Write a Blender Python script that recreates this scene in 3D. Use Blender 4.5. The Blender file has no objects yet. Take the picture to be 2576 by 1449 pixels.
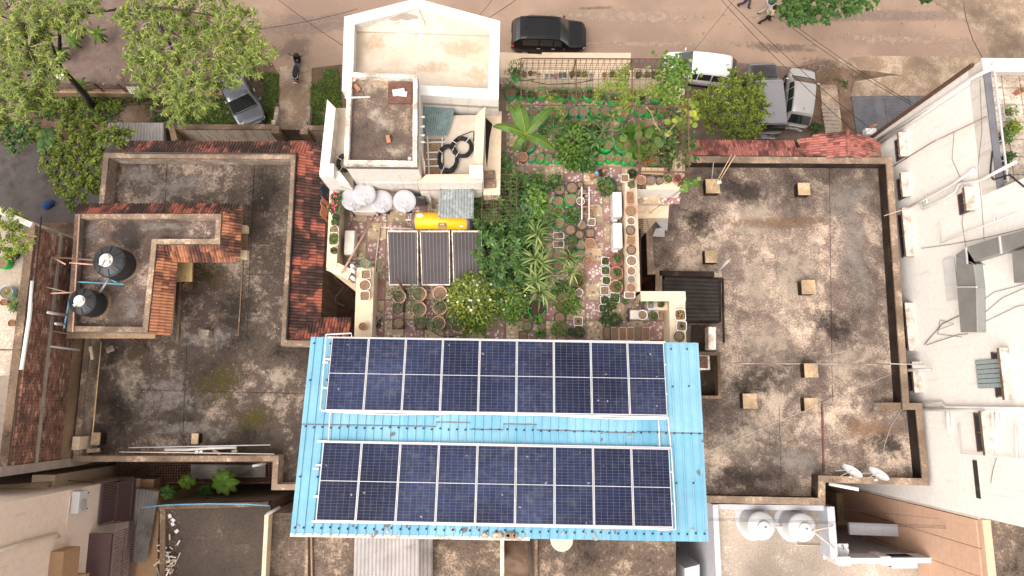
import bpy, bmesh, math, random
import numpy as np
from mathutils import Vector, Matrix, Euler
random.seed(7); RNG = np.random.default_rng(7)
S = bpy.context.scene; COL = S.collection
# ---------------------------------------------------------------- camera
F = 1740.0; CX, CY = 1288.0, 724.5; HC = 37.0      # focal length and centre in 2576-wide units, height above the street
_nd = Vector((-33/F, -290.5/F, -1)).normalized()
_ez = -_nd; _ex = (Vector((1, 0, 0)) - _nd*_nd.x).normalized(); _ey = _ez.cross(_ex)
CAMM = Matrix((_ex, _ey, _ez))                      # camera -> world
cam = bpy.data.cameras.new('camera'); camo = bpy.data.objects.new('camera', cam); COL.objects.link(camo)
cam.sensor_width = 36; cam.lens = 36*F/2576; cam.clip_start = .5; cam.clip_end = 3000
camo.matrix_world = Matrix.Translation((0, 0, HC)) @ CAMM.to_4x4(); S.camera = camo
# ---------------------------------------------------------------- sky, sun, exposure (bright overcast)
SUN_EL, SUN_AZ = math.radians(58), math.radians(218)
world = bpy.data.worlds.new('World'); S.world = world; world.use_nodes = True
wn = world.node_tree.nodes; wl = world.node_tree.links; wn.clear()
sky = wn.new('ShaderNodeTexSky'); sky.sky_type = 'NISHITA'; sky.sun_disc = False
sky.sun_elevation = SUN_EL; sky.sun_rotation = SUN_AZ; sky.dust_density = 4; sky.air_density = 1.2; sky.ozone_density = 1
hs = wn.new('ShaderNodeHueSaturation'); hs.inputs['Saturation'].default_value = .12
tint = wn.new('ShaderNodeMix'); tint.data_type = 'RGBA'; tint.blend_type = 'MULTIPLY'; tint.inputs[0].default_value = 1
tint.inputs[7].default_value = (1, .945, .90, 1)
bg = wn.new('ShaderNodeBackground'); bg.inputs[1].default_value = .15; wo = wn.new('ShaderNodeOutputWorld')
wl.new(sky.outputs[0], hs.inputs['Color']); wl.new(hs.outputs[0], tint.inputs[6]); wl.new(tint.outputs[2], bg.inputs[0]); wl.new(bg.outputs[0], wo.inputs[0])
sl = bpy.data.lights.new('sun', 'SUN'); sl.energy = .8; sl.angle = math.radians(60); sl.color = (1, .95, .89)
so = bpy.data.objects.new('sun', sl); COL.objects.link(so)
so.rotation_euler = Vector((math.sin(SUN_AZ)*math.cos(SUN_EL), math.cos(SUN_AZ)*math.cos(SUN_EL), math.sin(SUN_EL))).to_track_quat('Z', 'Y').to_euler()
S.view_settings.view_transform = 'Standard'; S.view_settings.look = 'None'; S.view_settings.gamma = 1
S.view_settings.exposure = 1.2; S.view_settings.use_curve_mapping = False
S.cycles.use_denoising = True; S.cycles.max_bounces = 6; S.cycles.transparent_max_bounces = 24
try: S.cycles.denoiser = 'OPENIMAGEDENOISE'
except Exception: pass
# ---------------------------------------------------------------- helpers: picture point at a known height -> place
def ray(u, v): return CAMM @ Vector(((u-CX)/F, (CY-v)/F, -1))
def P(u, v, z):
    w = ray(u, v); t = (z-HC)/w.z
    return Vector((w.x*t, w.y*t, z))
def mpp(u, v, z):                                   # metres per picture unit at that place
    return (z-HC)/ray(u, v).z/F
def Wp(u, v, a, b):                                 # hit with the upright wall through plan points a, b
    n = Vector((-(b.y-a.y), b.x-a.x, 0)); w = ray(u, v); o = Vector((0, 0, HC))
    return o + w*((Vector((a.x, a.y, 0))-Vector((0, 0, 0))).dot(n)/w.dot(n))
def D1(x, y): return 1239.5+x/5.04, 121.4+y/5.04
def D2(x, y): return 1239.5+x/5.04, 383.3+y/5.04
def D3(x, y): return 1239.5+x/5.04, 600.6+y/5.04
def D4(x, y): return 798.6+x/5.04, 408.9+y/5.04
def D5(x, y): return 798.6+x/5.04, 600.6+y/5.04
def Z(c, r, x, y): return c*858.67+x/3, r*483+y/3   # ninth (column, row) of the picture
# ---------------------------------------------------------------- materials
MATS = {}
ALB = .84                                            # the picture is exposed for the shade, so plain surfaces keep to moderate albedos
KEEP = {'wall_bright', 'wall_peach', 'wall_salmon', 'wall_shade', 'roof_left', 'roof_right', 'roof_cabin', 'wall_tan', 'brown_soil', 'bag_green', 'bag_teal', 'plaster_brown', 'black_void', 'tank_yellow', 'wall_maroon', 'coping', 'coping_dark'}
def sc_(name, c): return tuple(x*(1 if name in KEEP else ALB) for x in c)
def c4(c): return (c[0], c[1], c[2], 1)
def newmat(name):
    m = bpy.data.materials.new(name); m.use_nodes = True; n = m.node_tree.nodes; l = m.node_tree.links
    b = n['Principled BSDF']; MATS[name] = m
    return m, n, l, b
def pos(n, l, scale=(1, 1, 1), rot=(0, 0, 0)):
    g = n.new('ShaderNodeNewGeometry'); mp = n.new('ShaderNodeMapping'); mp.inputs['Scale'].default_value = scale; mp.inputs['Rotation'].default_value = rot
    l.new(g.outputs['Position'], mp.inputs[0]); return mp.outputs[0]
def noise(n, l, vec, scale, detail=6, rough=.6, dist=0):
    t = n.new('ShaderNodeTexNoise'); t.inputs['Scale'].default_value = scale; t.inputs['Detail'].default_value = detail
    t.inputs['Roughness'].default_value = rough; t.inputs['Distortion'].default_value = dist
    l.new(vec, t.inputs['Vector']); return t.outputs[0]
def ramp(n, l, fac, stops, interp='LINEAR'):
    r = n.new('ShaderNodeValToRGB'); r.color_ramp.interpolation = interp; e = r.color_ramp.elements
    while len(e) < len(stops): e.new(.5)
    for k, (p, c) in enumerate(stops): e[k].position = p; e[k].color = c4(c) if len(c) == 3 else c
    l.new(fac, r.inputs[0]); return r.outputs[0]
def mix(n, l, fac, a, b, mode='MIX'):
    x = n.new('ShaderNodeMix'); x.data_type = 'RGBA'; x.blend_type = mode
    for s, i in ((fac, 0), (a, 6), (b, 7)):
        if isinstance(s, (int, float)): x.inputs[i].default_value = s
        elif isinstance(s, tuple): x.inputs[i].default_value = c4(s)
        else: l.new(s, x.inputs[i])
    return x.outputs[2]
def bump(n, l, b, h, strength=.3, dist=.02):
    u = n.new('ShaderNodeBump'); u.inputs['Strength'].default_value = strength; u.inputs['Distance'].default_value = dist
    l.new(h, u.inputs['Height']); l.new(u.outputs[0], b.inputs['Normal'])
def plain(name, col, rough=.6, metal=0, var=.12, scale=6, spec=.4, dirt=None, dirt_t=.62):
    """one colour with gentle mottling, optional dirt blotches"""
    col = sc_(name, col); dirt = dirt and sc_(name, dirt)
    m, n, l, b = newmat(name); b.inputs['Roughness'].default_value = rough; b.inputs['Metallic'].default_value = metal
    b.inputs['Specular IOR Level'].default_value = spec
    v = pos(n, l); f = noise(n, l, v, scale, 5, .6)
    lo = tuple(x*(1-var) for x in col); hi = tuple(min(1, x*(1+var)) for x in col)
    c = ramp(n, l, f, [(.3, lo), (.7, hi)])
    if dirt:
        d = noise(n, l, v, scale*.45, 8, .7, .3); dm = ramp(n, l, d, [(dirt_t-.04, (0, 0, 0)), (dirt_t+.1, (1, 1, 1))])
        c = mix(n, l, dm, c, dirt)
    l.new(c, b.inputs['Base Color']); return m
def weathered(name, dark, mid, light, scale=.55, light_t=.55, dark_t=.42, extra=None, extra_t=.6, rough=.9, seed=0, fine=9, bmp=.35):
    """old roof screed: brown-black growth with pale worn patches"""
    dark, mid, light = (sc_(name, c) for c in (dark, mid, light))
    m, n, l, b = newmat(name); b.inputs['Roughness'].default_value = rough; b.inputs['Specular IOR Level'].default_value = .2
    g = n.new('ShaderNodeNewGeometry'); mp = n.new('ShaderNodeMapping'); mp.inputs['Location'].default_value = (seed*7.3, seed*3.1, seed*1.7)
    l.new(g.outputs['Position'], mp.inputs[0]); v = mp.outputs[0]
    big = noise(n, l, v, scale, 5, .6, .2); med = noise(n, l, v, scale*4.5, 10, .72, .25); fin = noise(n, l, v, fine*1.6, 6, .75)
    def mad(x, f, y):
        a = n.new('ShaderNodeMath'); a.operation = 'MULTIPLY_ADD'; a.inputs[1].default_value = f; l.new(x, a.inputs[0])
        if y is None: a.inputs[2].default_value = 0
        else: l.new(y, a.inputs[2])
        return a.outputs[0]
    k = mad(big, .38, mad(med, .38, mad(fin, .24, None)))
    c = ramp(n, l, k, [(dark_t-.05, dark), (dark_t+.04, mid), (light_t-.045, mid), (light_t+.045, light)])
    sp = ramp(n, l, fin, [(.3, (.7, .68, .66)), (.66, (1.22, 1.2, 1.18))]); c = mix(n, l, 1., c, sp, 'MULTIPLY')
    st = noise(n, l, v, 30, 3, .8); stm = ramp(n, l, st, [(.69, (0, 0, 0)), (.73, (1, 1, 1))]); c = mix(n, l, stm, c, light)
    b2 = noise(n, l, v, scale*.5, 4, .5); lm = ramp(n, l, b2, [(.33, (.62, .62, .62)), (.62, (1.3, 1.27, 1.24))]); c = mix(n, l, 1., c, lm, 'MULTIPLY')
    if extra:
        e = noise(n, l, v, scale*1.1, 7, .65); e2 = n.new('ShaderNodeMapping')
        em = ramp(n, l, e, [(extra_t, (0, 0, 0)), (extra_t+.1, (.85, .85, .85))]); c = mix(n, l, em, c, extra)
    l.new(c, b.inputs['Base Color']); bump(n, l, b, k, bmp, .03); return m
def painted_wall(name, col, stain, amount=.62, rough=.85, sc=1.2, streak=True):
    """painted plaster with weather stains running downwards"""
    col, stain = sc_(name, col), sc_(name, stain)
    m, n, l, b = newmat(name); b.inputs['Roughness'].default_value = rough; b.inputs['Specular IOR Level'].default_value = .25
    v = pos(n, l); vs = pos(n, l, (3, 3, .35)) if streak else v
    f = noise(n, l, vs, sc, 8, .7, .2); fm = ramp(n, l, f, [(amount-.1, (0, 0, 0)), (amount+.12, (.9, .9, .9))])
    f2 = noise(n, l, v, 5, 6, .65); base = ramp(n, l, f2, [(.3, tuple(x*.9 for x in col)), (.7, tuple(min(1, x*1.04) for x in col))])
    c = mix(n, l, fm, base, stain); f3 = noise(n, l, v, 24, 3, .7)
    sp = ramp(n, l, f3, [(.7, (0, 0, 0)), (.76, (.5, .5, .5))]); c = mix(n, l, sp, c, stain)
    l.new(c, b.inputs['Base Color']); bump(n, l, b, f2, .12, .01); return m
def leafmat(name, dark, light, tip=None, rough=.5, trans=.25):
    dark, light = sc_(name, dark), sc_(name, light); tip = tip and sc_(name, tip)
    m, n, l, b = newmat(name); b.inputs['Roughness'].default_value = rough; b.inputs['Specular IOR Level'].default_value = .35
    g = n.new('ShaderNodeNewGeometry')
    st = [(0, dark), (.75, light)] + ([(1, tip)] if tip else [])
    c = ramp(n, l, g.outputs['Random Per Island'], st)
    v = pos(n, l); f = noise(n, l, v, 1.3, 3, .5); cm = ramp(n, l, f, [(.3, (.75, .78, .7)), (.7, (1.2, 1.18, 1.1))]); c = mix(n, l, 1., c, cm, 'MULTIPLY')
    l.new(c, b.inputs['Base Color'])
    t = n.new('ShaderNodeBsdfTranslucent'); l.new(c, t.inputs[0]); ms = n.new('ShaderNodeMixShader'); ms.inputs[0].default_value = trans
    l.new(b.outputs[0], ms.inputs[1]); l.new(t.outputs[0], ms.inputs[2]); l.new(ms.outputs[0], n['Material Output'].inputs[0])
    return m
def flat(name, col, rough=.5, metal=0, spec=.5, coat=0):
    m, n, l, b = newmat(name); b.inputs['Base Color'].default_value = c4(col); b.inputs['Roughness'].default_value = rough
    b.inputs['Metallic'].default_value = metal; b.inputs['Specular IOR Level'].default_value = spec; b.inputs['Coat Weight'].default_value = coat
    b.inputs['Coat Roughness'].default_value = .06; b.inputs['Coat IOR'].default_value = 1.5
    return m
# ---------------------------------------------------------------- objects
ORG = {}
def tag(o, label=None, cat=None, group=None, kind=None):
    for k, v in (('label', label), ('category', cat), ('group', group), ('kind', kind)):
        if v: o[k] = v
    return o
def thing(name, label, cat, loc=(0, 0, 0), group=None, rz=0):
    o = bpy.data.objects.new(name, None); o.empty_display_size = .1; COL.objects.link(o); o.location = loc; o.rotation_euler = (0, 0, rz)
    ORG[o] = Vector(loc); return tag(o, label, cat, group)
def org(o):
    return ORG.get(o, Vector((0, 0, 0)))
def link(name, me, parent=None, loc=None, rot=None, sc=None):
    o = bpy.data.objects.new(name, me); COL.objects.link(o)
    if parent is not None: o.parent = parent; ORG[o] = org(parent)
    if loc is not None: o.location = loc
    if rot is not None: o.rotation_euler = rot
    if sc is not None: o.scale = sc if hasattr(sc, '__len__') else (sc, sc, sc)
    return o
class MB:
    def __init__(s): s.v = []; s.f = []
    def add(s, vs, fs):
        k = len(s.v); s.v += [tuple(x) for x in vs]; s.f += [tuple(i+k for i in f) for f in fs]; return s
    def hexa(s, p):                                   # 8 corners: bottom 4 ccw, top 4 ccw
        return s.add(p, [(3, 2, 1, 0), (4, 5, 6, 7), (0, 1, 5, 4), (1, 2, 6, 5), (2, 3, 7, 6), (3, 0, 4, 7)])
    def box(s, c, d, rz=0):
        cs, sn = math.cos(rz), math.sin(rz); out = []
        for z in (-1, 1):
            for x, y in ((-1, -1), (1, -1), (1, 1), (-1, 1)):
                a, b = x*d[0]/2, y*d[1]/2; out.append((c[0]+a*cs-b*sn, c[1]+a*sn+b*cs, c[2]+z*d[2]/2))
        return s.hexa(out)
    def bar(s, a, b, w, h, up=Vector((0, 0, 1))):     # rectangular bar from a to b
        a = Vector(a); b = Vector(b); d = (b-a).normalized(); x = d.cross(up)
        if x.length < 1e-4: x = d.cross(Vector((1, 0, 0)))
        x.normalize(); y = x.cross(d); p = []
        for q in (a, b):
            p += [q-x*w/2-y*h/2, q+x*w/2-y*h/2, q+x*w/2+y*h/2, q-x*w/2+y*h/2]
        return s.hexa(p)
    def prism(s, poly, z0, z1, cap=True, bottom=False):
        n = len(poly); k = [(p[0], p[1], z0) for p in poly]+[(p[0], p[1], z1) for p in poly]
        if sum(poly[i][0]*poly[(i+1) % n][1]-poly[(i+1) % n][0]*poly[i][1] for i in range(n)) < 0:
            k = k[:n][::-1]+k[n:][::-1]
        f = [(i, (i+1) % n, n+(i+1) % n, n+i) for i in range(n)]
        if cap: f.append(tuple(range(n, 2*n)))
        if bottom: f.append(tuple(range(n))[::-1])
        return s.add(k, f)
    def tube(s, pts, r, n=8, cap=True, r1=None):
        pts = [Vector(p) for p in pts]; m = len(pts); rings = []; prev = None
        for i, p in enumerate(pts):
            d = (pts[min(i+1, m-1)]-pts[max(i-1, 0)]).normalized()
            x = d.cross(Vector((0, 0, 1))) if prev is None else prev-d*prev.dot(d)
            if x.length < 1e-4: x = d.cross(Vector((1, 0, 0)))
            x.normalize(); prev = x; y = d.cross(x)
            rr = r if r1 is None else r+(r1-r)*i/max(1, m-1)
            rings += [p+(x*math.cos(2*math.pi*j/n)+y*math.sin(2*math.pi*j/n))*rr for j in range(n)]
        f = [(i*n+j, i*n+(j+1) % n, (i+1)*n+(j+1) % n, (i+1)*n+j) for i in range(m-1) for j in range(n)]
        if cap: f += [tuple(range(n))[::-1], tuple(range((m-1)*n, m*n))]
        return s.add(rings, f)
    def lathe(s, prof, n=20, c=(0, 0, 0), wob=None, cap0=False, cap1=False, sx=1, sy=1):
        rings = []
        for i, (r, z) in enumerate(prof):
            for j in range(n):
                a = 2*math.pi*j/n; w = 1 if wob is None else 1+wob(i, a)
                rings.append((c[0]+r*w*math.cos(a)*sx, c[1]+r*w*math.sin(a)*sy, c[2]+z))
        m = len(prof); f = [(i*n+j, i*n+(j+1) % n, (i+1)*n+(j+1) % n, (i+1)*n+j) for i in range(m-1) for j in range(n)]
        if cap0: f.append(tuple(range(n))[::-1])
        if cap1: f.append(tuple(range((m-1)*n, m*n)))
        return s.add(rings, f)
    def mesh(s, name, mat, smooth=False, off=Vector((0, 0, 0))):
        me = bpy.data.meshes.new(name); me.from_pydata([(a[0]-off.x, a[1]-off.y, a[2]-off.z) for a in s.v], [], s.f)
        me.materials.append(MATS[mat] if isinstance(mat, str) else mat)
        if smooth: me.shade_smooth()
        me.update(); return me
    def build(s, name, mat, parent=None, smooth=False, bevel=0, **kw):
        if parent is None:
            v = np.array(s.v); loc = Vector(((v[:, 0].min()+v[:, 0].max())/2, (v[:, 1].min()+v[:, 1].max())/2, v[:, 2].min()))
            o = link(name, s.mesh(name, mat, smooth, loc), None, loc); ORG[o] = loc
        else:
            o = link(name, s.mesh(name, mat, smooth, org(parent)), parent)
        if bevel: bv(o, bevel)
        if kw: tag(o, **kw)
        return o
def bv(o, w, seg=2):
    m = o.modifiers.new('bevel', 'BEVEL'); m.width = w; m.segments = seg; m.limit_method = 'ANGLE'; m.angle_limit = math.radians(40)
def sag(a, b, drop, n=14):
    a = Vector(a); b = Vector(b)
    return [a.lerp(b, t)-Vector((0, 0, drop*4*t*(1-t))) for t in [i/n for i in range(n+1)]]
def xy(*pts_z):                                     # [(u,v),...], z -> plan polygon
    *p, z = pts_z; return [P(u, v, z).xy for u, v in p]
def edge_wall(mb, a, b, t, z0, z1, side=1):
    """upright slab along plan edge a-b, thickness t towards the left (side=1) or right"""
    d = (Vector(b)-Vector(a)).normalized(); n = Vector((-d.y, d.x))*t*side
    return mb.prism([a, b, (b[0]+n.x, b[1]+n.y), (a[0]+n.x, a[1]+n.y)], z0, z1)
def ring(mb, poly, t, z0, z1, skip=(), closed=True):
    """mitred parapet just inside a polygon (either winding); skip: edge numbers left out"""
    p = [Vector(q) for q in poly]; n = len(p)
    ar = sum(p[i].x*p[(i+1) % n].y-p[(i+1) % n].x*p[i].y for i in range(n)); sg = 1 if ar > 0 else -1
    inn = []
    for i in range(n):
        d0 = (p[i]-p[i-1]).normalized(); d1 = (p[(i+1) % n]-p[i]).normalized()
        n0 = Vector((-d0.y, d0.x))*sg; n1 = Vector((-d1.y, d1.x))*sg; m = n0+n1
        k = t/max(.35, m.length_squared/2)*1.0
        inn.append(p[i]+m*k if m.length > 1e-3 else p[i]+n0*t)
    for i in range(n):
        if i in skip: continue
        j = (i+1) % n
        mb.prism([p[i], p[j], inn[j], inn[i]], z0, z1)
    return inn
# ---------------------------------------------------------------- material set
plain('road', (.36, .25, .185), .9, var=.16, scale=.35, spec=.2, dirt=(.30, .21, .16), dirt_t=.5)
plain('dirt', (.15, .095, .065), .95, var=.4, scale=1.6, spec=.1, dirt=(.23, .16, .115), dirt_t=.52)
plain('gravel', (.19, .135, .115), .95, var=.22, scale=2.2, spec=.15, dirt=(.10, .07, .06), dirt_t=.6)
weathered('pavement', (.14, .10, .075), (.30, .22, .16), (.46, .37, .28), .5, .52, .36)
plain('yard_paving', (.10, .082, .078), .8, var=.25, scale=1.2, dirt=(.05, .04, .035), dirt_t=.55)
weathered('roof_left', (.026, .020, .016), (.068, .053, .044), (.25, .205, .17), .5, .565, .44, extra=(.07, .045, .008), extra_t=.63, seed=1)
weathered('roof_right', (.058, .044, .038), (.145, .112, .096), (.40, .325, .262), .42, .53, .43, seed=2)
weathered('roof_cabin', (.035, .026, .021), (.10, .072, .06), (.33, .26, .22), .6, .57, .45, seed=3)
weathered('roof_bottom', (.045, .035, .028), (.125, .095, .076), (.32, .25, .19), .8, .56, .44, seed=4)
weathered('roof_grey', (.065, .052, .043), (.125, .10, .083), (.25, .2, .165), .35, .62, .42, seed=5)
weathered('roof_tower', (.065, .048, .042), (.155, .115, .095), (.40, .31, .225), .55, .55, .42, seed=6, fine=14)
weathered('screed', (.27, .225, .185), (.42, .36, .30), (.60, .55, .49), .4, .58, .38, seed=7)
weathered('coping', (.07, .052, .04), (.21, .155, .115), (.40, .31, .23), 1.4, .56, .38, seed=8)
weathered('coping_dark', (.045, .034, .027), (.15, .105, .075), (.36, .27, .19), 1.2, .58, .42, seed=9)
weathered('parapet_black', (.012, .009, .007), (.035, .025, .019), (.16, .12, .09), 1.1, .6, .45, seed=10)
weathered('parapet_pale', (.09, .07, .06), (.30, .25, .21), (.55, .48, .42), 1.5, .55, .4, seed=11)
weathered('block_top', (.24, .17, .11), (.42, .31, .20), (.52, .40, .27), 2.2, .55, .35, seed=12)
weathered('plaster_brown', (.10, .07, .05), (.24, .17, .11), (.36, .27, .18), .7, .58, .38, seed=13)
weathered('parapet_peeling', (.23, .16, .13), (.56, .48, .42), (.78, .72, .66), 2.6, .5, .38, seed=14)
painted_wall('wall_white', (.735, .685, .625), (.50, .42, .35), .61)
painted_wall('wall_white_old', (.68, .62, .55), (.27, .20, .155), .56)
painted_wall('wall_cream', (.76, .60, .43), (.50, .37, .25), .62)
painted_wall('wall_peach', (.80, .655, .545), (.42, .31, .24), .7)
painted_wall('wall_tan', (.38, .235, .135), (.22, .14, .09), .68)
painted_wall('wall_yellow', (.62, .43, .20), (.30, .20, .10), .62)
painted_wall('wall_salmon', (.60, .385, .27), (.48, .30, .20), .68)
painted_wall('wall_maroon', (.13, .045, .032), (.06, .03, .025), .62)
painted_wall('wall_bluewhite', (.56, .57, .61), (.42, .41, .42), .68)
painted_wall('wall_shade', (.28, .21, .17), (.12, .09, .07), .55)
painted_wall('wall_bright', (.82, .785, .735), (.58, .50, .43), .66)
painted_wall('white_roof', (.66, .57, .47), (.50, .385, .27), .54, streak=False, sc=.5)
plain('white_paint', (.75, .73, .70), .55, var=.04, scale=3)
plain('white_plastic', (.70, .69, .68), .35, var=.04, scale=5)
plain('pvc_grey', (.50, .48, .47), .4, var=.1, scale=5)
plain('pvc_cream', (.66, .56, .46), .45, var=.1, scale=5)
plain('pvc_blue', (.16, .42, .60), .4, var=.1, scale=5)
plain('pipe_brown', (.36, .23, .16), .6, var=.2, scale=8)
plain('rust', (.12, .058, .04), .85, var=.4, scale=9)
plain('steel_dark', (.035, .032, .033), .5, metal=.4, var=.3)
plain('black_cable', (.014, .013, .013), .5, var=.2)
plain('black_void', (.012, .01, .009), .95, var=.2)
plain('mortar', (.34, .275, .22), .95, var=.2, scale=3)
plain('concrete_band', (.36, .30, .255), .9, var=.18, scale=2.5)
plain('tile_slab', (.30, .225, .165), .9, var=.2, scale=2)
plain('grey_sheet', (.42, .39, .38), .6, var=.15, scale=1.5, dirt=(.22, .18, .15), dirt_t=.6)
plain('asbestos', (.23, .205, .19), .9, var=.25, scale=1.5, dirt=(.10, .08, .065), dirt_t=.55)
plain('asbestos_dark', (.035, .028, .024), .9, var=.35, scale=2, dirt=(.075, .06, .05), dirt_t=.58)
plain('galv', (.24, .265, .26), .55, metal=.25, var=.3, scale=9, dirt=(.40, .43, .42), dirt_t=.55)
plain('galv_old', (.20, .28, .275), .6, metal=.2, var=.3, scale=6, dirt=(.25, .2, .16), dirt_t=.6)
plain('brown_soil', (.20, .13, .085), .98, var=.35, scale=22, spec=.1)
plain('wet_soil', (.065, .042, .03), .98, var=.4, scale=22, spec=.1)
plain('terracotta', (.56, .235, .135), .75, var=.15, scale=7)
plain('terracotta_pale', (.68, .40, .29), .75, var=.12, scale=7)
plain('cream_pot', (.74, .63, .52), .6, var=.08)
plain('white_pot', (.80, .78, .75), .5, var=.06)
plain('black_pot', (.055, .05, .052), .45, var=.25)
plain('grey_pot', (.15, .15, .165), .5, var=.2)
plain('red_pot', (.52, .11, .12), .55, var=.15)
plain('pink_pot', (.66, .20, .22), .55, var=.12)
plain('blue_pot', (.34, .56, .66), .5, var=.1)
plain('bag_green', (.02, .42, .075), .65, var=.25, scale=7)
plain('bag_teal', (.05, .33, .17), .65, var=.25, scale=7)
plain('tank_black', (.030, .031, .034), .45, var=.25, scale=3)
plain('tank_white', (.60, .60, .60), .4, var=.03)
plain('tank_yellow', (.72, .35, .005), .35, var=.05, dirt=(.50, .20, .03), dirt_t=.66)
plain('dark_grey', (.10, .10, .11), .5, var=.2)
plain('duct_grey', (.30, .30, .285), .45, metal=.2, var=.12, scale=1.5)
plain('collector_glass', (.052, .044, .046), .3, var=.25, scale=.9, spec=.16)
plain('dish_paint', (.41, .40, .42), .45, var=.06, scale=4)
plain('blue_bolt', (.01, .03, .10), .6, var=.3)
plain('gap_grime', (.16, .14, .15), .9, var=.3)
plain('wood', (.62, .44, .27), .7, var=.15, scale=5)
plain('brick_clean', (.42, .19, .11), .9, var=.2, scale=9)
plain('bark', (.045, .032, .026), .95, var=.4, scale=5)
plain('bark_pale', (.36, .28, .22), .9, var=.25, scale=6)
plain('slate', (.155, .155, .17), .8, var=.2, scale=2)
plain('rust_red', (.15, .068, .050), .8, var=.3, scale=4)
flat('panel_frame', (.62, .61, .62), .35, .3)
flat('backsheet', (.12, .125, .12), .4)
flat('cable_white', (.40, .37, .34), .6)
flat('rubber', (.012, .012, .012), .8)
flat('chrome', (.5, .5, .52), .25, .8)
flat('lamp_glass', (.75, .74, .72), .15)
flat('red_lamp', (.45, .02, .02), .2)
flat('glass_car', (.012, .019, .019), .04, 0, 1.0, 1.0)
flat('glass_window', (.03, .035, .04), .12)
flat('glass_pale', (.30, .36, .36), .15)
flat('maroon_metal', (.10, .055, .055), .5)
flat('maroon_light', (.22, .15, .15), .5)
flat('flag_orange', (.85, .20, .02), .8)
for nm, c, r in (('paint_black', (.004, .0035, .004), .2), ('paint_white', (.66, .66, .66), .25), ('paint_grey', (.23, .22, .23), .3), ('paint_hood', (.055, .05, .052), .32),
                 ('paint_silver', (.38, .36, .345), .28), ('paint_steel', (.11, .115, .14), .26)):
    flat(nm, c, r, .25 if nm not in ('paint_black', 'paint_white') else 0, .5 if nm != 'paint_black' else .3, 1.0 if nm != 'paint_black' else .35)
def cellmat():
    m, n, l, b = newmat('solar_cell'); b.inputs['Roughness'].default_value = .3; b.inputs['Specular IOR Level'].default_value = .16
    oi = n.new('ShaderNodeObjectInfo'); v = pos(n, l)
    f = noise(n, l, v, .6, 3, .5); c = ramp(n, l, f, [(.35, (.011, .0145, .043)), (.65, (.018, .024, .066))])
    t = ramp(n, l, oi.outputs['Random'], [(0, (.85, .85, .85)), (1, (1.15, 1.15, 1.15))]); c = mix(n, l, 1., c, t, 'MULTIPLY')
    d = noise(n, l, v, 5, 6, .7); dm = ramp(n, l, d, [(.50, (0, 0, 0)), (.78, (.6, .6, .6))]); c = mix(n, l, dm, c, (.085, .09, .115))
    g_ = noise(n, l, v, .28, 2, .5); gm_ = ramp(n, l, g_, [(.35, (.7, .7, .75)), (.65, (1.35, 1.35, 1.25))]); c = mix(n, l, 1., c, gm_, 'MULTIPLY')
    d2 = noise(n, l, v, 26, 2, .5); dm2 = ramp(n, l, d2, [(.74, (0, 0, 0)), (.8, (.55, .55, .55))]); c = mix(n, l, dm2, c, (.30, .30, .32))
    l.new(c, b.inputs['Base Color'])
cellmat()
for _k, _f in (('solar_cell_b', (1.25, 1.22, 1.12)), ('solar_cell_c', (.78, .80, .86))):
    _m = MATS['solar_cell'].copy(); _m.name = _k; MATS[_k] = _m; _n = _m.node_tree.nodes; _l = _m.node_tree.links; _b = _n['Principled BSDF']; _s = _b.inputs['Base Color'].links[0].from_socket; _l.new(mix(_n, _l, 1., _s, _f, 'MULTIPLY'), _b.inputs['Base Color'])
plain('dropping', (.26, .26, .26), .9, var=.2)
plain('dusty_blue', (.30, .35, .37), .9, var=.25)
def bluemat():
    m, n, l, b = newmat('blue_sheet'); b.inputs['Roughness'].default_value = .5; b.inputs['Specular IOR Level'].default_value = .4
    v = pos(n, l); oi = n.new('ShaderNodeObjectInfo'); base = ramp(n, l, oi.outputs['Random'], [(0, (.115, .325, .46)), (1, (.20, .405, .51))])
    st = noise(n, l, pos(n, l, (5, .5, 1)), 1.5, 8, .7); sm_ = ramp(n, l, st, [(.45, (0, 0, 0)), (.75, (.55, .55, .55))]); c = mix(n, l, sm_, base, (.30, .41, .46))
    f = noise(n, l, v, .7, 6, .65); fm = ramp(n, l, f, [(.3, (.80, .82, .84)), (.65, (1.1, 1.08, 1.05))]); c = mix(n, l, 1., c, fm, 'MULTIPLY')
    d = noise(n, l, v, 34, 2, .6); dm = ramp(n, l, d, [(.70, (0, 0, 0)), (.75, (.8, .8, .8))]); c = mix(n, l, dm, c, (.04, .06, .08))
    r = noise(n, l, v, 3.2, 9, .75); rm = ramp(n, l, r, [(.66, (0, 0, 0)), (.74, (.75, .75, .75))]); c = mix(n, l, rm, c, (.30, .30, .28))
    l.new(c, b.inputs['Base Color'])
bluemat()
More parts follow.
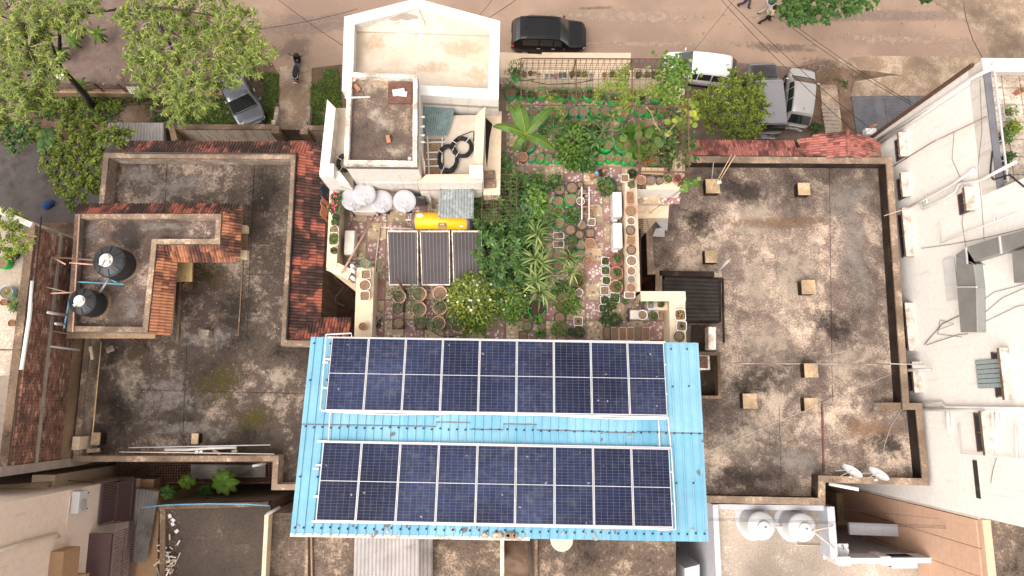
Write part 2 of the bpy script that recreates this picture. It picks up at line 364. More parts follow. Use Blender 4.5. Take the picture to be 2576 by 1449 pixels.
def terrazzo(name, base, chip_a, chip_b, cut=.5):
    m, n, l, b = newmat(name); b.inputs['Roughness'].default_value = .6; v = pos(n, l)
    vo = n.new('ShaderNodeTexVoronoi'); vo.inputs['Scale'].default_value = 9; vo.feature = 'DISTANCE_TO_EDGE'; l.new(v, vo.inputs['Vector'])
    vc = n.new('ShaderNodeTexVoronoi'); vc.inputs['Scale'].default_value = 9; l.new(v, vc.inputs['Vector'])
    r = n.new('ShaderNodeSeparateColor'); l.new(vc.outputs['Color'], r.inputs[0])
    pick = ramp(n, l, r.outputs[0], [(cut, (0, 0, 0)), (cut+.01, (1, 1, 1))], 'CONSTANT')
    inside = ramp(n, l, vo.outputs['Distance'], [(.13, (0, 0, 0)), (.15, (1, 1, 1))]); k = mix(n, l, 1., pick, inside, 'MULTIPLY')
    chip = ramp(n, l, r.outputs[1], [(.0, chip_a), (.5, chip_b)], 'CONSTANT')
    f = noise(n, l, v, 2.5, 6, .65); bs = ramp(n, l, f, [(.3, tuple(x*.72 for x in base)), (.7, tuple(x*1.15 for x in base))])
    c = mix(n, l, k, bs, chip); g = noise(n, l, v, .8, 5, .6); gm = ramp(n, l, g, [(.35, (.68, .66, .64)), (.6, (1.08, 1.08, 1.08))]); c = mix(n, l, 1., c, gm, 'MULTIPLY')
    l.new(c, b.inputs['Base Color'])
terrazzo('tile_pink', (.31, .165, .15), (.62, .52, .45), (.58, .50, .42), .5)
terrazzo('tile_yellow', (.44, .32, .20), (.17, .135, .115), (.64, .52, .38), .45)
terrazzo('tile_speckle', (.62, .52, .42), (.42, .32, .26), (.34, .29, .27), .35)
def claytile(name, dark, bright, t, mid):
    m, n, l, b = newmat(name); b.inputs['Roughness'].default_value = .85; v = pos(n, l); g = n.new('ShaderNodeNewGeometry')
    f = noise(n, l, v, .75, 6, .65, .3); k = n.new('ShaderNodeMath'); k.operation = 'MULTIPLY_ADD'; k.inputs[1].default_value = .10
    l.new(g.outputs['Random Per Island'], k.inputs[0]); l.new(f, k.inputs[2])
    c = ramp(n, l, k.outputs[0], [(t-.12, dark), (t-.02, mid), (t+.03, bright)])
    r2 = ramp(n, l, g.outputs['Random Per Island'], [(0, (.75, .75, .75)), (1, (1.2, 1.2, 1.2))]); c = mix(n, l, 1., c, r2, 'MULTIPLY')
    l.new(c, b.inputs['Base Color'])
claytile('clay_dark', (.034, .016, .012), (.27, .080, .052), .60, (.095, .038, .029))
claytile('clay_orange', (.06, .026, .017), (.34, .145, .075), .57, (.19, .072, .040))
claytile('clay_red', (.065, .026, .021), (.32, .115, .092), .56, (.20, .065, .052))
def brickmat():
    m, n, l, b = newmat('brick'); b.inputs['Roughness'].default_value = .9; v = pos(n, l); g = n.new('ShaderNodeNewGeometry'); oi = n.new('ShaderNodeObjectInfo')
    k = n.new('ShaderNodeMath'); k.operation = 'ADD'; l.new(g.outputs['Random Per Island'], k.inputs[0]); l.new(oi.outputs['Random'], k.inputs[1])
    k2 = n.new('ShaderNodeMath'); k2.operation = 'FRACT'; l.new(k.outputs[0], k2.inputs[0])
    c = ramp(n, l, k2.outputs[0], [(0, (.15, .080, .060)), (.5, (.25, .125, .088)), (.9, (.34, .18, .125)), (1, (.40, .31, .24))])
    f = noise(n, l, v, 1.2, 6, .7); fm = ramp(n, l, f, [(.35, (.42, .40, .39)), (.6, (1.15, 1.12, 1.1))]); c = mix(n, l, 1., c, fm, 'MULTIPLY')
    l.new(c, b.inputs['Base Color'])
brickmat()
leafmat('leaf_tree', (.085, .135, .018), (.245, .315, .052), (.43, .46, .11))
leafmat('leaf_lime', (.07, .125, .012), (.225, .295, .032), (.40, .41, .05))
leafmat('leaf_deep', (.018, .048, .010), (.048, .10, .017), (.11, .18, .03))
leafmat('leaf_mid', (.030, .082, .016), (.080, .165, .036), (.16, .265, .06))
leafmat('leaf_bright', (.055, .125, .014), (.13, .235, .034), (.25, .34, .07))
leafmat('leaf_blue', (.06, .105, .05), (.125, .185, .09), (.21, .27, .14))
leafmat('leaf_yellow', (.18, .22, .02), (.32, .33, .04), (.48, .42, .05))
leafmat('leaf_corn', (.11, .18, .045), (.24, .32, .10), (.42, .46, .20))
leafmat('leaf_banana', (.05, .115, .016), (.105, .20, .03), None)
leafmat('leaf_grass', (.05, .095, .014), (.11, .17, .025), (.20, .22, .05))
leafmat('leaf_dry', (.22, .11, .04), (.36, .21, .07), (.42, .10, .10))
leafmat('petal_white', (.75, .72, .68), (.82, .78, .72), None, trans=.1)
leafmat('petal_pink', (.70, .03, .12), (.80, .08, .20), None, trans=.1)
leafmat('petal_orange', (.80, .12, .03), (.85, .22, .05), None, trans=.1)
# ---------------------------------------------------------------- shape helpers for roofs
def corrugated(A, B, C, D, pitch, amp, mat, name, parent=None, nv=2, trap=False, solid=.006, **kw):
    """sheet over corners A-B (upper edge) D-C (lower edge), ridges running A->D"""
    A, B, C, D = map(Vector, (A, B, C, D)); up = (B-A).cross(D-A).normalized()
    if up.z < 0: up = -up
    n = max(2, int(round((B-A).length/pitch))); prof = []
    for i in range(n):
        if trap: prof += [((i+a)/n, h) for a, h in ((0, 0), (.38, 0), (.44, 1), (.56, 1), (.62, 0))]
        else: prof += [((i+k/6)/n, .5-.5*math.cos(2*math.pi*k/6)) for k in range(6)]
    prof.append((1, 0)); vs = []
    for j in range(nv):
        t = j/(nv-1)
        for u, h in prof: vs.append(A.lerp(B, u).lerp(D.lerp(C, u), t)+up*h*amp)
    m = len(prof); mb = MB().add(vs, [(j*m+i, j*m+i+1, (j+1)*m+i+1, (j+1)*m+i) for j in range(nv-1) for i in range(m-1)])
    o = mb.build(name, mat, parent, **kw); s = o.modifiers.new('thick', 'SOLIDIFY'); s.thickness = solid; s.offset = -1; return o
def tiles(A, B, C, D, mat, parent, cp=.13, rp=.30, name='roof_tiles'):
    """clay tiles on the slope A-B (upper edge) D-C (eave); every tile a curved piece of its own"""
    A, B, C, D = map(Vector, (A, B, C, D)); up = (B-A).cross(D-A).normalized()
    if up.z < 0: up = -up
    e = (B-A).normalized(); d = (D-A)-e*(D-A).dot(e); d2 = (C-A)-e*(C-A).dot(e); H = (d.length+d2.length)/2; d.normalize()
    L, sD, sC = (B-A).length, (D-A).dot(e), (C-A).dot(e); nr = max(1, int(round(H/rp))); mb = MB(); h = H/nr; c0 = math.floor(min(0, sD)/cp); c1 = math.ceil(max(L, sC)/cp)
    for r in range(nr):
        t = (r+.5)/nr; lo, hi = sD*t, L+(sC-L)*t
        for c in range(c0, c1):
            if not lo-cp*.3 < (c+.5)*cp < hi+cp*.3: continue
            vs = []; j = random.uniform(-.007, .007); sl_ = random.uniform(-.012, .012) if random.random() > .03 else random.uniform(-.05, .05)
            for q in (0, 1):
                lift = .012+.03*q+j
                for k, hh in ((0, 0), (.25, .7), (.5, 1), (.75, .7), (1, 0)): vs.append(A+e*((c+k)*cp+sl_*q*.5)+d*(h*(r+q*1.12)+sl_*.6)+up*(hh*.05+lift))
            mb.add(vs, [(i, i+1, i+6, i+5) for i in range(4)]+[(5, 6, 7, 8, 9)])
    o = mb.build(name, mat, parent, kind='stuff')
    MB().add([A-up*.03, B-up*.03, C-up*.03, D-up*.03, A-up*.10, B-up*.10, C-up*.10, D-up*.10], [(0, 1, 2, 3), (7, 6, 5, 4), (0, 4, 5, 1), (1, 5, 6, 2), (2, 6, 7, 3), (3, 7, 4, 0)]).build('tile_bed', 'tile_slab', parent)
    return o
def inset(poly, t):
    m = MB(); return ring(m, poly, t, 0, 1)
def V3(p, z): return Vector((p[0], p[1], z))
# ---------------------------------------------------------------- ground, road, yards
def sheet(name, pts, z, mat, **kw):
    return MB().add([V3(p, z) for p in pts], [tuple(range(len(pts)))]).build(name, mat, None, kind='structure', **kw)
MB().add([(-900, -900, 0), (900, -900, 0), (900, 900, 0), (-900, 900, 0)], [(0, 1, 2, 3)]).build('ground', 'dirt', None, kind='structure')
def g(*p): return [P(u, v, 0).xy for u, v in p]
ROAD = sheet('road', [(-400, 300), (-400, 27.2)]+[tuple(q) for q in g((330, 20), (500, 35), (640, 120), (690, 165), (700, 185), (790, 170), (880, 160), (1240, 165), (1650, 165), (1850, 168), (1990, 172), (2090, 150), (2200, 158), (2330, 150), (2480, 160))]+[(400, 14.5), (400, 300)], .004, 'road')
sheet('gravel_yard', [tuple(q) for q in g((-260, -60), (330, -30), (430, 60), (520, 130), (590, 190), (600, 222), (-60, 222))], .012, 'gravel')
sheet('driveway', [tuple(q) for q in g((704, 168), (784, 160), (784, 330), (690, 330))], .008, 'pavement')
sheet('pavement', [tuple(q) for q in g((1100, 160), (1740, 150), (1990, 168), (2030, 345), (1100, 400))], .008, 'gravel')
sheet('pavement', [tuple(q) for q in g((2085, 152), (2190, 140), (2300, 142), (2470, 140), (2470, 200), (2330, 198), (2200, 180), (2110, 172))], .008, 'pavement')
sheet('pavement', [tuple(q) for q in g((2150, 205), (2240, 190), (2390, 192), (2420, 240), (2140, 242))], .012, 'pavement')
sheet('pavement', [tuple(q) for q in g((2340, 0), (2480, -20), (2700, -20), (2700, 160), (2490, 150), (2480, 90))], .008, 'pavement')
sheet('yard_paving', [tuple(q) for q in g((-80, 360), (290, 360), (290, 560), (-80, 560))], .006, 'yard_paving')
sheet('yard_paving', [tuple(q) for q in g((420, 345), (850, 345), (850, 420), (420, 420))], .006, 'pavement')
r = thing('driveway_ramp', 'grey ribbed concrete ramp slabs in front of the tall white house', 'ramp', P(2240, 290, 0))
for (a, b, c, d) in (((2142, 243), (2198, 247), (2210, 332), (2155, 334)), ((2224, 247), (2283, 244), (2300, 330), (2236, 330)), ((2285, 244), (2345, 243), (2340, 300), (2302, 330))):
    q = [P(*t, .05) for t in (a, b, c, d)]; corrugated(q[0], q[3], q[2], q[1], .14, .035, 'slate', 'slab', r, solid=.04)
q = [P(*t, 0).xy for t in ((2142, 243), (2345, 243), (2340, 300), (2302, 332), (2155, 336))]; MB().prism(q, .0, .03).build('base', 'slate', r)
r = thing('concrete_ramp', 'weathered concrete ramp with grooves beside the silver hatchback', 'ramp', P(2090, 270, 0))
MB().prism(g((2060, 215), (2103, 215), (2118, 338), (2075, 338)), .02, .10).build('slab', 'pavement', r)
for k in range(7):
    a = P(2066+k*1.6, 270+k*9.5, .11); b = P(2106+k*1.2, 272+k*9.5, .11); MB().bar(a, b, .16, .05).build('groove_strip', 'concrete_band', r)
# ---------------------------------------------------------------- compound wall, gate, fences (street side, left)
def post(mb, u, v, w, h): c = P(u, v, h); mb.box((c.x, c.y, h/2), (w, w, h))
t = thing('compound_wall', 'stained cream compound wall along the front of the tiled house', 'wall', P(560, 345, 0))
m = MB(); a = P(440, 325, 1.6); b = P(690, 325, 1.6); edge_wall(m, a.xy, b.xy, .22, 0, 1.55); m.build('wall', 'wall_white_old', t)
m = MB(); edge_wall(m, (a.x, a.y-.03), (b.x, b.y-.03), .28, 1.55, 1.65); m.build('coping', 'coping_dark', t)
m = MB(); a = P(767, 327, 1.6); b = P(900, 330, 1.6); edge_wall(m, a.xy, b.xy, .22, 0, 1.55); m.build('wall', 'wall_white_old', t)
m = MB(); edge_wall(m, (a.x, a.y-.03), (b.x, b.y-.03), .28, 1.55, 1.65); m.build('coping', 'coping_dark', t)
for u, v in ((692, 326), (764, 328)): m = MB(); post(m, u, v, .42, 1.8); m.build('gate_post', 'coping_dark', t)
m = MB(); a = P(420, 310, 1.7); b = P(432, 355, 1.7); edge_wall(m, a.xy, b.xy, .3, 0, 1.7); m.build('wall', 'plaster_brown', t)
t = thing('driveway_kerbs', 'pair of low weathered kerb walls flanking the gate driveway', 'wall', P(735, 300, 0))
for (a, b, h) in (((697, 268), (690, 322), .5), ((777, 268), (771, 322), .5), ((688, 302), (685, 322), .9), ((766, 304), (766, 322), .9)):
    m = MB(); p0 = P(*a, h); p1 = P(*b, h); m.bar((p0.x, p0.y, h/2), (p1.x, p1.y, h/2), .22, h); m.build('kerb', 'parapet_pale', t)
t = thing('iron_gate', 'black iron bar gate between the compound wall posts', 'gate', P(727, 330, 0))
a = P(702, 326, 1.5); b = P(755, 328, 1.5); m = MB()
for z in (.15, 1.45): m.bar((a.x, a.y, z), (b.x, b.y, z), .05, .05)
m.build('rail', 'steel_dark', t)
for k in range(13): q = a.lerp(b, (k+.5)/13); MB().bar((q.x, q.y, .1), (q.x, q.y, 1.55), .035, .035).build('bar', 'steel_dark', t)
t = thing('mesh_fence', 'rusty wire fence on a low mossy wall beside the gravel yard', 'fence', P(340, 235, 0))
a = P(88, 232, .6); b = P(600, 238, .6); m = MB(); edge_wall(m, a.xy, b.xy, .25, 0, .55); m.build('wall', 'plaster_brown', t)
for k in range(10): q = a.lerp(b, k/9); MB().bar((q.x, q.y+.12, .5), (q.x, q.y+.12, 1.5), .06, .06).build('post', 'rust', t)
m = MB()
for z in (.7, .85, 1.0, 1.15, 1.3, 1.45): m.tube([(a.x, a.y+.12, z), (b.x, b.y+.12, z)], .009, 4)
for k in range(110): q = a.lerp(b, k/109); m.tube([(q.x, q.y+.12, .55), (q.x, q.y+.12, 1.48)], .008, 4)
m.build('wire_mesh', 'rust', t)
q = [P(*p, .9) for p in ((316, 219), (372, 221), (382, 236), (330, 236))]
MB().add([*q, *[x+Vector((0, .06, -.02)) for x in q]], [(0, 1, 2, 3), (7, 6, 5, 4), (0, 4, 5, 1), (1, 5, 6, 2), (2, 6, 7, 3), (3, 7, 4, 0)]).build('sign_board', 'white_paint', None, label='blank white board leaning on the rusty wire fence', cat='board')
t = thing('shed', 'small lean-to shed with grey corrugated sheet roof in the left yard', 'shed', P(340, 335, 0))
corrugated(P(274, 309, 2.3), P(411, 309, 2.3), P(411, 359, 2.0), P(266, 358, 2.0), .16, .05, 'grey_sheet', 'roof_sheet', t)
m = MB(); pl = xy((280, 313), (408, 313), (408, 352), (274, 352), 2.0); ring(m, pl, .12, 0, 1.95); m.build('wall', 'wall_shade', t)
# ---------------------------------------------------------------- LEFT HOUSE (tiled skirt roof, dark terrace, tank cabin)
LX0, LX1, LY0, LY1, LZ = -16.82, -8.70, -2.25, 10.5, 7.85
t = LH = thing('tiled_house', 'house with dark mossy flat roof edged by red clay tile skirts', 'house', (-12.7, 4, 0))
pl = [(LX0, LY1), (LX1, LY1), (LX1, 2.52), (-6.4, 2.52), (-6.4, -3.35), (-8.95, -3.35), (-8.95, LY0), (LX0, LY0)]
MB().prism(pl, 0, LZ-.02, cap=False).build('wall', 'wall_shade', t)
MB().prism(pl, LZ-.2, LZ).build('roof_slab', 'roof_left', t)
m = MB(); inn = ring(m, pl, .20, LZ+.002, 8.52, skip=(3,)); m.build('parapet', 'parapet_pale', t)
m = MB(); ring(m, [(a+dx, b+dy) for (a, b), dx, dy in zip(pl, (-.02, .02, .02, 0, 0, -.02, -.02, -.02), (.02, .02, .02, .02, -.02, -.02, -.02, -.02))], .22, 8.52, 8.60, skip=(3,)); m.build('coping', 'coping', t)
e = 1.15
tiles((LX0+.9, LY1+.03, 8.5), (LX1+.03, LY1+.03, 8.5), (LX1+e, LY1+.75, 7.95), (LX0+.6, LY1+.75, 7.95), 'clay_dark', t)
tiles((LX1+.03, LY1+.03, 8.5), (LX1+.03, 2.56, 8.5), (LX1+e, 2.56+.95, 7.95), (LX1+e, LY1+.75, 7.95), 'clay_dark', t)
tiles((LX1+.03, 2.56, 8.5), (-6.3, 2.56, 8.5), (-6.3, 2.56+.95, 7.95), (LX1+e, 2.56+.95, 7.95), 'clay_dark', t)
m = MB(); m.tube([(LX0+.9, LY1+.02, 8.64), (LX1+.02, LY1+.02, 8.64), (LX1+.02, 2.6, 8.64), (-6.5, 2.56, 8.64)], .045, 8); m.build('drain_pipe', 'steel_dark', t)
# screed edge strips and little stub columns
def stub(par, u, v, w, d, h, z, mat='block_top', body='parapet_black', name='column_stub'):
    c = P(u, v, z+h); o = MB().box((c.x, c.y, z+h/2-.02), (w, d, h-.04)).build(name, body, par)
    MB().box((c.x, c.y, z+h-.02), (w+.01, d+.01, .045)).build('cap', mat, o); return o
stub(t, 512, 840, .40, .34, .35, LZ, 'parapet_pale', 'block_top')
stub(t, 240, 1104, .34, .48, .5, LZ); stub(t, 490, 1104, .26, .40, .4, LZ); stub(t, 191, 1115, .28, .5, 1.0, LZ, 'wall_cream', 'wall_cream')
MB().bar(P(455, 710, LZ+.04), P(447, 858, LZ+.04), .10, .08).build('screed_kerb', 'coping_dark', t); MB().bar(P(615, 600, LZ+.03), P(600, 840, LZ+.03), .05, .05).build('screed_kerb', 'coping_dark', t)
# cabin with its own tile skirt
CZ = 10.25
t = CB = thing('tank_cabin', 'L-shaped roof cabin with orange clay tile skirt carrying two black water tanks', 'roof cabin', (-14, 6, LZ))
cp = xy((189, 538), (557, 538), (553, 614), (394, 614), (371, 836), (168, 833), 10.6)
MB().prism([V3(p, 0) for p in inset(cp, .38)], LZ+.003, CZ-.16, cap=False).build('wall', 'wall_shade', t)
MB().prism([V3(p, 0) for p in cp], CZ-.15, CZ).build('roof_slab', 'roof_cabin', t)
m = MB(); ring(m, cp, .17, CZ+.002, 10.55); m.build('parapet', 'parapet_pale', t)
m = MB(); ring(m, cp, .20, 10.55, 10.61); m.build('coping', 'coping', t)
o4 = [P(*q, 10.05) for q in ((192, 516), (607, 519), (599, 656), (441, 656), (430, 839))]
b4 = [V3(p, 10.52) for p in cp]
for a, b, c, d, mt in ((b4[0], b4[1], o4[1], o4[0], 'clay_dark'), (b4[1], b4[2], o4[2], o4[1], 'clay_orange'), (b4[2], b4[3], o4[3], o4[2], 'clay_orange'), (b4[3], b4[4], o4[4], o4[3], 'clay_orange')):
    tiles(a, b, c, d, mt, t, .12, .28)
m = MB()
for a, b in zip(o4[:-1], o4[1:]): m.bar(a-Vector((0, 0, .07)), b-Vector((0, 0, .07)), .07, .10)
m.build('eave_board', 'coping', t)
q = xy((443, 655), (484, 656), (482, 708), (442, 708), 9.3); MB().prism([V3(p, 0) for p in q], 9.2, 9.3, bottom=True).build('door_canopy', 'wall_yellow', t)
m = MB(); q = xy((604, 565), (621, 578), (619, 640), (600, 640), 9.2); m.prism([V3(p, 0) for p in q], 9.08, 9.2, bottom=True); m.build('window_hood', 'plaster_brown', t)
for v0, v1 in ((565, 584), (628, 650)):
    q = xy((603, v0), (621, v0+2), (621, v1), (603, v1), 9.5); MB().prism([V3(p, 0) for p in q], 9.25, 9.5, bottom=True).build('hood_side', 'wall_cream', t)
m = MB(); a = P(166, 851, 9.9); b = P(390, 851, 9.9); edge_wall(m, a.xy, b.xy, .5, 9.75, 9.9); m.build('sunshade', 'plaster_brown', t)
# ---------------------------------------------------------------- BRICK HOUSE far left
t = KH = thing('brick_house', 'taller house at the left edge with bare brick side wall and potted terrace', 'house', (-19, 0, 0))
KX = -16.95
kp = [(-30, 7.05), (-18.3, 7.05), (KX-.12, 6.5), (KX-.12, -2.45), (-30, -2.45)]
MB().prism(kp, 0, 11.3).build('wall', 'mortar', t)
kf = [(-30, 7.0), (-18.4, 7.0), (KX-.3, 6.45), (KX-.3, 1.0), (-30, 1.0)]
MB().prism(kf, 11.3, 11.32).build('terrace_floor', 'screed', t)
m = MB(); edge_wall(m, (KX-.12, 6.5), (KX-.12, -2.45), .25, 11.302, 11.9, -1); m.build('parapet', 'plaster_brown', t)
m = MB(); edge_wall(m, (-18.35, 7.07), (KX-.10, 6.52), .2, 11.302, 12.15, -1); edge_wall(m, (-30, 7.07), (-18.3, 7.07), .2, 11.302, 12.15, -1); m.build('parapet', 'wall_white_old', t)
m = MB(); edge_wall(m, (KX-.10, 6.5), (KX-.10, -2.47), .30, 11.9, 11.98, -1); m.build('coping', 'coping_dark', t)
bands = [(10.55, 10.70)]
m = MB()
for z0, z1 in bands: m.box((KX-.06, 2.0, (z0+z1)/2), (.18, 8.95, z1-z0))
m.box((KX-.06, -2.30, 10), (.2, .32, 5)); m.build('concrete_band', 'concrete_band', t)
MB().box((KX-.07, 2.0, 8.2), (.16, 8.93, 1.9)).build('plaster', 'plaster_brown', t)
bm_ = MB().box((0, 0, 0), (.11, .220, .066)).mesh('brick', 'brick'); rest = MB(); nb = 0; bricks = []
z = 9.16
row = 0
while z < 11.86:
    if not any(a-.03 < z < b+.03 for a, b in bands):
        y = -2.1+(row % 2)*.12
        while y < 6.35: bricks.append((y+random.uniform(-.006, .006), z)); y += .245
    z += .088; row += 1
bricks.sort(key=lambda q: abs(q[0]+.6)+abs(q[1]-11.0)*1.2)
for i, (y, z) in enumerate(bricks):
    x = KX-.055+random.uniform(-.012, .012)
    if i < 300: link('brick', bm_, t, Vector((x, y, z))-org(t), (random.uniform(-.02, .02), 0, random.uniform(-.02, .02)))
    else: rest.box((x, y, z), (.11, .225, .07))
rest.build('brickwork', 'brick', t, kind='stuff')
# low annex in the corner under the brick wall: little beam-and-pillar end
m = MB(); c = P(105, 1205, 8.5); m.box((c.x, c.y-.3, 4.2), (.9, .9, 8.4)); m.build('pillar', 'wall_cream', t)
m = MB(); m.bar(P(0, 1230, 8.4), P(130, 1222, 8.4), .35, .4); m.build('beam', 'plaster_brown', t)
# ---------------------------------------------------------------- PEACH HOUSE bottom left
t = MH = thing('peach_house', 'peach house at the bottom left corner with maroon window grilles', 'house', (-22, -8, 0))
MX = P(247, 1218, 7.5).x; my = P(247, 1218, 7.5).y
MB().prism([(-40, my), (MX, my), (MX, -20), (-40, -20)], 0, 17).build('wall', 'wall_peach', t)
wa, wb = Vector((MX, 0, 0)), Vector((MX, -5, 0))
def mw(u, v, off=0): return Wp(u, v, wa+Vector((off, 0, 0)), wb+Vector((off, 0, 0)))
# the wider lower storey and balcony grilles
MB().prism([(MX-4, my-.05), (MX+1.15, my-.05), (MX+1.15, -20), (MX-4, -20)], 0, 5.2).build('lower_storey', 'wall_tan', t)
MB().prism([(MX, my), (MX+.55, my), (MX+.55, -20), (MX, -20)], 5.2, 5.9).build('ledge', 'wall_peach', t)
q0 = P(247, 1218, 7.5); q1 = P(293, 1216, 6.2)
def grille(par, a0, a1, b1, b0, n, mat='maroon_metal', name='grille_bar', w=.035, rails=2):
    a0, a1, b0, b1 = map(Vector, (a0, a1, b0, b1))
    for k in range(n+1): MB().bar(a0.lerp(a1, k/n), b0.lerp(b1, k/n), w, w).build(name, mat, par)
    m = MB()
    for s in range(rails+1): m.bar(a0.lerp(b0, s/rails), a1.lerp(b1, s/rails), w*1.6, w*1.6)
    m.build('grille_frame', mat, par)
gx = MX+.75
ga = Wp(248, 1218, wa, wb); y0, y1 = P(250, 1218, 7.4).y, P(240, 1322, 7.4).y
win = MB().box((MX+.03, (y0+y1)/2, 6.6), (.05, y1-y0 if y1 > y0 else y0-y1, 1.3)).build('window', 'glass_window', t)
grille(t, (MX+.12, y0, 7.35), (MX+.12, y1, 7.35), (gx, y1, 6.2), (gx, y0, 6.2), 26)
MB().box(((MX+gx)/2, (y0+y1)/2, 5.98), (gx-MX, y0-y1+.1, .08)).build('balcony_slab', 'maroon_metal', t)
y2, y3 = y1-.25, y1-4.5
MB().box((MX+.45, (y2+y3)/2, 7.75), (.9, y2-y3, .12)).build('sunshade', 'maroon_metal', t)
grille(t, (MX+.9, y2, 7.6), (MX+.9, y3, 7.6), (MX+.9, y3, 5.95), (MX+.9, y2, 5.95), 44, 'maroon_light')
MB().prism([(MX, y2-.2), (MX+.5, y2-.2), (MX+.5, y2-1.4), (MX, y2-1.4)], 9.2, 10.2).build('box_window_side', 'wall_tan', t)
MB().prism([(MX, y2-1.4), (MX+.32, y2-1.4), (MX+.32, y2-4.5), (MX, y2-4.5)], 10.1, 10.25).build('window_hood', 'maroon_light', t)
MB().prism([(MX, y2-1.3), (MX+.6, y2-1.3), (MX+.6, y2-4.5), (MX, y2-4.5)], 8.6, 8.8).build('window_hood', 'wall_tan', t)
m = MB().box((MX+.02, y2-2.3, 11.3), (.06, 1.4, 1.2)).build('window', 'glass_window', t)
f = MB()
for dy in (-.7, -.1, .7): f.box((MX+.05, y2-2.3+dy, 11.3), (.07, .09, 1.3))
for dz in (-.62, .62): f.box((MX+.05, y2-2.3, 11.3+dz), (.07, 1.5, .09))
f.build('window_frame', 'white_paint', m)
MB().prism([(MX, y2-1.9), (MX+.5, y2-1.9), (MX+.5, -20), (MX, -20)], 12.6, 13.9).build('box_window_side', 'wall_tan', t)
m = MB(); m.tube([Wp(u, v, wa+Vector((.07, 0, 0)), wb+Vector((.07, 0, 0))) for u, v in ((0, 1385), (60, 1365), (140, 1345), (147, 1350))], .07, 8); m.build('drain_pipe', 'pvc_cream', t, smooth=True)
m = MB(); m.tube([mw(u, v, .03) for u, v in ((202, 1237), (185, 1237), (176, 1250), (168, 1300), (164, 1335))], .022, 6); m.build('conduit', 'wall_peach', t)
# ---------------------------------------------------------------- COURTYARD and grey roofs along the bottom
t = QH = thing('grey_roof_house', 'low house with plain dark grey flat roof below the courtyard, bottom left of centre', 'house', (-11, -6, 0))
QZ = 6.6
qp = xy((402, 1270), (676, 1262), (676, 1500), (402, 1500), QZ+.25)
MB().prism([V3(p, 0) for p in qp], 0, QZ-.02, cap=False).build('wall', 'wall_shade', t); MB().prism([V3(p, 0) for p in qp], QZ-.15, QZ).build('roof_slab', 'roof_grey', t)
m = MB(); edge_wall(m, qp[0], qp[1], .18, QZ+.002, QZ+.3, -1); edge_wall(m, qp[0], qp[3], .22, QZ+.002, QZ+.25, 1); m.build('parapet', 'coping_dark', t)
q = [P(*p, 5.9) for p in ((332, 1228), (400, 1236), (368, 1413), (326, 1412))]; corrugated(q[0], q[1], q[2], q[3], .15, .05, 'asbestos', 'roof_sheet', t)
m = MB(); q = xy((300, 1225), (400, 1232), (392, 1500), (292, 1500), 5.6); m.prism([V3(p, 0) for p in q], 0, 5.55); m.build('lower_wall', 'wall_tan', t)
t = thing('courtyard_grille', 'rusty iron grille roof over the dark courtyard under the tiled house', 'grille', (-14, -4.5, 4.5))
a, b, c, d = (P(*q, 4.6) for q in ((297, 1162), (690, 1162), (690, 1214), (294, 1213)))
m = MB()
for k in range(61): m.bar(a.lerp(b, k/60), d.lerp(c, k/60), .03, .03)
for k in range(9): m.bar(a.lerp(d, k/8), b.lerp(c, k/8), .025, .025)
m.build('bar_mesh', 'rust', t, kind='stuff'); m = MB()
for p0, p1 in ((a, b), (b, c), (c, d), (d, a)): m.bar(p0, p1, .08, .08)
m.build('frame', 'rust', t)
q = [P(*p, 4.75) for p in ((480, 1168), (668, 1170), (668, 1200), (482, 1205))]
corrugated(q[0], q[3], q[2], q[1], .14, .04, 'asbestos', 'old_sheet', None, label='old brown corrugated sheet lying on the courtyard grille', cat='roof sheet')
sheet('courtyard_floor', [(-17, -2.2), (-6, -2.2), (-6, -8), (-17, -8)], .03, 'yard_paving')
# bottom middle roofs
t = BH = thing('mottled_roof_house', 'low house with blotched tan flat roof below the blue shed roof', 'house', (-5, -6, 0))
BZ = 7.8
bp = xy((676, 1290), (1268, 1290), (1268, 1520), (664, 1520), BZ)
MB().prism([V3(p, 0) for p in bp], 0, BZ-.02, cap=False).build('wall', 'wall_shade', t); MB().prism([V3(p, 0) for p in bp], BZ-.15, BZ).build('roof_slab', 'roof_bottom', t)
m = MB(); edge_wall(m, bp[0], bp[3], .16, BZ+.002, BZ+.5, 1); m.build('parapet', 'wall_cream', t); m = MB(); edge_wall(m, bp[1], bp[2], .16, BZ+.002, BZ+.45, -1); m.build('parapet', 'wall_white_old', t)
m = MB(); a = P(772, 1345, BZ+.1); b = P(772, 1470, BZ+.1); m.bar(a, b, .12, .2); m.build('screed_kerb', 'coping', t)
a = P(783, 1340, BZ+.12); b = P(785, 1470, BZ+.12); MB().tube([a, b], .04, 8).build('pipe', 'pipe_brown', t)
q = [P(*p, BZ+.6) for p in ((893, 1330), (1055, 1330), (1055, 1480), (889, 1480))]; corrugated(q[0], q[1], q[2], q[3], .15, .05, 'grey_sheet', 'roof_sheet', t)
q = [P(*p, BZ+.55) for p in ((1057, 1330), (1088, 1330), (1088, 1480), (1057, 1480))]; corrugated(q[0], q[1], q[2], q[3], .15, .05, 'asbestos', 'roof_sheet', t)
t = thing('dish_roof_house', 'low house with pale blotched roof and a round dish below the blue shed roof', 'house', (2.5, -6, 0))
ep = xy((1344, 1290), (1700, 1290), (1700, 1520), (1344, 1520), 7.2)
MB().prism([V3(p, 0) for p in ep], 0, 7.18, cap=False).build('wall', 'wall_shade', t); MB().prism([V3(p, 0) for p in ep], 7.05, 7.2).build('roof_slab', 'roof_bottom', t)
m = MB(); edge_wall(m, ep[0], ep[3], .12, 7.202, 7.5, 1); m.build('parapet', 'coping_dark', t)
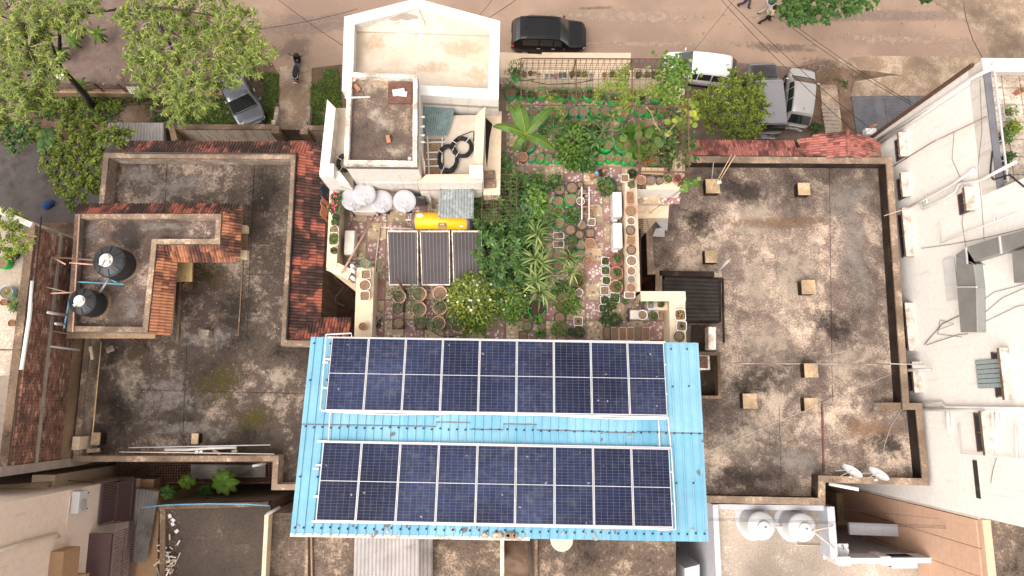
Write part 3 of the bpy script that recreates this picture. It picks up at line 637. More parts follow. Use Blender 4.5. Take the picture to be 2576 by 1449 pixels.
q = xy((1722, 1430), (1760, 1420), (1760, 1520), (1722, 1520), 7.0); MB().prism([V3(p, 0) for p in q], 0, 7.0).build('side_block', 'wall_bluewhite', t)
# ---------------------------------------------------------------- RIGHT HOUSE (big mottled roof)
RZ = 8.4
t = RH = thing('mottled_house', 'house with broad brown and cream mottled flat roof, right of the roof garden', 'house', (11, 3, 0))
rp = [(P(1623, 500, 9.1).x, 10.35), (16.75, 10.35), (16.5, 0.02), (17.02, 0.02), (17.02, -3.2), tuple(P(2076, 1214, 9.1).xy), tuple(P(2076, 1271, 9.1).xy), (P(1649, 1262, 9.1).x, P(1649, 1262, 9.1).y), (P(1649, 690, 9.1).x, P(1649, 690, 9.1).y), (P(1623, 500, 9.1).x, P(1649, 690, 9.1).y)]
MB().prism(rp, 0, RZ-.02, cap=False).build('wall', 'wall_maroon', t); MB().prism(rp, RZ-.15, RZ).build('roof_slab', 'roof_right', t)
m = MB(); ring(m, rp, .24, RZ+.002, 9.04); m.build('parapet', 'parapet_black', t)
m = MB(); ring(m, rp, .27, 9.04, 9.11); m.build('coping', 'coping', t)
tiles((8.0, 10.40, 9.0), (13.0, 10.40, 9.0), (12.75, 11.25, 8.5), (8.0, 11.25, 8.5), 'clay_red', t, .11, .26)
rg0, rg1 = P(2131, 328, 9.5), P(2133, 392, 9.5)
tiles(rg1, rg0, P(2004, 351, 8.6), P(2024, 392, 8.75), 'clay_red', t, .11, .26); tiles(rg0, rg1, P(2216, 393, 8.75), P(2212, 360, 8.6), 'clay_red', t, .11, .26)
MB().tube([rg0+Vector((0, 0, .05)), rg1+Vector((0, 0, .05))], .08, 8).build('ridge_cap', 'clay_red', t)
m = MB(); m.prism([V3(p, 0) for p in xy((2024, 390), (2215, 392), (2212, 362), (2006, 353), 8.5)], 6, 8.5); m.build('porch_wall', 'wall_maroon', t)
for u, v, w in ((1793, 468, .58), (2023, 475, .50), (1789, 645, .50), (2034, 722, .56), (2041, 932, .54), (1887, 1009, .56), (2040, 1018, .50)):
    stub(t, u, v, w, w*1.05, .42, RZ)
MB().bar(P(1818, 914, RZ+.01), P(2240, 917, RZ+.01), .05, .03).build('screed_kerb', 'parapet_pale', t); MB().bar(P(2068, 1012, RZ+.04), P(2072, 1186, RZ+.04), .06, .07).build('screed_kerb', 'rust_red', t)
m = MB(); m.bar(P(2086, 410, RZ+.004), P(2094, 1010, RZ+.004), .015, .008); m.build('joint', 'black_void', t)
a = P(2313, 1028, RZ)
for k in range(13):
    for j in range(2): MB().box((a.x-.16+j*.235, a.y-.14-k*.225-j*.11, RZ+.012), (.225, .215, .024)).build('floor_tile', 'wall_cream', t)
for k in range(14): c = P(2262, 925+k*6.2, RZ); MB().box((c.x, c.y, RZ+.012), (.40, .085, .024)).build('floor_tile', 'wall_cream', t)
for k in range(12): c = P(2232+k*7, 1207, RZ); MB().box((c.x, c.y, RZ+.012), (.105, .15, .024)).build('floor_tile', 'wall_cream', t)
stub(t, 2246, 1022, .95, .28, .55, RZ, 'coping_dark', 'parapet_pale', 'pier')
# stairwell cover and sunken tank on its left side
q = [P(*p, 9.0) for p in ((1672, 694), (1806, 700), (1808, 806), (1660, 806))]
t = thing('stairwell_cover', 'blackened corrugated sheet cover over the stairwell beside the roof garden', 'roof cover', (7.6, 4.5, RZ))
corrugated(q[0], q[3], q[2], q[1], .17, .06, 'asbestos_dark', 'roof_sheet', t)
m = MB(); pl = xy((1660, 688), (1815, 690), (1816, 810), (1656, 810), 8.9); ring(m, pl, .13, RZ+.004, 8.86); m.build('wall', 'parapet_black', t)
m = MB(); m.bar(P(1658, 688, 9.05), P(1795, 690, 9.05), .22, .12); m.build('coping', 'parapet_black', t)
m = MB(); m.bar(P(1795, 690, 9.0), P(1812, 690, 9.0), .25, .25); m.build('pier', 'parapet_pale', t)
m = MB(); m.bar(P(1818, 700, RZ+.05), P(1821, 862, RZ+.05), .06, .1); m.build('kerb', 'parapet_black', t)
t = thing('water_sump', 'sunken rooftop sump with rusty hatch beside the blue roof edge', 'water sump', (7.5, .5, RZ))
pl = xy((1725, 884), (1812, 886), (1815, 1003), (1725, 1003), 8.9)
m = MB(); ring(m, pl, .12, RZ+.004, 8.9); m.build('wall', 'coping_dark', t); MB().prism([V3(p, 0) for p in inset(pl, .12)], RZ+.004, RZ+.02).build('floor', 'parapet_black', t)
q = xy((1730, 892), (1785, 894), (1787, 930), (1730, 930), 8.75); MB().prism([V3(p, 0) for p in q], RZ+.02, 8.72).build('hatch_frame', 'parapet_peeling', t)
q = xy((1738, 896), (1780, 897), (1781, 926), (1738, 926), 8.77); MB().prism([V3(p, 0) for p in q], 8.722, 8.77).build('hatch', 'rust', t)
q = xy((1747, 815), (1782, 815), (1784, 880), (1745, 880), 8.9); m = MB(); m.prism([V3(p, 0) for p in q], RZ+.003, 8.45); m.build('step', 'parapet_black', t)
MB().bar(P(1787, 824, 8.95), P(1787, 880, 8.95), .3, .5).build('side_wall', 'parapet_peeling', t)
# ---------------------------------------------------------------- TALL WHITE HOUSE, right edge
WX = 17.2
t = WH = thing('tall_white_house', 'tall white house filling the right edge with pipes and window hoods on its wall', 'house', (22, 4, 0))
MB().prism([(WX, 12.1), (40, 12.1), (40, 7.3), (WX, 7.3)], 0, 13.55).build('wall', 'wall_bright', t)
MB().prism([(WX, 7.298), (40, 7.298), (40, -4.0), (WX, -4.0)], 0, 17.6).build('wall', 'wall_bright', t)
MB().prism([(WX+.2, 11.9), (40, 11.9), (40, 7.5), (WX+.2, 7.5)], 13.552, 13.57).build('terrace_bed', 'concrete_band', t)
tm = MB().box((0, 0, 0), (.62, .62, .03)).mesh('terrace_tile', 'tile_speckle')
for i in range(6):
    for j in range(7): link('terrace_tile', tm, t, Vector((WX+.85+i*.66, 7.75+j*.66, 13.588))-org(t))
m = MB(); edge_wall(m, (WX, 12.1), (WX, 7.3), .22, 13.552, 14.3, 1); edge_wall(m, (WX+.22, 12.1), (40, 12.1), .22, 13.552, 14.3, -1); m.build('parapet', 'wall_white', t)
m = MB(); edge_wall(m, (WX-.02, 12.12), (WX-.02, 7.3), .26, 14.302, 14.34, 1); m.build('coping', 'slate', t)
m = MB(); edge_wall(m, (WX-.03, 12.14), (40, 12.14), .5, 14.302, 14.36, -1); m.build('coping', 'white_paint', t)
m = MB(); m.bar((WX+.25, 12.0, 14.5), (WX+.25, 7.5, 14.5), .05, .05); m.build('rail', 'panel_frame', t)
for k in range(7): MB().bar((WX+.25, 11.9-k*.72, 14.3), (WX+.25, 11.9-k*.72, 14.5), .03, .03).build('rail_post', 'panel_frame', t)
MB().bar((WX-.05, 12.12, 13.9), (WX-.05, 12.12, 0), .12, .12).build('corner_strip', 'rust', t)
WA, WB = Vector((WX, 0, 0)), Vector((WX, -5, 0))
def ww(u, v, off=0): return Wp(u, v, WA-Vector((off, 0, 0)), WB-Vector((off, 0, 0)))
def hood(u0, v0, u1, v1, depth=.34, th=.12):
    """window with a projecting concrete sunshade, placed from the picture on the white wall"""
    a, b = ww(u0, v0), ww(u1, v1); z = (a.z+b.z)/2; yc = (a.y+b.y)/2; w = abs(a.y-b.y)
    h = MB().box((WX-depth/2, yc, z), (depth, w, th)).build('sunshade', 'coping_dark', t)
    MB().box((WX-depth/2, yc, z+th/2+.012), (depth+.01, w+.01, .025)).build('cap', 'wall_white_old', h)
    wd = MB().box((WX-.015, yc, z-.42), (.05, w*.86, .6)).build('window', 'glass_window', t)
    f = MB()
    for s in (-1, 0, 1): f.box((WX-.03, yc+s*w*.42, z-.42), (.06, .06, .64))
    for s in (-1, 1): f.box((WX-.03, yc, z-.42+s*.31), (.06, w*.9, .06))
    f.build('window_frame', 'maroon_metal', wd)
for q in ((2280, 333, 2281, 396), (2287, 433, 2286, 497), (2290, 522, 2295, 647), (2296, 762, 2303, 883), (2313, 910, 2319, 987), (2450, 470, 2448, 532), (2491, 1034, 2497, 1145), (2540, 875, 2545, 1006)): hood(*q)
# grilled window, glass-block window, vents
def wallrect(us, name, mat, off, th=.05, par=t):
    p = [ww(*q) for q in us]; y0, y1 = min(a.y for a in p), max(a.y for a in p); z0, z1 = min(a.z for a in p), max(a.z for a in p)
    o = MB().box((WX-off, (y0+y1)/2, (z0+z1)/2), (th, y1-y0, z1-z0)).build(name, mat, par); return o, y0, y1, z0, z1
o, y0, y1, z0, z1 = wallrect(((2376, 655), (2413, 750)), 'window', 'wall_shade', .01)
f = MB()
for k in range(12): f.box((WX-.05, (y0+y1)/2, z0+(z1-z0)*k/11), (.03, y1-y0, .03))
for k in range(4): f.box((WX-.05, y0+(y1-y0)*k/3, (z0+z1)/2), (.04, .05, z1-z0))
f.build('grille', 'white_paint', o)
o, y0, y1, z0, z1 = wallrect(((2456, 907), (2527, 975)), 'glass_block_window', 'dark_grey', .01)
gb = MB().box((0, 0, 0), (.06, (y1-y0)/6*.84, (z1-z0)/9*.84)).mesh('glass_block', 'glass_pale')
for i in range(6):
    for j in range(9): link('glass_block', gb, o, Vector((WX-.04, y0+(i+.5)*(y1-y0)/6, z0+(j+.5)*(z1-z0)/9))-org(t))
for us in (((2459, 1049), (2480, 1122)), ((2447, 1157), (2468, 1255))): wallrect(us, 'vent_recess', 'asbestos_dark', .005, .03)
def wpipe(pts, r, mat='white_paint', name='pipe', off=.10): MB().tube([ww(u, v, off) for u, v in pts], r, 8).build(name, mat, t, smooth=True)
wpipe([(2200, 357), (2360, 255), (2448, 195), (2536, 152)], .075); wpipe([(2212, 362), (2440, 207)], .05); wpipe([(2225, 432), (2345, 358), (2482, 293)], .022, 'coping')
wpipe([(2290, 520), (2330, 500), (2400, 462), (2452, 425)], .06); wpipe([(2315, 507), (2322, 525), (2380, 497), (2404, 482), (2414, 462), (2470, 452), (2556, 407)], .06); wpipe([(2330, 490), (2333, 512)], .04)
wpipe([(2363, 560), (2365, 611), (2560, 536)], .022); wpipe([(2502, 538), (2500, 560)], .02)
wpipe([(2292, 1013), (2370, 1014), (2380, 1024), (2590, 1028)], .05); wpipe([(2290, 1029), (2600, 1034)], .07); wpipe([(2383, 1032), (2387, 1090)], .07); wpipe([(2506, 1034), (2512, 1090)], .07)
wpipe([(2412, 1065), (2417, 1139), (2590, 1158)], .025); wpipe([(2553, 1068), (2558, 1150)], .025)
def wcable(pts, r=.010, off=.03, mat='dark_grey', name='cable'): MB().tube([ww(u, v, off) for u, v in pts], r, 5).build(name, mat, t)
wcable([(2318, 625), (2390, 615), (2470, 600), (2576, 575)]); wcable([(2360, 830), (2400, 815), (2365, 805), (2358, 840), (2420, 848)])
wcable([(2325, 867), (2370, 815), (2415, 793)], .016); wcable([(2330, 868), (2410, 842), (2435, 840)], .012); wcable([(2460, 765), (2500, 735), (2576, 715)]); wcable([(2462, 800), (2520, 750), (2576, 725)]); wcable([(2465, 815), (2560, 770), (2590, 765)])
wcable([(2508, 1148), (2498, 1180), (2492, 1215)]); wcable([(2496, 380), (2490, 440), (2499, 452), (2540, 440), (2576, 470)], .03, .05, 'black_cable'); wcable([(2400, 330), (2395, 400), (2430, 480), (2420, 560), (2432, 640)], .008)
wcable([(2465, 200), (2470, 330), (2460, 420), (2470, 520), (2478, 640)], .007)
# rectangular air duct on the wall
d = thing('air_duct', 'large grey sheet metal duct bent across the tall white wall', 'air duct', (WX-.3, 3, 11))
def duct(pts, w, dep, name):
    p = [ww(u, v, dep/2) for u, v in pts]; m = MB()
    for a, b in zip(p[:-1], p[1:]): m.bar(a, b, dep, w, Vector((1, 0, 0)) if False else Vector((0, 0, 1)))
    return m.build(name, 'duct_grey', d, bevel=.02)
def ductbox(us, name, dep=.34):
    p = [ww(u, v, dep) for u, v in us]; q = [Vector((WX-.005, a.y, a.z)) for a in p]
    MB().hexa([*q, *p]).build(name, 'duct_grey', d, bevel=.02)
ductbox(((2416, 836), (2458, 836), (2456, 722), (2407, 722)), 'duct_run'); ductbox(((2407, 722), (2456, 722), (2449, 664), (2404, 640)), 'duct_bend')
ductbox(((2404, 640), (2449, 664), (2434, 662), (2432, 622)), 'duct_bend'); ductbox(((2432, 662), (2517, 636), (2516, 594), (2428, 622)), 'duct_run'); ductbox(((2517, 638), (2600, 606), (2600, 572), (2516, 596)), 'duct_run')
ductbox(((2550, 712), (2600, 708), (2600, 625), (2545, 632)), 'duct_branch')
for u0, v0, u1, v1 in ((2430, 622, 2434, 664), (2514, 594, 2519, 638), (2406, 722, 2457, 722)):
    a, b = ww(u0, v0, .36), ww(u1, v1, .36); MB().bar(a, b, .06, .05).build('flange', 'panel_frame', d)
# ---------------------------------------------------------------- SALMON HOUSE and BLUE-WHITE TERRACE bottom right
t = thing('salmon_house', 'salmon tiled wall of a house at the bottom right with mossy roof', 'house', (20, -8, 0))
MB().prism([(17.35, -4.12), (30, -4.12), (30, -14), (17.35, -14)], 0, 11.3).build('wall', 'wall_salmon', t)
MB().prism([(17.33, -4.02), (30, -4.02), (30, -4.118), (17.33, -4.118)], 0, 11.35).build('corner_strip', 'wall_white_old', t)
MB().prism([(17.35, -4.12), (30, -4.12), (30, -14), (17.35, -14)], 11.302, 11.32).build('roof_screed', 'roof_bottom', t)
m = MB(); edge_wall(m, (17.33, -4.12), (17.33, -14), .30, 11.322, 11.5, 1); m.build('coping', 'wall_salmon', t)
wt = MB().box((0, 0, 0), (.03, .98, .52)).mesh('wall_panel', 'wall_salmon')
for i in range(8):
    for j in range(11): link('wall_panel', wt, t, Vector((17.337, -4.65-i*1.0, 5.5+j*.54))-org(t))
m = MB()
for i in range(9): m.box((17.345, -4.15-i*1.0, 7), (.01, .02, 8.5))
m.build('panel_joint', 'rust', t)
TZ = 7.3
t = TH = thing('blue_white_terrace_house', 'house with grey screed terrace and pale blue-white parapets, bottom right', 'house', (10, -6, 0))
tp = xy((1790, 1268), (2090, 1272), (2090, 1370), (1790, 1370), TZ+.6)
MB().prism([(tp[0][0], tp[0][1]), (tp[1][0], tp[1][1]), (tp[1][0], -6.3), (P(2344, 1420, TZ).x, -6.3), (P(2344, 1420, TZ).x, -14), (tp[0][0], -14)], 0, TZ).build('wall', 'wall_bluewhite', t)
MB().prism([(tp[0][0]+.2, tp[0][1]-.2), (tp[1][0]-.2, tp[1][1]-.2), (tp[1][0]-.2, -14), (tp[0][0]+.2, -14)], TZ+.002, TZ+.02).build('terrace_floor', 'screed', t)
MB().prism([(tp[1][0]-.19, -6.35), (P(2344, 1420, TZ).x, -6.35), (P(2344, 1420, TZ).x, -14), (tp[1][0]-.19, -14)], TZ+.002, TZ+.02).build('terrace_floor', 'screed', t)
m = MB(); edge_wall(m, tp[0], tp[1], .2, TZ+.002, TZ+.6, -1); edge_wall(m, tp[0], (tp[0][0], -14), .22, TZ+.002, TZ+.75, 1); m.build('parapet', 'wall_bluewhite', t)
m = MB(); edge_wall(m, tp[1], (tp[1][0], -6.1), .30, TZ+.002, TZ+.9, -1); m.build('parapet', 'wall_bluewhite', t)
yb = -6.1; x0, x1 = tp[1][0]-.1, P(2365, 1380, TZ+.9).x
m = MB(); m.prism([(x0, yb), (x1, yb), (x1, yb-.2), (x0, yb-.2)], TZ+.003, TZ+.9); m.build('parapet', 'white_paint', t)
for xx, ww_, dz in ((x0+.3, .5, 1.0), (P(2225, 1390, TZ+.9).x, .35, 1.0), (x1-.2, .4, 1.0)): MB().box((xx, yb-.1, TZ+dz/2), (ww_, .34, dz)).build('pier', 'white_paint', t)
q = xy((2136, 1315), (2271, 1320), (2272, 1350), (2138, 1345), 6.0); MB().prism([V3(p, 0) for p in q], 5.85, 6.0, bottom=True).build('sunshade', 'wall_bluewhite', t)
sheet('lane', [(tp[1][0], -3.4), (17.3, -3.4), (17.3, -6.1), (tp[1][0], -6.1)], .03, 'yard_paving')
q = xy((2104, 1240), (2205, 1245), (2205, 1320), (2108, 1320), 1.2); MB().prism([V3(p, 0) for p in q], 0, 1.2).build('rubbish_platform', 'plaster_brown', None, label='low dirty platform heaped with rubbish in the dark lane', cat='platform')
for (a, b, c, d_, col, lb) in (((2152, 1252), (2180, 1248), (2195, 1262), (2168, 1285), 'grey_sheet', 'crumpled grey sheet dumped in the dark lane'), ((2172, 1276), (2195, 1272), (2200, 1290), (2176, 1292), 'pvc_blue', 'torn blue packaging dumped in the dark lane'), ((2168, 1295), (2196, 1298), (2195, 1312), (2168, 1312), 'pvc_grey', 'silver grey bundle dumped in the dark lane'), ((2126, 1298), (2152, 1294), (2154, 1312), (2128, 1312), 'bag_teal', 'teal board lying in the dark lane')):
    q = [P(*p, 1.28+random.uniform(0, .12)) for p in (a, b, c, d_)]; MB().hexa([x-Vector((0, 0, .07)) for x in q]+q).build('dumped_bundle', col, None, bevel=.02, label=lb, cat='rubbish')
# ---------------------------------------------------------------- GARDEN BUILDING (centre): body, white front block, tower, terraces
GZ = 14.0
t = GH = thing('garden_apartment_block', 'cream apartment block in the centre carrying the roof garden, white tower and blue shed', 'building', (0, 4, 0))
gp = [(-5.55, 9.6), (-5.55, 4.27), (-5.0, 4.0), (-4.57, 3.95), (-4.57, -3.5), (5.85, -3.5), (5.98, 3.55), (4.53, 3.55), (4.53, 7.03), (6.12, 7.03), (6.28, 11.2), (-5.0, 11.2)]
MB().prism(gp, 0, GZ-.03).build('wall', 'wall_cream', t)
# floor tiles, checkered, each one a piece
pitch = .672; o0 = P(1442, 443, GZ)
mats2 = [MB().box((0, 0, 0), (pitch-.055, pitch-.055, .03)).mesh('floor_tile', k) for k in ('tile_pink', 'tile_yellow')]
MB().prism([(a*.999, b) for a, b in gp], GZ-.028, GZ-.002).build('floor_bed', 'tile_slab', t)
def inpoly(x, y, poly):
    c = False; n = len(poly)
    for i in range(n):
        (x0, y0), (x1, y1) = poly[i], poly[i-1]
        if (y0 > y) != (y1 > y) and x < (x1-x0)*(y-y0)/(y1-y0)+x0: c = not c
    return c
for i in range(-14, 12):
    for j in range(-14, 14):
        x, y = o0.x+i*pitch, o0.y+j*pitch
        if y < 1.2 or (x < -.1 and y > 7.1): continue
        if inpoly(x-.1, y, gp) and inpoly(x+.1, y, gp): link('floor_tile', mats2[(i+j) % 2], t, Vector((x, y, GZ+.01))-org(t))
# parapets of the garden
def para(pts, th, z1, side, mat='wall_cream', cop='wall_cream', z0=GZ+.03, ct=.06, ov=.03):
    m = MB(); c = MB()
    for a, b in zip(pts[:-1], pts[1:]):
        a, b = Vector(a), Vector(b); d = (b-a).normalized()*(th if True else 0)
        edge_wall(m, a, b, th, z0, z1-ct, side)
        n = Vector((-(b-a).y, (b-a).x)).normalized()*side*ov; e = (b-a).normalized()*ov
        edge_wall(c, a-n-e, b-n+e, th+2*ov, z1-ct, z1+random.uniform(0, .004), side)
    m.build('parapet', mat, t); c.build('coping', cop, t)
para([(0.05, 11.2), (6.28, 11.2)], .24, 15.0, -1); para([(6.28, 10.93), (6.12, 7.33)], .24, 15.0, -1); para([(6.10, 7.03), (4.9, 7.03)], .30, 15.0, -1)
para([(4.53, 7.33), (4.53, 3.60)], .34, 15.0, -1); para([(4.60, 3.55), (6.0, 3.55)], .26, 15.0, -1); para([(5.98, 3.26), (5.95, 1.6)], .46, 15.0, -1)
para([(-5.55, 7.0), (-5.55, 4.35)], .27, 15.0, 1); para([(-5.55, 4.27), (-4.9, 3.98)], .3, 14.97, 1); para([(-4.57, 4.3), (-4.57, 1.6)], .50, 15.0, 1)
m = MB(); m.prism(xy((1258, 131), (1363, 137), (1363, 132), (1587, 133), (1584, 188), (1258, 188), 11.4), 11.25, 11.4); m.build('balcony_slab', 'wall_cream', t)
m = MB(); m.prism(xy((1594, 172), (1730, 178), (1728, 190), (1594, 190), 13.5), 13.4, 13.5); m.build('sunshade', 'wall_cream', t)
m = MB(); m.prism(xy((1599, 516), (1683, 517), (1681, 548), (1599, 548), 13.15), 13.0, 13.15); m.build('sunshade', 'wall_cream', t)
m = MB(); m.prism([(4.535, 7.028), (6.11, 7.028), (6.11, 7.02), (4.535, 7.02)], 13.15, 14.93); m.build('wall_face', 'wall_white', t)
# white front block with pointed front
FZ = 16.05
f1 = [tuple(P(*q, 16.6).xy) for q in ((866, 42), (1048, -4), (1258, 53), (1254, 250), (860, 228))]
MB().prism(f1, GZ-.05, FZ-.02, cap=False).build('front_block', 'wall_white', t); MB().prism(f1, FZ-.15, FZ).build('front_roof', 'white_roof', t)
m = MB(); ii = ring(m, f1, .30, FZ+.002, 16.54); m.build('front_parapet', 'wall_white', t); m = MB(); ring(m, f1, .33, 16.54, 16.60); m.build('front_coping', 'white_paint', t)
pa, pb, pc = V3(ii[0], FZ+.08), V3(ii[1], 16.52), V3(ii[2], FZ+.08); pn = (pb-pa).cross(pc-pa).normalized(); pn = pn if pn.z > 0 else -pn
MB().add([pa, pb, pc, V3(ii[0], FZ+.002), V3(ii[1], FZ+.002), V3(ii[2], FZ+.002)], [(0, 2, 1), (0, 3, 5, 2), (0, 1, 4, 3), (1, 2, 5, 4)]).build('pediment_slope', 'white_roof', t)
def pedi(u, v, h): w = ray(858.7+u/3, v/3); o = Vector((0, 0, HC)); return o+w*((pa+pn*h-o).dot(pn)/w.dot(pn))
q = [pedi(u, 78+v*.55, .012) for u, v in ((310, 105), (360, 80), (425, 60), (500, 40), (575, 75), (580, 115), (545, 125), (500, 145), (455, 125), (400, 150), (350, 130))]; MB().add(q, [tuple(range(11))]).build('peeled_patch', 'concrete_band', t)
q = [pedi(u, v, .016) for u, v in ((330, 145), (400, 162), (455, 146), (500, 158), (560, 142), (580, 155), (590, 180), (400, 180))]; MB().add(q, [tuple(range(8))]).build('peeled_patch', 'parapet_peeling', t)
q = [P(858.7+u/3, v/3, FZ+.02) for u, v in ((335, 205), (400, 188), (470, 186), (585, 190), (590, 215), (560, 270), (480, 278), (430, 270), (380, 230))]; MB().add(q, [tuple(range(9))]).build('plaster_flake', 'parapet_peeling', t)
q = [P(858.7+u/3, v/3, FZ+.02) for u, v in ((595, 235), (632, 275), (600, 308), (575, 300))]; MB().add(q, [tuple(range(4))]).build('plaster_flake', 'wall_white', t)
MB().tube([pedi(580, 75, .04), pedi(605, 125, .03), pedi(630, 190, .03)], .022, 6).build('rain_pipe', 'pvc_grey', t)
# tower
tw = xy((874.7, 181.7), (1050, 188), (1048.7, 415), (864.7, 413), 17.4)
MB().prism(tw, GZ, 17.15, cap=False).build('tower', 'wall_white', t); MB().prism(tw, 17.0, 17.2).build('tower_roof', 'roof_tower', t)
m = MB(); ring(m, tw, .13, 17.202, 17.4); m.build('tower_parapet', 'parapet_peeling', t)
m = MB(); y = tw[3].y; m.box(((tw[2].x+tw[3].x)/2, y-.01, 15.0), (1.75, .06, 1.5)); m.build('tower_recess', 'wall_white_old', t)
# coil terrace and left strip terrace
for q, z, nm in (([(1049, 270), (1221, 268), (1212, 461), (1049, 461)], 15.55, 'service_terrace'), ([(823, 250), (878, 250), (878, 462), (803, 440)], 15.55, 'side_terrace')):
    pl = xy(*q, 16.2); MB().prism(pl, GZ-.04, z-.02, cap=False).build(nm, 'wall_white', t); MB().prism(pl, z-.1, z).build('terrace_floor', 'white_roof', t)
    m = MB(); ring(m, pl, .26, z+.002, 16.15, skip=(0, 3) if nm[0] == 's' and nm[1] == 'e' else (0, 1)); m.build('terrace_parapet', 'wall_white', t)
    m = MB(); ring(m, pl, .29, 16.15, 16.2, skip=(0, 3) if nm[1] == 'e' else (0, 1)); m.build('terrace_coping', 'wall_cream' if nm[1] == 'e' else 'white_paint', t)
for u, v in ((1198, 432), (822, 428)): c = P(u, v, 16.5); MB().box((c.x, c.y, 15.5), (.42, .42, 2.0)).build('terrace_pier', 'wall_white', t)
q = xy((1066, 350), (1118, 350), (1118, 447), (1066, 447), 15.56); MB().prism(q, 15.551, 15.57).build('floor_opening', 'plaster_brown', t)
q = xy((1222, 280), (1262, 280), (1258, 490), (1216, 490), 15.3); MB().prism(q, GZ, 15.3).build('side_ledge', 'wall_cream', t)
q = xy((1222, 296), (1239, 312), (1232, 345), (1225, 425), (1221, 380), 15.31); MB().prism(q, 15.302, 15.306).build('ledge_gap_shade', 'black_void', t)  # flat plate on the solid ledge; the opening's dark shade is put into its colour
# ---------------------------------------------------------------- BLUE SHED with ribbed sheets
t = SH = thing('blue_shed', 'shed with ribbed sky blue sheet roof over the rear of the roof garden', 'shed', (0, -.9, GZ))
RA, RB, RC, RD = P(783, 848, 16.1), P(1756, 863, 16.1), P(1783, 1363, 16.9), P(730, 1345, 16.9)
def roofpt(a, b, h=0):
    p = RA.lerp(RB, a).lerp(RD.lerp(RC, a), b); return p+Vector((0, .14, .99))*h
ns = 12
seam = [.455+d for d in (0, 0, 0, .0, -.022, .012, -.018, .010, .012, .016, .010, .014)]
for k in range(ns):
    a0, a1 = k/ns, (k+1)/ns
    corrugated(roofpt(a0, seam[k]-.012, .008), roofpt(a1, seam[k]-.012, .008), roofpt(a1, 1), roofpt(a0, 1), .245, .035, 'blue_sheet', 'roof_sheet', t, trap=True)
    corrugated(roofpt(a0, 0, .024), roofpt(a1, 0, .024), roofpt(a1, seam[k]+.004, .036), roofpt(a0, seam[k]+.004, .036), .245, .035, 'blue_sheet', 'roof_sheet', t, trap=True)
    MB().bar(roofpt(a0, seam[k]+.008, .045), roofpt(a1, seam[k]+.008, .045), .025, .012).build('sheet_seam', 'gap_grime', t)
bm2 = MB().lathe([(.030, 0), (.030, .02), (.014, .034)], 8, cap1=True).mesh('roof_bolt', 'blue_bolt')
for b, step in ((.035, 2), (.235, 2), (.475, 1), (.725, 2), (.965, 1)):
    for k in range(0, 48, step):
        link('roof_bolt', bm2, t, roofpt((k+.5)/48, b+random.uniform(-.004, .004), .045 if b > .46 else .06)-org(t), (random.uniform(-.3, .3), random.uniform(-.3, .3), 0))
for u, v in ((.03, .06), (.97, .06), (.03, .94), (.97, .94), (.5, .06), (.5, .94)):
    p = roofpt(u, v); MB().tube([(p.x, p.y, GZ), (p.x, p.y, p.z)], .05, 8).build('post', 'steel_dark', t)
m = MB(); a, b = roofpt(0, 1.0, -.02), roofpt(.57, 1.0, -.02); m.bar(a, b, .10, .06); m.build('mortar_fillet', 'wall_white_old', t)
for k in range(8):
    u = random.choice((.44, .46, .5, .525, .54, .555)); p = roofpt(u+random.uniform(-.012, .012), .985, .02); MB().lathe([(.05, 0), (.09, .03), (.05, .07)], 9, p, lambda i, a: .25*math.sin(3*a+k), cap1=True).build('mortar_lump', 'coping', t)
for k in range(46):
    p = roofpt(random.random(), random.choice((random.uniform(.40, .54), random.uniform(.94, .995), random.uniform(0, 1))), .03); MB().lathe([(random.uniform(.03, .09), 0), (.02, .004), (.001, .005)], 10, p, lambda i, a, z_=k: .45*math.sin(2*a+z_)).build('dust_mark', random.choice(('dusty_blue', 'coping', 'gap_grime')), t)
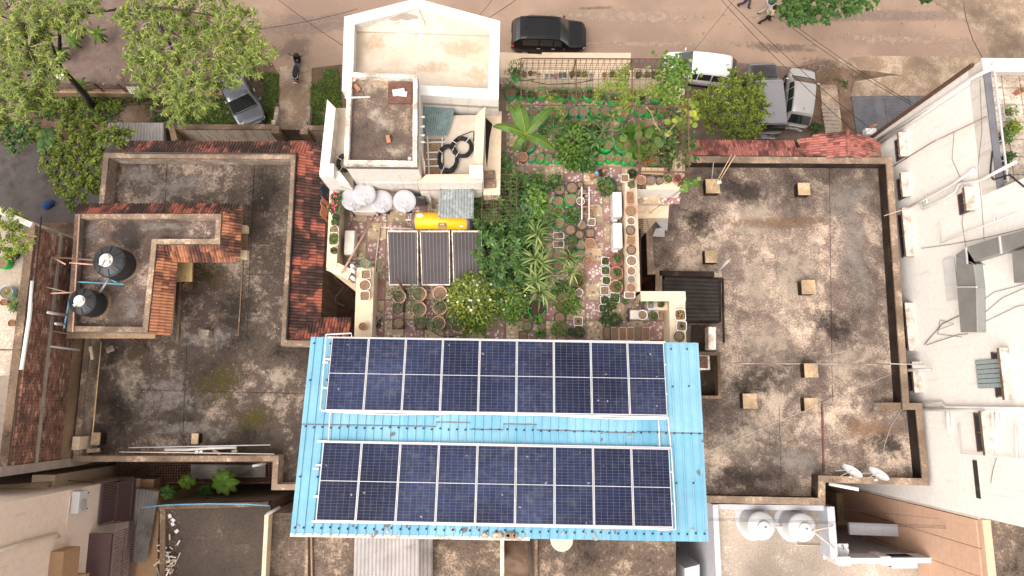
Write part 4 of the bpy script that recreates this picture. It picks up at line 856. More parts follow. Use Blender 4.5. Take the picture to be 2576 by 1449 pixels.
# ---------------------------------------------------------------- SOLAR PANELS
rows = [((833, 850), (1671, 862), (1678.5, 1047), (820, 1030.5), 16.1, 'upper'), ((810, 1112), (1686, 1128.5), (1691, 1328, ), (797, 1309), 16.1, 'lower')]
def planept(u, v, h):
    """picture point on the plane h above the shed roof"""
    n = (RB-RA).cross(RD-RA).normalized(); n = n if n.z > 0 else -n
    w = ray(u, v); o = Vector((0, 0, HC)); p0 = RA+n*h; return o+w*((p0-o).dot(n)/w.dot(n)), n
CW, CG = .1745, .0062
ords = ['first', 'second', 'third', 'fourth', 'fifth', 'sixth', 'seventh', 'eighth', 'ninth', 'tenth', 'eleventh', 'twelfth', 'thirteenth', 'fourteenth', 'fifteenth', 'sixteenth']
for tl, tr, br, bl, _, nm in rows:
    pts = [planept(*q, .16)[0] for q in (tl, tr, br, bl)]; nrm = planept(*tl, .16)[1]
    W = ((pts[1]-pts[0]).length+(pts[2]-pts[3]).length)/2/9; H = ((pts[3]-pts[0]).length+(pts[2]-pts[1]).length)/2
    pw, ph = W-.018, H; cw, ch = (pw-.05)/6, (ph-.085)/24
    m = MB()
    for sx in (-1, 1): m.box((sx*(pw/2-.009), 0, 0), (.018, ph, .04))
    for sy in (-1, 1): m.box((0, sy*(ph/2-.011), 0), (pw-.036, .022, .04))
    frame_me = m.mesh('frame', 'panel_frame'); back_me = MB().box((0, 0, .004), (pw-.035, ph-.042, .012)).mesh('backsheet', 'backsheet')
    mid_me = MB().box((0, 0, .0115), (pw-.036, .014, .003)).mesh('centre_strip', 'panel_frame')
    cells3 = [MB().box((0, 0, 0), (cw-.0075, ch-.0060, .003)).mesh('solar_cell', k_) for k_ in ('solar_cell', 'solar_cell_b', 'solar_cell_c')]
    for k in range(9):
        a = (k+.5)/9; c = pts[0].lerp(pts[1], a).lerp(pts[3].lerp(pts[2], a), .5); ex = (pts[1].lerp(pts[2], .5)-pts[0].lerp(pts[3], .5)).normalized(); ey = nrm.cross(ex)
        ey = (pts[0].lerp(pts[1], a)-pts[3].lerp(pts[2], a)).normalized(); ez = ex.cross(ey).normalized()
        pn = thing('solar_module', f'dark blue solar panel, {ords[k]} from the left in the {nm} row', 'solar panel', c, 'solar panels on the blue shed roof')
        pn.rotation_euler = Matrix((ex, ey, ez)).transposed().to_euler()
        link('frame', frame_me, pn); link('backsheet', back_me, pn); link('centre_strip', mid_me, pn)
        cell_me = cells3[(0, 1, 0, 2, 0, 1, 2, 0, 1, 0, 2, 1, 0, 0, 1, 0, 2, 0)[k+(9 if nm == 'lower' else 0)]]
        for _d in range(random.choice((0, 1, 1, 2, 3))): link('bird_dropping', MB().lathe([(.012+random.random()*.022, 0), (.008, .003), (.001, .004)], 9, wob=lambda i_, a_, z_=random.random()*6: .4*math.sin(2*a_+z_)).mesh('bird_dropping', 'dropping'), pn, (random.uniform(-.5, .5), random.uniform(-1.0, 1.0), .0135))
        for i in range(6):
            for j in range(24):
                y = (j-11.5)*ch+(.009 if j > 11 else -.009); link('solar_cell', cell_me, pn, ((i-2.5)*cw, y, .0115))
    rl = thing('mounting_rails', f'white aluminium rails under the {nm} row of solar panels', 'rails', pts[3])
    for b in (-.012, .3, .7, 1.012):
        p0, p1 = pts[0].lerp(pts[3], b), pts[1].lerp(pts[2], b); e = (p1-p0).normalized()*.14
        MB().bar(p0-e-nrm*.06, p1+e*.3-nrm*.06, .05, .05).build('rail', 'panel_frame', rl)
    if nm == 'upper':
        MB().tube([pts[0]+Vector((-.15, .1, .02)), pts[0]+Vector((.6, .14, .02)), pts[0]+Vector((.62, 0, 0))], .02, 6).build('conduit', 'white_plastic', rl)
        MB().tube([pts[0]+Vector((-.15, .1, .02)), pts[0].lerp(pts[3], .4)+Vector((-.16, 0, -.02)), pts[3]+Vector((-.17, 0, -.02))], .02, 6).build('conduit', 'white_plastic', rl)
        MB().tube([pts[3].lerp(pts[2], x)+Vector((0, -.05-.05*math.sin(9*x), -.06)) for x in [i/20 for i in range(21)]], .022, 6).build('conduit', 'white_plastic', rl)
    else:
        up = [planept(*q, .05)[0] for q in ((831, 1035), (826, 1108), (1656, 1050), (1660, 1126), (1680, 1050), (1688, 1130))]
        for i in (0, 2, 4): MB().tube([up[i], up[i+1]], .022, 6).build('conduit', 'white_plastic', rl)
        MB().tube([pts[1]+Vector((.03, 0, 0)), pts[2]+Vector((.10, .5, 0)), pts[2]+Vector((.10, -.04, 0)), pts[2]+Vector((-.4, -.06, 0))], .018, 6).build('conduit', 'white_plastic', rl)
    for b in (.35,): p = pts[0].lerp(pts[3], b)-Vector((.13, 0, .05)); MB().box(p, (.16, .05, .05)).build('end_clamp', 'panel_frame', rl)
# ---------------------------------------------------------------- WATER TANKS
def water_tank(u, v, z, r, h, col, label, lidcol, ribs=9, rib_amp=.018, slabs=0, panels=True):
    c = P(u, v, z); t = thing('water_tank', label, 'water tank', c, 'water tanks'); prof = [(r*.97, 0)]; n = ribs*4
    for i in range(n+1):
        f = i/n; prof.append((r*(1+rib_amp*math.sin(2*math.pi*ribs*f)), .02+f*h*.78))
    prof += [(r*.99, h*.80), (r*.95, h*.835), (r*.86, h*.86), (r*.55, h*.95), (r*.40, h*.97)]
    m = MB().lathe([(a, b) for a, b in prof], 40, c, cap0=True, cap1=True); m.build('body', col, t, smooth=True)
    if panels:
        for k in range(8):
            a = 2*math.pi*k/8; p0 = c+Vector((math.cos(a)*r*.55, math.sin(a)*r*.55, h*.965)); p1 = c+Vector((math.cos(a)*r*.93, math.sin(a)*r*.93, h*.862))
            MB().bar(p0, p1, .16, .035).build('shoulder_rib', col, t)
    m = MB().lathe([(r*.40, h*.96), (r*.42, h*.985), (r*.42, h*1.02), (r*.37, h*1.035), (0.001, h*1.04)], 32, c); m.build('lid', lidcol, t, smooth=True)
    return t, c
def slab_piece(par, p, w, d, rz, mat='wall_white_old'): MB().box(p, (w, d, .06), rz).build('stone_slab', mat, par)
t, c = water_tank(304, 668, CZ+.01, .60, 1.02, 'tank_black', 'larger ribbed black water tank with white slabs on its lid', 'white_pot')
for i, (dx, dy, w, d, rz) in enumerate(((.05, .1, .2, .15, .4), (-.1, -.1, .25, .12, 1.2), (.12, -.1, .15, .12, .1))): slab_piece(t, c+Vector((dx, dy, 1.10+.01*i)), w, d, rz)
t, c = water_tank(238, 766, CZ+.01, .50, .98, 'tank_black', 'smaller ribbed black water tank nearest the brick wall', 'white_pot', 8)
slab_piece(t, c+Vector((.08, .02, 1.06)), .2, .15, .3); slab_piece(t, c+Vector((-.05, -.12, 1.05)), .25, .1, .7)
for u, v, r in ((304, 668, .70), (238, 766, .64)):
    p = P(u, v, CZ); MB().lathe([(r, 0), (r*.97, .014), (0.01, .016)], 26, (p.x, p.y, CZ+.0), lambda i, a: .05*math.sin(4*a+u)).build('tank_pad', 'coping_dark', CB)
t, c = water_tank(1893, 1312, TZ+.02, .56, 1.25, 'tank_white', 'white ribbed water tank nearest the blue roof on the grey terrace', 'tank_white', 9, .012, panels=False)
t2, c2 = water_tank(1992, 1316, TZ+.02, .56, 1.25, 'tank_white', 'white ribbed water tank beside the blue-white parapet on the grey terrace', 'tank_white', 9, .012, panels=False)
for tt, cc in ((t, c), (t2, c2)):
    MB().box(cc+Vector((.05, 0, 1.31)), (.10, .06, .004)).build('label_plate', 'slate', tt); MB().lathe([(.06, 0), (.06, .04), (.001, .045)], 12, cc+Vector((-.2, .05, 1.17))).build('cap', 'pvc_grey', tt)
    MB().lathe([(.72, 0), (.70, .012), (.01, .014)], 26, (cc.x, cc.y, TZ+.021), lambda i, a: .06*math.sin(3*a)).build('tank_pad', 'wall_bluewhite', TH)
MB().tube([c+Vector((.56, -.1, .35)), c2+Vector((-.56, -.1, .35))], .05, 8).build('link_pipe', 'pvc_cream', t)
def pipe(pts, r, mat, label, name='pipe', cat='pipe', smooth=True, n=8, group=None):
    return MB().tube(pts, r, n).build(name, mat, None, smooth, label=label, cat=cat, group=group)
q = lambda u, v, z: P(u, v, z)
pipe([c2+Vector((.3, -.1, 1.25)), q(2094, 1324, 8.3), q(2094, 1324, 7.5)], .025, 'pvc_cream', 'thin cream pipe from the white tank lid to the parapet')
pipe([c2+Vector((.3, -.1, 1.2)), q(2100, 1380, 8.2)], .025, 'pvc_cream', 'thin cream pipe slanting from the white tank to the parapet pier')
pipe([q(2002, 1354, 7.9), q(2003, 1371, 7.4), q(2080, 1373, 7.4)], .025, 'pvc_cream', 'bent cream pipe on the grey terrace floor below the white tanks')
# pipework on the tank cabin
pipe([q(200, 540, 10.66), q(183, 835, 10.66)], .03, 'terracotta_pale', 'straight salmon pipe along the left coping of the tank cabin')
pipe([q(245, 655, 10.9), q(130, 647, 11.2), q(165, 665, 11.3)], .03, 'terracotta_pale', 'salmon overflow pipe from the larger black tank over the brick wall')
pipe([q(240, 666, 10.9), q(175, 661, 11.0)], .03, 'terracotta_pale', 'short salmon pipe into the side of the larger black tank')
pipe([q(128, 738, 11.3), q(195, 735, 10.9)], .03, 'terracotta_pale', 'salmon pipe from the smaller black tank to the brick wall')
pipe([q(115, 722, 11.2), q(168, 735, 10.9)], .02, 'pvc_cream', 'thin cream pipe beside the smaller black tank')
pipe([q(312, 715, 10.5), q(190, 709, 10.5), q(181, 714, 10.5), q(161, 826, 10.7)], .032, 'pvc_blue', 'bent sky blue pipe running between and past the black tanks')
pipe([q(272, 701, 10.4), q(300, 713, 10.4)], .03, 'pvc_blue', 'short sky blue pipe at the foot of the larger black tank')
pipe([q(274, 702, 10.5), q(250, 737, 10.5)], .04, 'pvc_grey', 'grey valve pipe linking the two black tanks')
for k, (a, b, z, lb) in enumerate((((120, 786), (168, 793), 10.6, 'grey drain pipe stub leaning out beside the smaller tank'), ((140, 814), (162, 817), 10.6, 'short grey pipe stub by the cabin corner'), ((106, 869), (200, 880), 9.6, 'long grey drain pipe sticking out under the brick wall'))):
    pb = q(*b, z); pt = Wp(*a, pb+Vector((0, 0, 0)), pb+Vector((math.cos(.2), .05, 0))); ztop = z+1.5
    pipe([pb, q(*a, z+1.2)], .05, 'pvc_grey', lb)
pipe([q(128, 832, 10.8), q(185, 842, 10.4)], .02, 'coping', 'thin tan pipe along the cabin corner')
pipe([q(82, 707, 12.06), q(74, 800, 12.06), q(54, 930, 12.06)], .07, 'white_paint', 'thick white pipe on the brick house coping')
pipe([q(104, 545, 12.1), q(98, 600, 12.06), q(86, 720, 12.06), q(65, 880, 12.06), q(0, 880, 11.7)], .025, 'black_cable', 'black hose along the brick house coping')
# left roof odds
pipe([q(324, 1126, LZ+.9), q(680, 1119, LZ+.9)], .022, 'pvc_grey', 'long thin grey pipe lying on the tiled house rear parapet')
pipe([q(415, 1131, LZ+.85), q(470, 1131, LZ+.85), q(530, 1127, LZ+.85), q(595, 1125, LZ+.85)], .06, 'pvc_grey', 'thick grey pipe lying on the tiled house rear parapet')
pipe([q(300, 1137, LZ+.82), q(420, 1138, LZ+.82), q(690, 1142, LZ+.82)], .02, 'pvc_cream', 'thin cream pipe along the inner edge of the rear parapet')
pipe([q(355, 1277, QZ+.6), q(420, 1270, QZ+.55), q(520, 1267, QZ+.5), q(620, 1268, QZ+.5), q(678, 1272, QZ+.6)], .03, 'pvc_blue', 'pale blue pipe laid across the edge of the grey roof')
pipe([q(636, 1172, 9.0), q(668, 1166, 8.5)], .05, 'pvc_grey', 'grey spout pipe at the courtyard corner')
pipe([q(672, 1294, BZ+1.2), q(703, 1276, BZ+.6)], .06, 'pvc_grey', 'grey pipe end beside the cream parapet below the blue roof')
for i, (a, b) in enumerate((((296, 841), (370, 880)), ((316, 841), (379, 884)))):
    pipe([q(*a, LZ+.9), q(*b, LZ+.1)], .03, 'rust', ('left' if i == 0 else 'right')+' rusty iron rod leaning on the cabin rear wall', 'iron_rod', 'rod')
pipe([q(255, 860, LZ+.9), q(233, 1090, LZ+.9)], .025, 'wall_yellow', 'yellowish pipe along the left parapet of the tiled house')
for i, (u, v, w, d, m_, lb) in enumerate(((277, 878, .32, .26, 'parapet_pale', 'pale broken slab on the left of the dark terrace'), (230, 888, .12, .55, 'wall_cream', 'cream stone strip on the left parapet coping'), (235, 1133, .5, .16, 'coping', 'tilted tan slab in the rear left parapet corner'), (495, 1137, .14, .1, 'wall_white', 'small white stone on the rear parapet'), (506, 1136, .12, .09, 'wall_white', 'second small white stone on the rear parapet'), (545, 1137, .35, .1, 'coping', 'tan stone on the rear parapet'), (590, 1135, .22, .14, 'parapet_pale', 'pale stone under the thick grey pipe'))):
    z = LZ+.03 if i == 0 else 8.64; p = q(u, v, z); MB().box((p.x, p.y, z), (w, d, .07), random.uniform(-.5, .5)).build('loose_slab', m_, None, bevel=.01, label=lb, cat='slab')
p = q(234, 1120, LZ+.02); MB().lathe([(.24, 0), (.24, .05), (.001, .06)], 20, p).build('round_lid', 'slate', None, label='round slate grey lid in the rear left corner', cat='lid')
p = q(473, 721, LZ); t = thing('roof_drain', 'round stained drain ring on the dark terrace', 'drain', p); MB().lathe([(.20, 0), (.22, .08), (.16, .08), (.15, .02), (.001, .02)], 20, p).build('ring', 'coping_dark', t)
# rubble and scrap on the grey roof
for k in range(46):
    u, v = random.gauss(418, 12), random.gauss(1412, 24); p = q(u, v, QZ+.05+random.uniform(0, .16)); a = random.uniform(0, 3.14); L = random.uniform(.12, .55)
    e = Vector((math.cos(a), math.sin(a), random.uniform(-.2, .2)))*L/2
    MB().tube([p-e, p+e], random.choice((.018, .022, .035)), 6).build('pipe_offcut', random.choice(('pvc_grey', 'white_plastic', 'pvc_cream', 'wood')), None, label='short pale pipe offcut in the scrap heap on the grey roof', cat='pipe', group='scrap heap on the grey roof')
for k, (u, v) in enumerate(((417, 1326), (435, 1318), (436, 1308), (428, 1298), (445, 1336))):
    p = q(u, v, QZ+.05); MB().box(p, (.16, .13, .08), random.uniform(0, 3)).build('brick_bat', 'white_pot' if k else 'parapet_pale', None, bevel=.01, label='small white rubble block near the upper end of the scrap heap', cat='rubble', group='white rubble blocks on the grey roof')
m = MB()
for k in range(240): p = q(random.gauss(424, 14), random.uniform(1285, 1449), QZ+.015); s_ = random.uniform(.02, .06); m.box(p, (s_, s_*.8, s_*.6), random.uniform(0, 3))
m.build('rubble', 'coping', None, kind='stuff', label='crumbs of rubble strewn along the left of the grey roof', cat='rubble')
# ---------------------------------------------------------------- DISHES
def dish(u, v, z, r, tilt, az, label, mat='dish_paint', group='satellite dishes', h=.7, logo=False):
    top = P(u, v, z+h); base = Vector((top.x, top.y, z)); t = thing('satellite_dish', label, 'satellite dish', base, group)
    R = Euler((tilt, 0, az), 'XYZ').to_matrix(); m = MB(); n = 28; pr = [(0.001, 0), (r*.35, r*.008), (r*.7, r*.035), (r, r*.075), (r*1.01, r*.06), (r*.7, r*.018), (.001, -.015)]
    m.lathe(pr, n); m.v = [tuple(top+R @ Vector(a)) for a in m.v]; d = m.build('reflector', mat, t, smooth=True)
    foc = top+R @ Vector((0, -r*.45, r*.95)); MB().tube([top+R @ Vector((0, -r*1.0, r*.1)), foc], .018, 6).build('feed_arm', 'pvc_grey', t)
    MB().tube([foc-R @ Vector((0, 0, .10)), foc+R @ Vector((0, 0, .05))], .035, 8).build('receiver', 'pvc_grey', t)
    MB().tube([base, base+Vector((0, 0, h*.7)), top-R @ Vector((0, 0, .05))], .028, 8).build('mast', 'pvc_grey', t); MB().box(base+Vector((0, 0, .02)), (.22, .22, .04)).build('foot_plate', 'steel_dark', t)
    for k in range(4):
        p = top+R @ Vector((.08*(-1) ** k, .08*(-1) ** (k//2)-.12, .035)); MB().lathe([(.012, 0), (.012, .012), (.001, .014)], 8, p).build('bolt', 'dark_grey', t)
    return t, top, R
dish(886, 502, GZ, .36, .25, .2, 'grey satellite dish, leftmost of the four below the white tower', h=1.1); dish(916, 488, GZ, .37, .35, .25, 'grey satellite dish overlapping the leftmost one', h=1.4)
dish(960, 507, GZ, .37, .3, .35, 'grey satellite dish with the long brown pole at its foot', h=1.1); dish(1018, 506, GZ, .37, .3, .15, 'grey satellite dish standing alone nearest the yellow tank', h=1.1)
dish(1413, 1357, 7.2, .46, .15, 3.0, 'pale round satellite dish half under the blue roof edge', 'pvc_cream', h=.5)
def edge_dish(u, v, label):
    top = P(u, v, 9.9); t = thing('satellite_dish', label, 'satellite dish', Vector((top.x, top.y, 9.11)), 'satellite dishes'); R = Matrix.Rotation(math.radians(-40), 3, 'Z') @ Matrix.Rotation(math.radians(78), 3, 'X')
    m = MB(); r = .36; m.lathe([(0.001, 0), (r*.5, .02), (r, .06), (r*1.01, .05), (r*.5, .0), (.001, -.02)], 26, sx=1.1); m.v = [tuple(top+R @ Vector(a)) for a in m.v]; m.build('reflector', 'tank_white', t, smooth=True)
    b = Vector((top.x+.25, top.y-.35, 9.12)); MB().tube([top, b], .022, 6).build('feed_arm', 'pvc_grey', t); MB().tube([b-Vector((.06, 0, 0)), b+Vector((.06, 0, .02))], .035, 8).build('receiver', 'white_plastic', t)
    for d_ in ((-.3, -.1), (-.1, -.3)): MB().tube([top, Vector((top.x+d_[0], top.y+d_[1], 9.1))], .016, 6).build('stay', 'pvc_grey', t)
edge_dish(2146, 1182, 'white dish seen edge-on, left of the pair on the dark parapet'); edge_dish(2212, 1189, 'white dish seen edge-on, right of the pair on the dark parapet')
pipe([q(2086, 1217, 9.3), q(2160, 1231, 9.9)], .07, 'white_paint', 'short white spout pipe under the two edge-on dishes'); pipe([q(2285, 931, 9.2), q(2343, 929, 10.0)], .06, 'pvc_grey', 'grey vent pipe beside the tall white wall')
pipe([q(1800, 687, 9.0), q(1833, 655, 10.2)], .06, 'pvc_grey', 'grey vent pipe leaning above the stairwell cover')
# ---------------------------------------------------------------- SOLAR WATER HEATER, AC UNITS, sheets on the garden
t = thing('solar_water_heater', 'yellow solar water heater tank with grey end caps under a sheet awning', 'water heater', P(1125, 556, GZ))
zc = GZ+1.0; a, b = P(1040, 555, zc), P(1180, 557, zc); r = .275
def hcyl(a, b, r0, mat, name, n=28, ends=None):
    d = (b-a).normalized(); L = (b-a).length; prof = [(0.001, 0), (r0*.8, 0), (r0, .06), (r0, L-.06), (r0*.8, L), (.001, L)]
    x = d.cross(Vector((0, 0, 1))).normalized(); y = d.cross(x); m = MB(); m.lathe(prof, n); m.v = [tuple(a+x*p[0]+y*p[1]+d*p[2]) for p in m.v]; return m.build(name, mat, t, smooth=True)
hcyl(a, b, r, 'tank_yellow', 'tank'); d = (b-a).normalized(); hcyl(a-d*.05, a+d*.12, r+.012, 'dark_grey', 'end_cap'); hcyl(b-d*.12, b+d*.05, r+.012, 'dark_grey', 'end_cap')
for f_ in (.2, .8):
    p = a.lerp(b, f_)
    for s in (-1, 1): MB().bar((p.x, p.y+s*.3, GZ), (p.x, p.y+s*.2, zc-.25), .04, .04).build('stand_leg', 'rust', t)
yy = -(math.radians(0)); pz = a.lerp(b, .13)+Vector((0, .10, r*.965)); m = MB().lathe([(.11, 0), (.11, .006), (.001, .007)], 20, pz, sx=1, sy=.6); m.build('sticker', 'white_paint', t)
pl_ = a.lerp(b, .53)+Vector((0, -.22, r*.80)); Rl = Matrix.Rotation(math.radians(37), 3, 'X')
def lbl(pts, mat, name, h=.006): MB().add([pl_+Rl @ Vector((x, y, h)) for x, y in pts]+[pl_+Rl @ Vector((x, y, h-.004)) for x, y in pts], [tuple(range(len(pts)))]).build(name, mat, t)
lbl([(-.13, -.09), (.13, -.09), (.13, .09), (-.13, .09)], 'dark_grey', 'label_plate', .008)
lbl([(.02, .01), (.07, .05), (.02, .075), (-.04, .075), (-.09, .05), (-.04, .01), (-.02, .05), (0, .055)], 'tank_yellow', 'label_mark', .012)
cu = bpy.data.curves.new('label_text', 'FONT'); cu.body = 'TATA'; cu.size = .085; cu.align_x = 'CENTER'; cu.extrude = .002; cu.materials.append(MATS['tank_yellow'])
_to = bpy.data.objects.new('tmp', cu); COL.objects.link(_to); bpy.context.view_layer.update(); _me = bpy.data.meshes.new_from_object(_to.evaluated_get(bpy.context.evaluated_depsgraph_get())); bpy.data.objects.remove(_to)
o = link('label_text', _me, t); o.location = pl_+Rl @ Vector((0, -.075, .012))-org(t); o.rotation_euler = Rl.to_euler()
lbl([(x+.62, y) for x, y in ((-.05, -.03), (.05, -.03), (.05, .03), (-.05, .03))], 'white_paint', 'label_plate', .012)
m = MB(); m.tube([a+Vector((-.02, 0, .1)), a+Vector((-.22, 0, .1)), a+Vector((-.22, 0, -.8))], .022, 8); m.build('pipe', 'pvc_cream', t)
for k, (u0, u1) in enumerate(((974, 1051), (1056, 1131), (1136, 1212))):
    z1, z0 = GZ+.75, GZ+.35; tt = thing('solar_collector', 'flat dark glass solar heat collector, '+('leftmost', 'middle', 'rightmost')[k]+' of three below the yellow tank', 'solar collector', P((u0+u1)/2, 650, GZ), 'solar heat collectors')
    A, B, C, D = P(u0, 580, z1), P(u1, 580, z1), P(u1+1, 718, z0), P(u0+5, 718, z0)
    nn = (B-A).cross(D-A).normalized(); nn = nn if nn.z > 0 else -nn
    MB().hexa([D-nn*.09, C-nn*.09, B-nn*.09, A-nn*.09, D, C, B, A]).build('casing', 'parapet_peeling', tt)
    ins = lambda x, y: A.lerp(B, x).lerp(D.lerp(C, x), y)
    g0 = [ins(.03, .03), ins(.97, .03), ins(.97, .975), ins(.03, .975)]; MB().hexa([g0[3]+nn*.002, g0[2]+nn*.002, g0[1]+nn*.002, g0[0]+nn*.002, g0[3]+nn*.012, g0[2]+nn*.012, g0[1]+nn*.012, g0[0]+nn*.012]).build('glass', 'collector_glass', tt)
    for j in range(8): x = .08+j*.12; MB().bar(ins(x, .04)+nn*.0145, ins(x, .965)+nn*.0145, .008, .003).build('riser_tube', 'maroon_light', tt)
    for x in (.05, .95):
        for y in (.1, .9): p = ins(x, y); MB().bar((p.x, p.y, GZ), (p.x, p.y, p.z-.09), .035, .035).build('leg', 'rust', tt)
def ac_unit(u, v, z, L, Wd, H, rz, label, grime='white_plastic', fan=False):
    c = P(u, v, z+H); b = Vector((c.x, c.y, z)); t = thing('air_conditioner', label, 'air conditioner', b, 'air conditioner outdoor units'); R = Matrix.Rotation(rz, 3, 'Z')
    def bx(c0, d, nm, mt, be=.015): m = MB().box((0, 0, 0), d); m.v = [tuple(b+R @ (Vector(p)+Vector(c0))) for p in m.v]; return m.build(nm, mt, t, bevel=be)
    cs = bx((0, 0, H/2+.05), (Wd, L, H-.05), 'casing', grime, .03); bx((Wd*.1, L*.55, H*.35), (Wd*.5, .08, H*.35), 'valve_cover', grime)
    for s in (-1, 1): bx((0, s*L*.35, .025), (Wd*1.1, .06, .05), 'foot', 'rust', 0)
    m = MB().lathe([(.21, 0), (.23, .01), (.23, .03), (.19, .03), (.19, .012), (.001, .012)], 24); m.v = [tuple(b+R @ Vector((-Wd/2-.028+p[2], p[0], p[1]+H*.52))) for p in m.v]; m.build('fan_grille', 'dark_grey', t)
    m = MB()
    for k in range(9): m.box((0, -L*.4+k*.03, H*.5), (Wd+.012, .008, H*.6))
    m.v = [tuple(b+R @ Vector(p)) for p in m.v]; m.build('louvre', 'pvc_grey', t); return t
plain('ac_rusty', (.76, .72, .68), .5, var=.05, dirt=(.45, .27, .17), dirt_t=.66); plain('ac_cream', (.72, .65, .57), .5, var=.06, dirt=(.55, .40, .28), dirt_t=.68)
ac_unit(1553, 514, GZ, .86, .31, .62, math.pi, 'white air conditioner unit by the pot parapet, nearest the big leafy black pot'); ac_unit(1554, 592, GZ, .86, .31, .62, math.pi, 'rust-speckled white air conditioner unit below the clean one', 'ac_rusty')
ac_unit(879, 610, GZ, .82, .33, .60, 0, 'cream air conditioner unit standing alone by the left planter wall', 'ac_cream'); ac_unit(917, 522, GZ, .32, .80, .55, 0, 'cream air conditioner unit under the cluster of dishes', 'ac_cream')
ac_unit(1621, 791, GZ, .30, .95, .45, 0, 'low cream air conditioner unit with pots on top in the corner nook', 'ac_cream')
a = mw(202, 1262, .22); tt = thing('air_conditioner', 'white air conditioner unit with round fan on the peach wall', 'air conditioner', a, 'air conditioner outdoor units')
MB().box((MX+.18, a.y, a.z), (.3, .82, .56)).build('casing', 'white_plastic', tt, bevel=.02)
m = MB().lathe([(.001, 0), (.21, 0), (.22, .02), (.18, .03), (.001, .03)], 24); m.v = [(MX+.335+p[2], a.y-.12+p[0], a.z+p[1]) for p in m.v]; m.build('fan_grille', 'pvc_grey', tt)
for s in (-1, 1): MB().box((MX+.17, a.y+s*.3, a.z-.30), (.34, .05, .05)).build('bracket', 'steel_dark', tt)
a = P(2275, 1416, TZ+.75); tt = thing('air_conditioner', 'white box air conditioner with dark grille on the grey terrace', 'air conditioner', (a.x, a.y, TZ+.02), 'air conditioner outdoor units')
MB().box((a.x, a.y, TZ+.42), (1.05, .42, .7)).build('casing', 'tank_white', tt, bevel=.02); MB().box((a.x-.53, a.y, TZ+.42), (.02, .34, .56)).build('grille', 'black_void', tt); MB().box((a.x, a.y+.215, TZ+.42), (.9, .02, .56)).build('grille', 'black_void', tt)
for s in (-1, 1): MB().box((a.x+s*.4, a.y, TZ+.04), (.06, .4, .06)).build('foot', 'steel_dark', tt)
a = P(2118, 1386, TZ+.6); tt = thing('wash_basin', 'white ceramic wash basin under the parapet on the grey terrace', 'wash basin', (a.x, a.y, TZ+.02))
m = MB().lathe([(.10, 0), (.13, .35), (.16, .45), (.26, .58), (.265, .60), (.21, .60), (.16, .50), (.001, .47)], 24, (a.x, a.y, TZ+.02), sx=1.1); m.build('bowl', 'tank_white', tt, smooth=True); MB().box((a.x, a.y+.22, TZ+.6), (.55, .14, .06)).build('rim', 'tank_white', tt, bevel=.02)
MB().tube([(a.x, a.y+.22, TZ+.62), (a.x, a.y+.22, TZ+.75), (a.x, a.y+.08, TZ+.74)], .02, 8).build('tap', 'dark_grey', tt)
for i, (pts, mt, lb) in enumerate((((( 1105, 473), (1192, 473), (1191, 550), (1102, 548)), 'galv', 'small galvanised corrugated awning above the yellow tank'), (((1066, 253), (1148, 263), (1124, 342), (1065, 338)), 'galv_old', 'greenish corrugated sheet lying on the service terrace'))):
    z = 15.5 if i == 0 else 15.75; qd = [P(*p, z+(.1 if k < 2 and i == 0 else 0)) for k, p in enumerate(pts)]
    tt = thing('corrugated_sheet', lb, 'roof sheet', qd[3]); corrugated(*qd, .09, .022, mt, 'sheet', tt, solid=.004)
    for k in range(4): MB().lathe([(.02, 0), (.02, .02), (.001, .03)], 8, qd[k].lerp(qd[(k+2) % 4], .05)+Vector((0, 0, .02))).build('bolt', 'rust', tt)
    if i == 0:
        for k in (2, 3): p = qd[k].lerp(qd[(k+2) % 4], .06); MB().tube([(p.x, p.y, GZ), (p.x, p.y, p.z)], .02, 6).build('post', 'rust', tt)
# cable coils and loose frame on the service terrace
def coil(u, v, z, r, n, thick, label, sx=1.0, sy=1.0):
    c = P(u, v, z); pts = []; k = 40*n
    for i in range(k):
        a = 2*math.pi*i/40; rr = r+random.uniform(-.02, .02)+.05*math.sin(i*.11); pts.append((c.x+rr*math.cos(a)*sx, c.y+rr*math.sin(a)*sy, z+.03+.10*abs(math.sin(i*.037))+random.uniform(0, .05)))
    tt = thing('cable_coil', label, 'cable coil', c, 'coils of black cable'); MB().tube(pts, thick, 6).build('cable', 'black_cable', tt, smooth=True)
    for a in (.9, 2.6, 4.2): MB().tube([(c.x+(r-.1)*math.cos(a)*sx, c.y+(r-.1)*math.sin(a)*sy, z+.19), (c.x+(r+.1)*math.cos(a)*sx, c.y+(r+.1)*math.sin(a)*sy, z+.19)], .012, 5).build('tie', 'white_plastic', tt)
coil(1128, 402, 15.58, .36, 16, .016, 'larger loose coil of black cable on the service terrace', .8, 1.15); coil(1163, 374, 15.6, .30, 14, .016, 'smaller coil of black cable by the service terrace parapet')
coil(872, 413, 15.6, .25, 7, .016, 'coil of black cable beside the left of the white tower')
pipe([q(1147, 360, 15.62), q(1150, 345, 15.62), q(1185, 331, 15.62), q(1192, 330, 15.62), q(1191, 355, 15.62)], .014, 'black_cable', 'loose black cable loop at the top of the coils', 'cable', 'cable')
tt = thing('pipe_ladder', 'white pipe ladder frame lying on the service terrace', 'pipe frame', P(1100, 395, 15.58))
for p0, p1 in (((1075, 340), (1080, 452)), ((1113, 345), (1110, 448)), ((1060, 359), (1120, 357)), ((1072, 384), (1112, 382)), ((1072, 401), (1110, 400)), ((1062, 419), (1112, 417))): MB().tube([q(*p0, 15.66), q(*p1, 15.66)], .025, 6).build('pipe', 'white_paint', tt)
